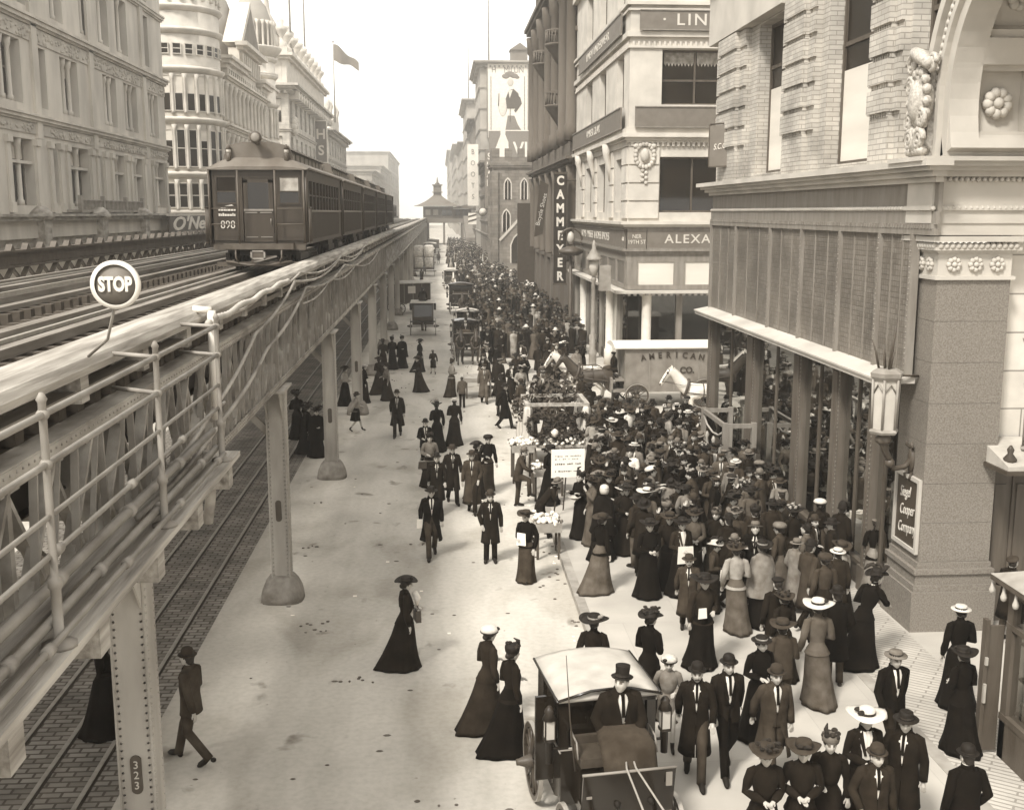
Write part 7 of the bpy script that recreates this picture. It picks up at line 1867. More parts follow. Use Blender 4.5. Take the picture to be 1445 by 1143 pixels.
for z, h_ in ((1.80, .022), (1.72, .018), (1.58, .03), (1.38, .03)):
    x = -.36
    while x < .34: 
        w = rnd.uniform(.02, .05); b.box(x, x + w, -.024, -.02, z + rnd.uniform(-.008, .008), z + h_ * rnd.uniform(.7, 1.2)); x += w + (rnd.uniform(.012, .02) if rnd.random() < .8 else .07)
part('handwriting', b, bd)
ht = thing('handcart', 'small handcart with a plank tray in front of the man in the long grey coat', 'handcart', (1.62, 49.6, 0))
b = nb('wood_crate'); b.box(-.6, .6, -.7, .7, .75, .95); part('tray', b, ht)
for s in (-1, 1): wheel(ht, s * .62, 0, .42, 10)
b = nb('timber_dark'); b.tube([(-.4, .7, .85), (-.4, 1.4, .9)], .025, 5); b.tube([(.4, .7, .85), (.4, 1.4, .9)], .025, 5); b.box(-.5, -.44, -.6, -.54, 0, .75); b.box(.44, .5, -.6, -.54, 0, .75); part('handles', b, ht)
# ================================================================ street lamp with signal box at the crossing
lp = thing('street_lamp', 'tall dark street lamp with conical hood and a box on its post', 'street lamp', (7.35, 52.6, 0))
b = nb('iron_grey'); b.lathe([(.28, .14), (.28, .5), (.2, .6), (.18, 1.5), (.22, 1.6), (.11, 1.8), (.09, 5.0), (.14, 5.1), (.08, 5.3)], (0, 0, 0), 14); part('post', b, lp)
b = nb('iron_grey'); b.lathe([(.42, 6.05), (.36, 6.15), (.1, 6.6), (.1, 6.75), (.03, 7.0)], (0, 0, 0), 12); part('hood', b, lp)
b = nb('lamp_glass'); b.lathe([(.14, 5.3), (.24, 5.7), (.22, 6.1)], (0, 0, 0), 10); part('globe', b, lp)
b = nb('iron_grey'); b.box(.25, .8, -.25, .3, 4.6, 5.8); b.box(.08, .25, -.06, .06, 4.9, 5.0); part('box', b, lp)
lp2 = thing('ornate_lamp', 'ornate arched lamp standard before the brownstone store and the vertical sign', 'street lamp', (8.3, 70, 0))
b = nb('iron_dark'); b.lathe([(.3, .14), (.2, .8), (.12, 1.2), (.1, 6.2)], (0, 0, 0), 10); b.tube([(.7 * math.cos(a), 0, 6.6 + .7 * math.sin(a)) for a in [PI * q / 12 for q in range(-2, 15)]], .06, 6); b.lathe([(.5, 5.6), (.8, 5.8), (.8, 5.95), (.2, 6.2)], (0, 0, 0), 12); part('standard', b, lp2)
b = nb('lamp_glass'); b.lathe([(.1, 6.3), (.26, 6.6), (.2, 6.95), (.05, 7.1)], (0, 0, 0), 10); part('globe', b, lp2)
# ================================================================ showcase kiosk, lower right
kx0, kx1, ky0, ky1 = 8.4, 10.3, 11.7, 15.1
ki = thing('showcase_kiosk', 'dark glazed display kiosk with a pale sloping roof at the lower right edge', 'kiosk', ((kx0 + kx1) / 2, (ky0 + ky1) / 2, .14), wc=True)
b = nb('shop_wood')
for x in (kx0, kx1 - .16):
    for y in (ky0, ky1 - .16, (ky0 + ky1) / 2 - .08): b.box(x, x + .16, y, y + .16, .14, 2.95)
b.box(kx0, kx1, ky0, ky1, .14, .75); b.box(kx0 + .02, kx1, ky0, ky1, 2.7, 2.95); b.box(kx0 - .02, kx0 + .1, ky0, ky1, .75, .85); b.box(kx0 + .9, kx1, ky0 + .16, ky1 - .02, .75, 2.7); b.box(kx0 - .01, kx0 + .06, ky0, ky1, 2.2, 2.28)
part('case', b, ki)
b = nb('kerbstone'); ov = .22
b.add([(kx0 - ov, ky0 - ov, 2.98), (kx1 + ov, ky0 - ov, 2.98), (kx1 + ov, ky1 + ov * .8, 2.98), (kx0 - ov, ky1 + ov * .8, 2.98), (kx0 + .3, ky0 + .3, 3.22), (kx1 - .3, ky0 + .3, 3.22), (kx1 - .3, ky1 - .4, 3.22), (kx0 + .3, ky1 - .4, 3.22)], [(0, 1, 5, 4), (1, 2, 6, 5), (2, 3, 7, 6), (3, 0, 4, 7), (4, 5, 6, 7), (0, 3, 2, 1)], False)
b.mat('shop_wood'); b.box(kx0 - ov, kx1 + ov, ky0 - ov, ky1 + ov * .8, 2.9, 2.975); b.mat('sign_dark'); b.box(kx0 + .5, kx1 - .5, ky0 + .5, ky1 - .7, 3.22, 3.26); part('roof', b, ki)
b = nb('lamp_glass')
for k in range(9): y = ky1 + .2 - k * .34; b.lathe([(.02, 2.88), (.025, 2.80), (.05, 2.72), (.04, 2.67), (.01, 2.65)], (kx0 - ov + .06, y, 0), 10)
part('bulb_fringe', b, ki)
b = nb('iron_dark'); 
for k in range(9): y = ky1 + .2 - k * .34; b.tube([(kx0 - .05, y, 2.85), (kx0 - ov + .06, y, 2.88)], .03, 5)
part('brackets', b, ki)
b = nb('shop_glass'); b.quad((kx0 + .06, ky0 + .16, .85), (kx0 + .06, ky1 - .16, .85), (kx0 + .06, ky1 - .16, 2.7), (kx0 + .06, ky0 + .16, 2.7)); part('pane', b, ki)
b = nb('shop_wood'); b.box(kx0 - .3, kx0 - .24, ky1 + .02, ky1 + .14, .2, 2.3); b.box(kx0 - .26, kx0, ky1 + .05, ky1 + .09, .2, 2.2); b.mat('brass'); b.box(kx0 - .29, kx0 - .25, ky1 - .02, ky1 + .02, 1.0, 1.3); b.box(kx0 - .29, kx0 - .25, ky1 - .02, ky1 + .02, 1.6, 1.72); part('side_door', b, ki)
for k in range(3):
    z = .9 + k * .55
    b = nb('shop_frame'); b.box(kx0 + .12, kx0 + .85, ky0 + .2, ky1 - .2, z, z + .03); part('shelf', b, ki)
    for q in range(8):
        y = ky1 - .35 - q * .36; m_ = ('paper', 'leather', 'cloth_dust', 'brass', 'felt_grey', 'straw_white', 'leather', 'cream_paint')[(q + k * 3) % 8]
        b = nb(m_)
        w_ = ('white card box', 'brown leather shoe', 'buff folded cloth', 'brass jar', 'grey felt slipper', 'white straw basket', 'dark leather bag', 'cream carton')[(q + k * 3) % 8]
        kk = (q + k * 3) % 8
        if kk in (1, 4): b.tube([(kx0 + .2, y, z + .07), (kx0 + .34, y, z + .06), (kx0 + .46, y + .01, z + .05)], [.05, .045, .03], 8); b.tube([(kx0 + .22, y, z + .08), (kx0 + .21, y, z + .2)], [.045, .05], 8)
        elif kk == 3: b.lathe([(.06, z + .03), (.08, z + .1), (.07, z + .2), (.04, z + .24), (.05, z + .27)], (kx0 + .3, y, 0), 10)
        elif kk == 5: b.lathe([(.08, z + .03), (.12, z + .14), (.125, z + .15), (.1, z + .15), (.07, z + .05)], (kx0 + .3, y, 0), 12); b.tube([(kx0 + .18, y, z + .14), (kx0 + .3, y, z + .28), (kx0 + .42, y, z + .14)], .012, 5)
        elif kk == 6: b.prism([(y - .13, z + .03), (y + .13, z + .03), (y + .09, z + .2), (y - .09, z + .2)], kx0 + .22, kx0 + .4, 'X'); b.tube([(kx0 + .31, y - .06, z + .2), (kx0 + .31, y, z + .3), (kx0 + .31, y + .06, z + .2)], .012, 5)
        elif kk == 2: [b.box(kx0 + .16, kx0 + .46 - j * .02, y - .13, y + .13 - j * .01, z + .03 + j * .05, z + .075 + j * .05) for j in range(3)]
        else: b.box(kx0 + .18, kx0 + .42, y - .11, y + .11, z + .03, z + .16); b.box(kx0 + .17, kx0 + .43, y - .12, y + .12, z + .16, z + .2)
        single('shop_goods', b, '%s on the %s shelf of the display kiosk, %s' % (w_, ('bottom', 'middle', 'top')[k], ('farthest along', 'second along', 'third along', 'fourth along', 'fifth along', 'sixth along', 'seventh along', 'nearest')[q]), 'goods', group='goods in the kiosk')
b = nb('white_paint'); b.box(8.86, 8.98, 25.2, 26.2, .95, 1.05) if False else None
# white draped counter where a vendor sells before the shop windows
tb = thing('draped_table', 'small white-draped sales table heaped with parcels before the third shop window', 'table', (8.25, 25.6, .14))
b = nb('linen'); rings = []
for z, k in ((.0, 1.06), (.4, 1.02), (.74, 1.0), (.76, .96)): rings.append([(.38 * k * (abs(math.cos(a)) ** .4) * math.copysign(1, math.cos(a)) * (1 + .02 * math.cos(9 * a)), .5 * k * (abs(math.sin(a)) ** .4) * math.copysign(1, math.sin(a)), z) for a in [2 * PI * q / 28 for q in range(28)]])
b.loft(rings); part('cloth', b, tb)
for i, (x, y, s_) in enumerate(((-.1, -.2, .14), (.12, .1, .12), (-.12, .25, .1), (.05, -.05, .11))):
    b = nb('paper'); b.box(-s_, s_, -s_ * .7, s_ * .7, 0, s_); b.mat('strap_pale'); b.box(-s_ - .004, s_ + .004, -.01, .01, -.0, s_ + .004); single('parcel', b, 'white parcel on the draped table, %s of four' % ('largest and nearest', 'second by the windows', 'smallest and farthest', 'middle one')[i], 'parcel', (8.25 + x, 25.6 + y, .90 if i < 3 else .91 + .0), .3 * i, 'parcels on the draped table')
# ================================================================ THE PEOPLE OF THE PHOTOGRAPH
# each row: kit, x, y, facing, extra turn, hat, hat colours, main cloth, lower cloth, scale, label
B_, P_, W_h, G_, S_, SW = ('felt_black', 'plume'), ('felt_brown', 'plume'), ('straw_white', 'plume'), ('felt_grey', 'plume'), ('straw', 'felt_black'), ('straw_white', 'felt_black')
BW, BP = ('felt_black', 'plume_pale'), ('plume', 'plume_pale')
NAMED = [
('walk_suit', -3.85, 15.94, 'L', -0.35, 'bowler', P_, 'cloth_slate', 'cloth_slate', 1.06, "man in a brown-grey suit and bowler walking away left beside the nearest column"),
('stand_woman', -5.46, 16.96, 'R', 0.2, 'wide', B_, 'cloth_black', 'cloth_black', 1.0, "black silhouetted woman in a wide hat in the shade behind the nearest column"),
('walk_woman', -0.72, 19.36, 'R', 0.25, 'wide', B_, 'cloth_coal', 'cloth_coal', 1.0, "woman in dark walking dress striding right alone across the open road"),
('walk_woman', 0.70, 16.81, 'R', 0.5, 'turban', W_h, 'cloth_brown', 'cloth_brown', 1.0, "woman in brown with a white-topped hat walking away with a friend left of the cab"),
('walk_woman', 1.02, 16.02, 'R', 0.45, 'toque', B_, 'cloth_coal', 'cloth_black', 1.0, "woman in black with a dark drum hat, nearer of the pair left of the cab"),
('lift_woman', 2.48, 17.20, 'B', -0.3, 'picture', BW, 'cloth_coal', 'cloth_coal', 1.0, "woman with a dark hat with white underbrim just behind the near cab roof"),
('walk_open', -0.28, 25.95, 'F', 0.1, 'homburg', B_, 'cloth_black', 'cloth_slate', 1.03, "man in a flapping open overcoat and broad black hat striding towards us"),
('stand_coat', 1.14, 25.44, 'F', -0.05, 'bowler', P_, 'cloth_coal', 'cloth_coal', 1.03, "man in a dark buttoned overcoat and bowler walking near the flower cart"),
('lift_woman', 1.89, 23.92, 'F', -0.5, 'wide', P_, 'cloth_black', 'cloth_slate', 0.98, "woman in dark jacket with white blouse front beside the low flower cart"),
('long_coat', 0.83, 29.93, 'F', -0.1, 'homburg', P_, 'cloth_slate', 'cloth_coal', 1.03, "man in a long grey ulster walking towards us in the road group"),
('walk_coat', 0.29, 30.97, 'F', 0.15, 'homburg', P_, 'cloth_coal', 'cloth_coal', 1.0, "man in a dark overcoat, middle of three men abreast in the road"),
('walk_coat', -0.15, 29.86, 'F', 0, 'bowler', B_, 'cloth_coal', 'cloth_coal', 1.0, "man in a dark overcoat and bowler, left of three men abreast in the road"),
('lift_woman', -0.38, 32.85, 'F', 0.2, 'toque', B_, 'cloth_ash', 'cloth_coal', 0.98, "woman in a light jacket and dark skirt with a square bag, in the road group"),
('stand_suit', -0.54, 35.30, 'F', 0.1, 'bowler', B_, 'cloth_black', 'cloth_black', 0.97, "young man in a black suit and white shirt leading the road group on the left"),
('walk_woman', -0.17, 38.25, 'B', 0.3, 'plumed', BW, 'cloth_black', 'cloth_black', 1.0, "woman in black with a white-feathered hat at the back of the road group"),
('walk_woman', 0.46, 39.12, 'B', -0.2, 'boater', SW, 'cloth_coal', 'cloth_coal', 1.0, "woman in a striped straw hat at the back right of the road group"),
('lift_woman', 1.37, 32.35, 'F', 0.3, 'turban', B_, 'cloth_black', 'cloth_slate', 1.0, "woman in black with a figured skirt standing right of the road group"),
('stand_woman', 1.00, 31.50, 'R', 0.2, 'wide', B_, 'cloth_coal', 'cloth_coal', 0.98, "woman in profile with a tilted dark hat between the ulster man and the figured skirt"),
('walk_open', -1.66, 40.71, 'F', 0, 'bowler', P_, 'cloth_coal', 'cloth_coal', 1.03, "man with an open dark overcoat walking alone towards us in mid road"),
('girl', -3.29, 41.73, 'R', 0.1, 'homburg', P_, 'cloth_dust', 'cloth_black', 0.9, "girl in a light blouse and short black skirt hurrying past the third column"),
('walk_woman', -1.06, 51.06, 'L', 0.5, 'wide', P_, 'cloth_brown', 'cloth_brown', 0.98, "woman in a long sweeping dark skirt crossing left in the upper road"),
('walk_woman', -1.12, 57.79, 'R', 0.4, 'wide', B_, 'cloth_black', 'cloth_black', 1.0, "woman in black with a wide hat, behind the sweeping skirt, with a child"),
('girl', -0.41, 56.60, 'B', 0.2, 'boater', W_h, 'cloth_brown', 'cloth_coal', 0.78, "small child in a brown coat and white hat beside a woman in black"),
('cape_woman', -2.09, 59.21, 'F', 0.1, 'toque', B_, 'cloth_black', 'cloth_black', 1.0, "woman in a black cape, right of two standing beside the fifth column"),
('coat_woman', -2.61, 58.90, 'B', 0.2, 'toque', B_, 'cloth_black', 'cloth_black', 1.0, "woman in black seen from behind, left of two standing beside the fifth column"),
('stand_woman', -3.07, 58.23, 'B', 0, 'wide', P_, 'cloth_brown', 'cloth_brown', 0.98, "woman in brown under the columns left of the two in black"),
('walk_woman', -2.88, 50.66, 'R', 0.9, 'wide', P_, 'cloth_brown', 'cloth_brown', 1.0, "woman in brown bending over her sweeping skirt by the fourth column"),
('stand_woman', -2.44, 48.82, 'L', 0.4, 'flowered', P_, 'cloth_ash', 'cloth_brown', 0.97, "woman in a light blouse talking to the one in brown by the fourth column"),
('walk_woman', -3.41, 48.27, 'R', 0.2, 'boater', SW, 'cloth_black', 'cloth_coal', 1.0, "woman in black with a white hat stepping out behind the third column"),
('stand_woman', -4.18, 47.61, 'R', 0.5, 'wide', B_, 'cloth_dust', 'cloth_black', 1.0, "woman in a pale blouse and black skirt half behind the third column"),
('lift_woman', 0.47, 49.69, 'R', 0.3, 'toque', P_, 'cloth_dust', 'cloth_slate', 1.0, "woman in a pale shawl carrying a parcel, walking before the boy"),
('stand_suit', 0.89, 46.73, 'B', 0, None, B_, 'cloth_grey', 'cloth_coal', 0.8, "bareheaded boy in a grey jacket walking away up the road"),
('long_coat', 1.89, 47.89, 'F', 0, 'cap', P_, 'cloth_grey', 'cloth_grey', 1.02, "man in an unbuttoned long grey coat before the small handcart"),
('walk_coat', 2.45, 42.01, 'R', -0.6, 'homburg', B_, 'cloth_black', 'cloth_black', 1.03, "man in a long black coat with white collar standing at the crowd edge"),
('stand_coat', 2.43, 44.65, 'B', 0.2, 'bowler', B_, 'cloth_coal', 'cloth_coal', 1.0, "man in charcoal standing behind the white-collared man at the crowd edge"),
('coat_woman', 2.78, 55.00, 'B', 0.1, 'toque', B_, 'cloth_black', 'cloth_coal', 1.0, "woman in black with a white bag at the upper edge of the crowd"),
('cape_woman', -4.69, 37.96, 'R', 0.1, 'plumed', B_, 'cloth_black', 'cloth_black', 1.0, "woman in black standing under the railway beside the second column, left of two"),
('cape_woman', -4.29, 37.37, 'F', 0.3, 'plumed', B_, 'cloth_black', 'cloth_black', 1.0, "woman in a black cape under the railway beside the second column, right of two"),
('walk_woman', -5.39, 40.78, 'B', 0.1, 'plumed', B_, 'cloth_black', 'cloth_black', 1.0, "woman in black farther in the shade under the railway behind the second column"),
('foot_up', 2.15, 30.41, 'R', -0.2, 'bowler', G_, 'cloth_slate', 'cloth_slate', 1.03, "man in grey with one foot up on the flower stand, seen from behind"),
('stand_woman', 3.03, 30.12, 'F', 0.9, 'turban', B_, 'cloth_black', 'cloth_black', 1.0, "woman in black with a round black hat beside the stall, left of the placard"),
('bend_man', 2.48, 27.15, 'R', 0.1, 'homburg', G_, 'cloth_coal', 'cloth_coal', 1.0, "vendor in dark clothes and soft hat stooping over the low flower cart"),
('hold_woman', 3.50, 26.81, 'L', 0.7, 'toque', B_, 'cloth_black', 'cloth_black', 1.0, "woman in black with a basin behind the white placard"),
('walk_woman', 3.42, 22.83, 'R', 0.6, 'wide', P_, 'cloth_black', 'cloth_grey', 1.0, "woman in black jacket and grey skirt standing apart at the kerb"),
('cape_woman', 3.82, 25.12, 'R', 0.8, 'bonnet', W_h, 'cloth_black', 'cloth_black', 1.05, "woman in a great black cloak and white bonnet at the kerb side"),
('muff_woman', 4.41, 25.43, 'F', 0.1, 'wide', B_, 'cloth_coal', 'cloth_coal', 1.0, "woman with a round dark muff beside the cloaked woman"),
('muff_woman', 4.39, 22.38, 'F', 0.15, 'wide', B_, 'cloth_black', 'cloth_black', 1.0, "woman in close-fitting black walking towards us on the pavement, left of two"),
('walk_woman', 4.94, 22.90, 'F', -0.2, 'wide', P_, 'cloth_coal', 'cloth_black', 1.0, "woman in charcoal arm in arm with the close-fitting black dress, right of two"),
('coat_woman', 5.10, 22.44, 'F', 0.2, 'wide', B_, 'cloth_brown', 'cloth_black', 1.0, "woman in an open brown jacket holding a white newspaper"),
('muff_woman', 5.53, 23.09, 'F', -0.1, 'flowered', P_, 'cloth_grey', 'cloth_coal', 1.0, "woman in a grey jacket and trimmed hat behind the newspaper"),
('look_down', 5.18, 27.47, 'R', 0.2, 'bowler', P_, 'cloth_brown', 'cloth_coal', 1.02, "man in a brown overcoat looking down at the edge of the packed crowd"),
('muff_woman', 4.99, 25.39, 'F', 0, 'wide', B_, 'cloth_brown', 'cloth_brown', 1.0, "woman in brown fur jacket facing us before the packed crowd"),
('stand_coat', 6.14, 22.46, 'B', 0.05, 'bowler', B_, 'cloth_coal', 'cloth_coal', 1.03, "man in a charcoal coat and white collar seen from behind, mid pavement"),
('lift_woman', 5.75, 20.38, 'B', -0.1, 'flowered', P_, 'cloth_dust', 'cloth_grey', 1.02, "woman in a pale grey jacket seen from behind walking up the pavement"),
('coat_woman', 6.90, 23.10, 'B', 0, 'toque', B_, 'cloth_brown', 'cloth_brown', 1.02, "woman in a long dark brown coat seen from behind, right of the charcoal coat"),
('stand_coat', 7.43, 23.60, 'B', -0.2, 'homburg', B_, 'cloth_brown', 'cloth_slate', 1.03, "man in a brown overcoat and black hat facing the draped table"),
('muff_woman', 7.77, 23.05, 'B', 0.1, 'flowered', BW, 'cloth_coal', 'cloth_coal', 1.02, "woman in a dark flounced gown from behind, before the shop windows"),
('stand_woman', 8.57, 23.73, 'B', -0.4, 'turban', W_h, 'cloth_coal', 'cloth_slate', 1.0, "woman in a big white draped hat beside the policeman"),
('stand_coat', 8.86, 23.14, 'R', 0.5, 'helmet', B_, 'cloth_coal', 'cloth_slate', 1.05, "policeman in a tall helmet and long dark coat at the shop windows"),
('muff_woman', 9.32, 22.29, 'B', -0.3, 'cap', G_, 'cloth_black', 'cloth_ash', 0.98, "woman in a black jacket and pale skirt at the foot of the granite pillar"),
('bend_woman', 7.62, 18.56, 'R', 0.5, 'plumed', B_, 'cloth_black', 'cloth_black', 1.05, "woman in black flounces leaning forward with a feathered hat before the pillar"),
('stand_woman', 7.30, 19.76, 'B', 0.1, 'turban', P_, 'cloth_slate', 'cloth_coal', 1.0, "woman in slate with a round brown hat behind the policeman"),
('stand_coat', 5.97, 18.43, 'B', 0, 'cap', B_, 'cloth_coal', 'cloth_coal', 1.02, "broad man in charcoal and a flat cap seen from behind, mid pavement"),
('stand_woman', 6.00, 18.14, 'B', 0.3, 'flowered', P_, 'cloth_coal', 'cloth_coal', 0.9, "small woman with a flowered brown hat just in front of the flat-capped man"),
('lift_woman', 6.23, 17.05, 'B', 0, 'picture', W_h, 'cloth_grey', 'cloth_grey', 1.05, "slim woman in a belted grey suit and white hat walking away"),
('stand_coat', 6.80, 17.74, 'B', -0.1, 'bowler', B_, 'cloth_black', 'cloth_slate', 1.03, "man in a black overcoat walking away beside the slim woman in grey"),
('walk_coat', 4.78, 20.30, 'F', -0.2, 'homburg', P_, 'cloth_slate', 'cloth_coal', 0.93, "youth in a slate coat and brown hat behind the huge dark hat"),
('walk_woman', 4.67, 18.62, 'F', 0.1, 'picture', B_, 'cloth_brown', 'cloth_black', 1.03, "woman under a huge dark hat walking towards us with gloves in hand"),
('muff_woman', 3.35, 16.86, 'R', 0.7, 'flowered', B_, 'cloth_black', 'cloth_black', 1.02, "woman in black furs with a heaped dark hat behind the cab roof"),
('stand_woman', 4.90, 15.85, 'F', 0.3, 'boater', BW, 'cloth_black', 'cloth_black', 1.0, "woman in a black jacket and white-edged hat behind the frock-coated man"),
('stand_suit', 5.43, 16.41, 'B', 0.1, 'wide', P_, 'cloth_slate', 'cloth_slate', 1.0, "person in a slate jacket seen from behind, before the slim woman in grey"),
('girl', 3.44, 15.73, 'F', -0.2, 'turban', S_, 'cloth_ash', 'cloth_ash', 0.86, "child in a pale fur hat and coat squeezed between cab and bowler men"),
('walk_coat', 3.63, 14.71, 'F', -0.2, 'bowler', B_, 'cloth_coal', 'cloth_slate', 1.03, "man in a long dark overcoat and bowler, nearest the cab of three bowler men"),
('walk_suit', 4.13, 14.88, 'F', 0.05, 'bowler', B_, 'cloth_coal', 'cloth_black', 1.05, "man in a waistcoat and white bow tie shirt, middle of three bowler men"),
('walk_open', 4.74, 14.59, 'F', 0.05, 'bowler', P_, 'cloth_slate', 'cloth_slate', 1.03, "man in an open grey frock coat, right of three bowler men"),
('muff_woman', 3.93, 12.35, 'F', 0, 'flowered', P_, 'cloth_coal', 'cloth_coal', 1.0, "woman in charcoal with a flower-heaped hat at the bottom of the picture"),
('muff_woman', 4.43, 12.42, 'F', -0.2, 'wide', P_, 'cloth_coal', 'cloth_coal', 1.0, "woman with a broad brown hat at the bottom, between two others"),
('stand_woman', 4.87, 12.68, 'F', -0.3, 'toque', G_, 'cloth_coal', 'cloth_coal', 0.97, "woman in a light toque behind the broad brown hat at the bottom"),
('coat_woman', 5.50, 13.14, 'F', 0, 'picture', W_h, 'cloth_coal', 'cloth_coal', 1.03, "woman in dark furs under a big white hat at the bottom right"),
('stand_coat', 5.97, 12.96, 'F', -0.6, 'homburg', B_, 'cloth_coal', 'cloth_coal', 1.05, "man in a dark overcoat and bowler looking right beside the big white hat"),
('stand_coat', 5.29, 12.26, 'F', 0, 'bowler', P_, 'cloth_brown', 'cloth_coal', 1.0, "man in a brown overcoat and bowler at the very bottom beneath the big white hat"),
('walk_suit', 6.65, 14.95, 'F', 0.1, 'boater', G_, 'cloth_black', 'cloth_coal', 1.05, "man in a black suit and pale hat walking towards us on the glass pavement lights"),
('stand_woman', 8.57, 16.84, 'B', 0, 'boater', SW, 'cloth_black', 'cloth_black', 1.02, "woman in black with a white straw boater seen from behind near the kiosk"),
('muff_woman', 7.90, 15.31, 'B', 0.3, 'wide', B_, 'cloth_black', 'cloth_black', 0.95, "woman in black with white trimmings close behind the straw boater"),
('stand_coat', 6.39, 12.11, 'B', 0, 'bowler', B_, 'cloth_black', 'cloth_black', 1.0, "man with white collar and bowler seen from behind in the bottom right corner"),
('look_down', 10.81, 19.45, 'R', 0.4, 'cap', P_, 'cloth_coal', 'cloth_grey', 1.0, "man in a cap and dark jacket with grey trousers before the dark doors"),
]
PP = []
for kit, x, y, fc, tn, hat, hc, mc, lc, s, lab in NAMED:
    gz_ = .145 if x > 3.02 and not (37.2 < y < 53.2) else 0
    p = person(kit, x, y, fc, hat, lab, hc, mc, lc, s, tn, gz_); PP.append((x, y, p))
# things in their hands
def held(name, b, label, cat, who, x, y, z):
    p = PP[who][2]; a = p.rotation_euler[2]; s = p.scale[0]
    return single(name, b, label, cat, (p.location.x + s * (x * math.cos(a) - y * math.sin(a)), p.location.y + s * (x * math.sin(a) + y * math.cos(a)), p.location.z + s * z), a)
def paper_bundle(w=.14, h=.2, m='paper'):
    b = nb(m); b.add([(-w, -.02, -h), (w, .03, -h * .9), (w * .9, .02, h), (-w * .9, -.03, h * .85), (-w, -.03, -h), (w, .02, -h * .9), (w * .9, .01, h), (-w * .9, -.04, h * .85)], [(0, 1, 2, 3), (7, 6, 5, 4), (0, 4, 5, 1), (1, 5, 6, 2), (2, 6, 7, 3), (3, 7, 4, 0)], False); return b
def handbag():
    b = nb('bag'); b.prism([(-.14, -.2), (.14, -.2), (.11, .02), (-.11, .02)], -.05, .05, 'Y'); b.tube([(-.08, 0, .02), (-.06, 0, .12), (.06, 0, .12), (.08, 0, .02)], .012, 5); b.mat('brass'); b.box(-.11, .11, -.02, .02, .02, .04); return b
IDX = {r[-1]: i for i, r in enumerate(NAMED)}
def who(frag): return next(i for l, i in IDX.items() if frag in l)
held('handbag', handbag(), 'dark bag under the arm of the woman striding across the open road', 'bag', who('striding right'), -.12, .26, 1.02)
b = nb('cloth_white'); b.tube([(0, 0, .12), (.03, .05, .0), (.0, .04, -.14)], [.06, .07, .02], 8); held('scarf', b, 'white bundle at the chest of the woman striding across the road', 'scarf', who('striding right'), -.06, .2, 1.28)
held('folded_paper', paper_bundle(.08, .12), 'folded white paper carried by the man in the flapping open overcoat', 'paper', who('flapping open overcoat'), .27, .0, .82)
held('folded_paper', paper_bundle(.09, .12), 'white paper in the hands of the black figure behind the nearest column', 'paper', who('black silhouetted'), .0, .26, 1.05)
b = nb('straw'); b.lathe([(.08, 0), (.16, .06), (.17, .07), (.15, .07), (.08, .02)], (0, 0, 0), 14); held('basin', b, 'shallow pale basin held by the woman behind the placard', 'basin', who('behind the white placard'), .0, .24, 1.05)
held('newspaper', paper_bundle(.2, .2), 'large white newspaper held low by the woman in the open jacket', 'newspaper', who('holding a white newspaper'), .0, .26, .98)
held('handbag', handbag(), 'small square bag carried by the person in the light jacket', 'bag', who('light jacket and dark skirt'), .24, .08, .84)
held('folded_paper', paper_bundle(.1, .12), 'white parcel under the arm of the woman in the pale jacket', 'parcel', who('pale grey jacket seen from behind'), -.2, .12, 1.08)
held('folded_paper', paper_bundle(.09, .1), 'white gloves and paper in the hand of the big-hatted woman', 'paper', who('huge dark hat walking'), .1, .26, 1.1)
held('folded_paper', paper_bundle(.1, .15), 'white package held by the woman in the dark jacket by the flower cart', 'package', who('white blouse front beside'), .02, .26, 1.1)
# ---------------------------------------------------------------- the packed crowd
def in_poly(x, y, poly):
    r = False; n = len(poly)
    for i in range(n):
        (x1, y1), (x2, y2) = poly[i], poly[(i + 1) % n]
        if (y1 > y) != (y2 > y) and x < (x2 - x1) * (y - y1) / (y2 - y1) + x1: r = not r
    return r
ZONES = [
('before the far shop windows', [(8.3, 34.04), (9.21, 29.77), (8.24, 25.1), (7.68, 23.86), (6.71, 25.89), (6.71, 29.93)], 34, 0.52, 'FBBRL', 'shoppers packed together at the crossing and along the windows'),
('between stall and shop windows', [(3.67, 26.09), (4.7, 33.12), (6.01, 35.42), (8.3, 34.04), (6.71, 29.93), (6.71, 25.89), (5.35, 25.29)], 62, 0.52, 'FFBRLB', 'shoppers packed together at the crossing and along the windows'),
('just below the grey van', [(4.6, 32.9), (5.67, 39.71), (9.66, 38.67), (8.69, 33.78), (8.3, 34.04), (6.01, 35.42)], 46, 0.58, 'FBRLBB', 'shoppers packed together at the crossing and along the windows'),
('behind the flower stall', [(2.56, 42.44), (3.57, 50.92), (6.03, 52.06), (6.02, 42.21), (4.67, 32.9), (4.97, 36.81), (4.28, 39.02)], 22, 0.62, 'FFBLB', 'shoppers packed together at the crossing and along the windows'),
('around the lamp post', [(1.55, 52.35), (2.72, 61.74), (8.31, 61.38), (7.73, 51.95), (6.03, 52.06), (3.57, 50.92), (2.85, 47.39)], 18, 0.72, 'FBBRF', 'shoppers packed together at the crossing and along the windows'),
('before the draped table', [(4.68, 25.34), (7.64, 23.74), (8.77, 22.36), (7.59, 19.78), (5.41, 21.29), (4.17, 22.93)], 20, 0.5, 'BBFBLR', 'shoppers packed together at the crossing and along the windows'),
]
BLOCK = [(8.0, 31.0, 45.9, 99, 0)]
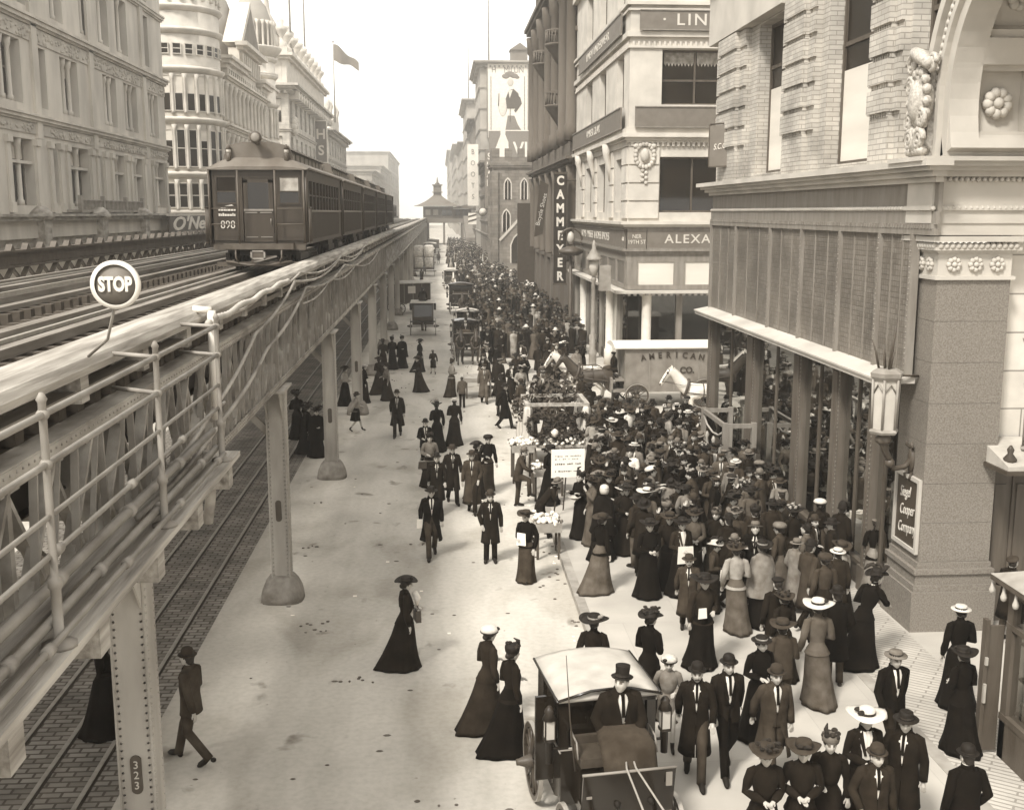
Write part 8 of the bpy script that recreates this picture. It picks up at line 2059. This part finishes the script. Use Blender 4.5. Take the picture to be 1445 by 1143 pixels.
def blocked(x, y):
    if 7.4 < x < 12.6 and 45.7 < y < 48.6: return True          # van
    if 4.4 < x < 7.9 and 46.2 < y < 48.5: return True           # van horses
    if 8.3 < x < 13 and 41.9 < y < 42.9: return True            # white horse
    if 7.9 < x < 9.3 and 30.5 < y < 33.7: return True           # barrier
    if 2.2 < x < 5.0 and 34.4 < y < 37.2: return True           # flower stall
    if 2.0 < x < 3.8 and 28.5 < y < 34.4: return True
    if 7.75 < x < 8.7 and 25 < y < 26.2: return True            # draped table
    if .5 < x < 2.4 and 58 < y < 98: return True                # carriages
    if (x - 7.35) ** 2 + (y - 52.6) ** 2 < .3: return True
    if x > 8.75 and y < 37.1 or x > 8.9 and y > 53.3: return True
    return False
HATW = {'bowler': 'bowler', 'homburg': 'felt hat', 'tophat': 'top hat', 'cap': 'flat cap', 'boater': 'straw boater', 'wide': 'wide-brimmed hat', 'plumed': 'plumed hat', 'flowered': 'flowered hat', 'picture': 'big picture hat', 'toque': 'feathered toque', 'turban': 'draped turban hat'}
CLW = {'cloth_black': 'black', 'cloth_ink': 'black', 'cloth_coal': 'charcoal', 'cloth_brown': 'brown', 'cloth_slate': 'slate', 'cloth_grey': 'grey', 'cloth_ash': 'pale', 'cloth_dust': 'buff', 'cloth_cream': 'cream', 'cloth_white': 'white'}
FW = {'F': 'facing us', 'B': 'facing away', 'R': 'turned right', 'L': 'turned left'}
MK = ['stand_coat', 'look_down', 'stand_suit', 'long_coat', 'walk_coat', 'talk_man', 'stroll_man']; WK = ['talk_woman', 'turn_woman', 'stand_woman', 'muff_woman', 'coat_woman', 'cape_woman', 'hold_woman', 'lift_woman']
GW = {'talk_man': 'topcoat', 'stroll_man': 'frock coat', 'talk_woman': 'short jacket', 'turn_woman': 'coat', 'stand_coat': 'overcoat', 'look_down': 'overcoat', 'stand_suit': 'jacket', 'long_coat': 'long coat', 'walk_coat': 'overcoat', 'stand_woman': 'bodice', 'muff_woman': 'jacket', 'coat_woman': 'long jacket', 'cape_woman': 'cape', 'hold_woman': 'jacket', 'lift_woman': 'jacket'}
pts = [(x, y) for x, y, _ in PP]; used = set(r[-1] for r in NAMED); total = 0
cr = random.Random(11)
for zname, poly, count, gap, faces, grp in ZONES:
    xs = [p[0] for p in poly]; ys = [p[1] for p in poly]; got = 0; tries = 0
    while got < count and tries < 20000:
        tries += 1; x, y = cr.uniform(min(xs), max(xs)), cr.uniform(min(ys), max(ys))
        if not in_poly(x, y, poly) or blocked(x, y) or any((x - a) ** 2 + (y - c) ** 2 < gap * gap for a, c in pts[-400:]): continue
        for att in range(60):
            fem = cr.random() < .58; kit = cr.choice(WK if fem else MK); f_ = cr.choice(faces)
            if fem: hat = cr.choice(('wide', 'plumed', 'flowered', 'picture', 'toque', 'wide', 'flowered', 'turban')); hc = cr.choice((B_, B_, B_, B_, P_, P_, P_, BW, G_, G_, S_, W_h, BP, B_, B_, P_))
            else: hat = cr.choice(('bowler', 'bowler', 'bowler', 'homburg', 'homburg', 'cap', 'bowler', 'homburg', 'tophat', 'boater') + ('bowler', 'homburg', 'cap', 'bowler') * 2); hc = SW if hat == 'boater' else cr.choice((B_, B_, P_, P_, G_))
            mc = cr.choice(('cloth_black', 'cloth_ink', 'cloth_coal', 'cloth_coal', 'cloth_brown', 'cloth_brown', 'cloth_slate', 'cloth_slate', 'cloth_grey', 'cloth_ash') + (('cloth_dust', 'cloth_white') if fem and kit in ('stand_woman', 'lift_woman', 'hold_woman') else ()))
            lc = cr.choice(('cloth_black', 'cloth_ink', 'cloth_coal', 'cloth_coal', 'cloth_brown', 'cloth_slate', 'cloth_grey')) if cr.random() < .6 else (mc if mc not in ('cloth_white', 'cloth_dust') else 'cloth_coal')
            hw = HATW[hat]
            tone = {'straw_white': 'white ', 'straw': 'straw ', 'felt_grey': 'grey ', 'felt_brown': 'brown ', 'plume': 'pale-plumed '}.get(hc[0], 'black ') if hat != 'boater' else ''
            if hc == BW: tone = 'light-trimmed '
            lab = '%s in %s %s and %s%s %s, %s' % ('woman' if fem else 'man', CLW[mc], GW[kit], tone, hw, FW[f_], zname)
            if lab not in used and len(lab.split()) <= 16: break
        else: continue
        used.add(lab); pts.append((x, y)); got += 1; total += 1
        gz_ = .145 if x > 3.02 and not (37.2 < y < 53.2) else 0
        person(kit, x, y, f_, hat, lab, hc, mc, lc, cr.uniform(.88, 1.05), cr.uniform(-.75, .75), gz_, grp, tilt=cr.uniform(-.12, .12))
print('PEOPLE', len(NAMED), total)
# ---------------------------------------------------------------- the far crowd, one dark mass up the avenue
b = MB()
CM = ['cloth_black', 'cloth_ink', 'cloth_coal', 'cloth_brown', 'cloth_slate', 'cloth_grey', 'cloth_dust', 'felt_black', 'skin', 'straw_white', 'felt_brown']
for m_ in CM: b.mat(m_)
def lowfig(x, y, z0):
    h = cr.uniform(1.5, 1.72); fem = cr.random() < .55; b.cur = cr.choice((0, 0, 1, 1, 2, 2, 3, 3, 4, 5, 6) if cr.random() < .9 else (5, 6)); a = cr.uniform(0, PI)
    def rg(z, rx, ry): return [(x + rx * math.cos(q + a), y + ry * math.sin(q + a), z0 + z * h / 1.7) for q in [2 * PI * k / 8 for k in range(8)]]
    if fem: b.loft([rg(0, .38, .4), rg(.5, .27, .27), rg(.98, .13, .12), rg(1.25, .19, .15), rg(1.4, .2, .13), rg(1.47, .07, .07)])
    else: b.loft([rg(.04, .15, .12), rg(.45, .19, .15), rg(.9, .2, .14), rg(1.25, .23, .15), rg(1.4, .22, .13), rg(1.47, .07, .07)])
    b.cur = 8; b.ell((x, y, z0 + 1.58 * h / 1.7), .08, .09, .11, 6, 4)
    b.cur = cr.choice((7, 7, 7, 7, 7, 7, 7, 10, 10, 10, 10, 7, 5, 4, 9)); r = cr.uniform(.17, .25) if fem else .13; zt = z0 + 1.64 * h / 1.7
    b.lathe([(r, zt), (r * 1.02, zt + .02), (.1, zt + .05), (.09, zt + .14), (.02, zt + .16)], (x, y, 0), 8)
FARZ = [([(1.58, 61.08), (2.36, 72.64), (8.64, 70.74), (8.63, 61.36)], 1.3), ([(1.49, 81.24), (2.3, 105.94), (10.91, 100.27), (8.87, 70.72), (2.36, 72.64)], 0.9), ([(1.42, 105.99), (2.87, 177.41), (7.68, 151.56), (9.93, 111.09), (10.91, 100.27)], 0.75), ([(1.02, 171.76), (2.25, 305.14), (8.5, 280.54), (7.68, 151.56)], 0.4), ([(-2.05, 96.47), (-3.33, 213.57), (-2.52, 213.51), (-1.47, 136.44)], 0.03)]
nf = 0
for poly, dens in FARZ:
    xs = [p[0] for p in poly]; ys = [p[1] for p in poly]; area = (max(xs) - min(xs)) * (max(ys) - min(ys))
    for k in range(int(area * dens)):
        x, y = cr.uniform(min(xs), max(xs)), cr.uniform(min(ys), max(ys))
        if in_poly(x, y, poly) and not blocked(x, y) and not (1.0 < x < 2.6 and 100 < y < 125): lowfig(x, y, .14 if x > 3.02 and not (107 < y < 119 or 37 < y < 53 or 250 < y < 262) else 0); nf += 1
print('FAR', nf)
struct('distant_crowd', b, 'stuff')
# crowds seen in the shade under the railway, far down
# ================================================================ HAZE down the avenue
hm = bpy.data.materials.new('haze'); hm.use_nodes = True
nt = hm.node_tree
for n in list(nt.nodes): nt.nodes.remove(n)
o_ = nt.nodes.new('ShaderNodeOutputMaterial'); v_ = nt.nodes.new('ShaderNodeVolumePrincipled')
v_.inputs['Color'].default_value = (.97, .955, .92, 1); v_.inputs['Density'].default_value = .0009; v_.inputs['Anisotropy'].default_value = .35
nt.links.new(v_.outputs[0], o_.inputs['Volume'])
M['haze'] = hm
b = nb('haze'); b.box(-310, 310, -110, 2010, -1, 68); struct('haze', b, 'stuff')
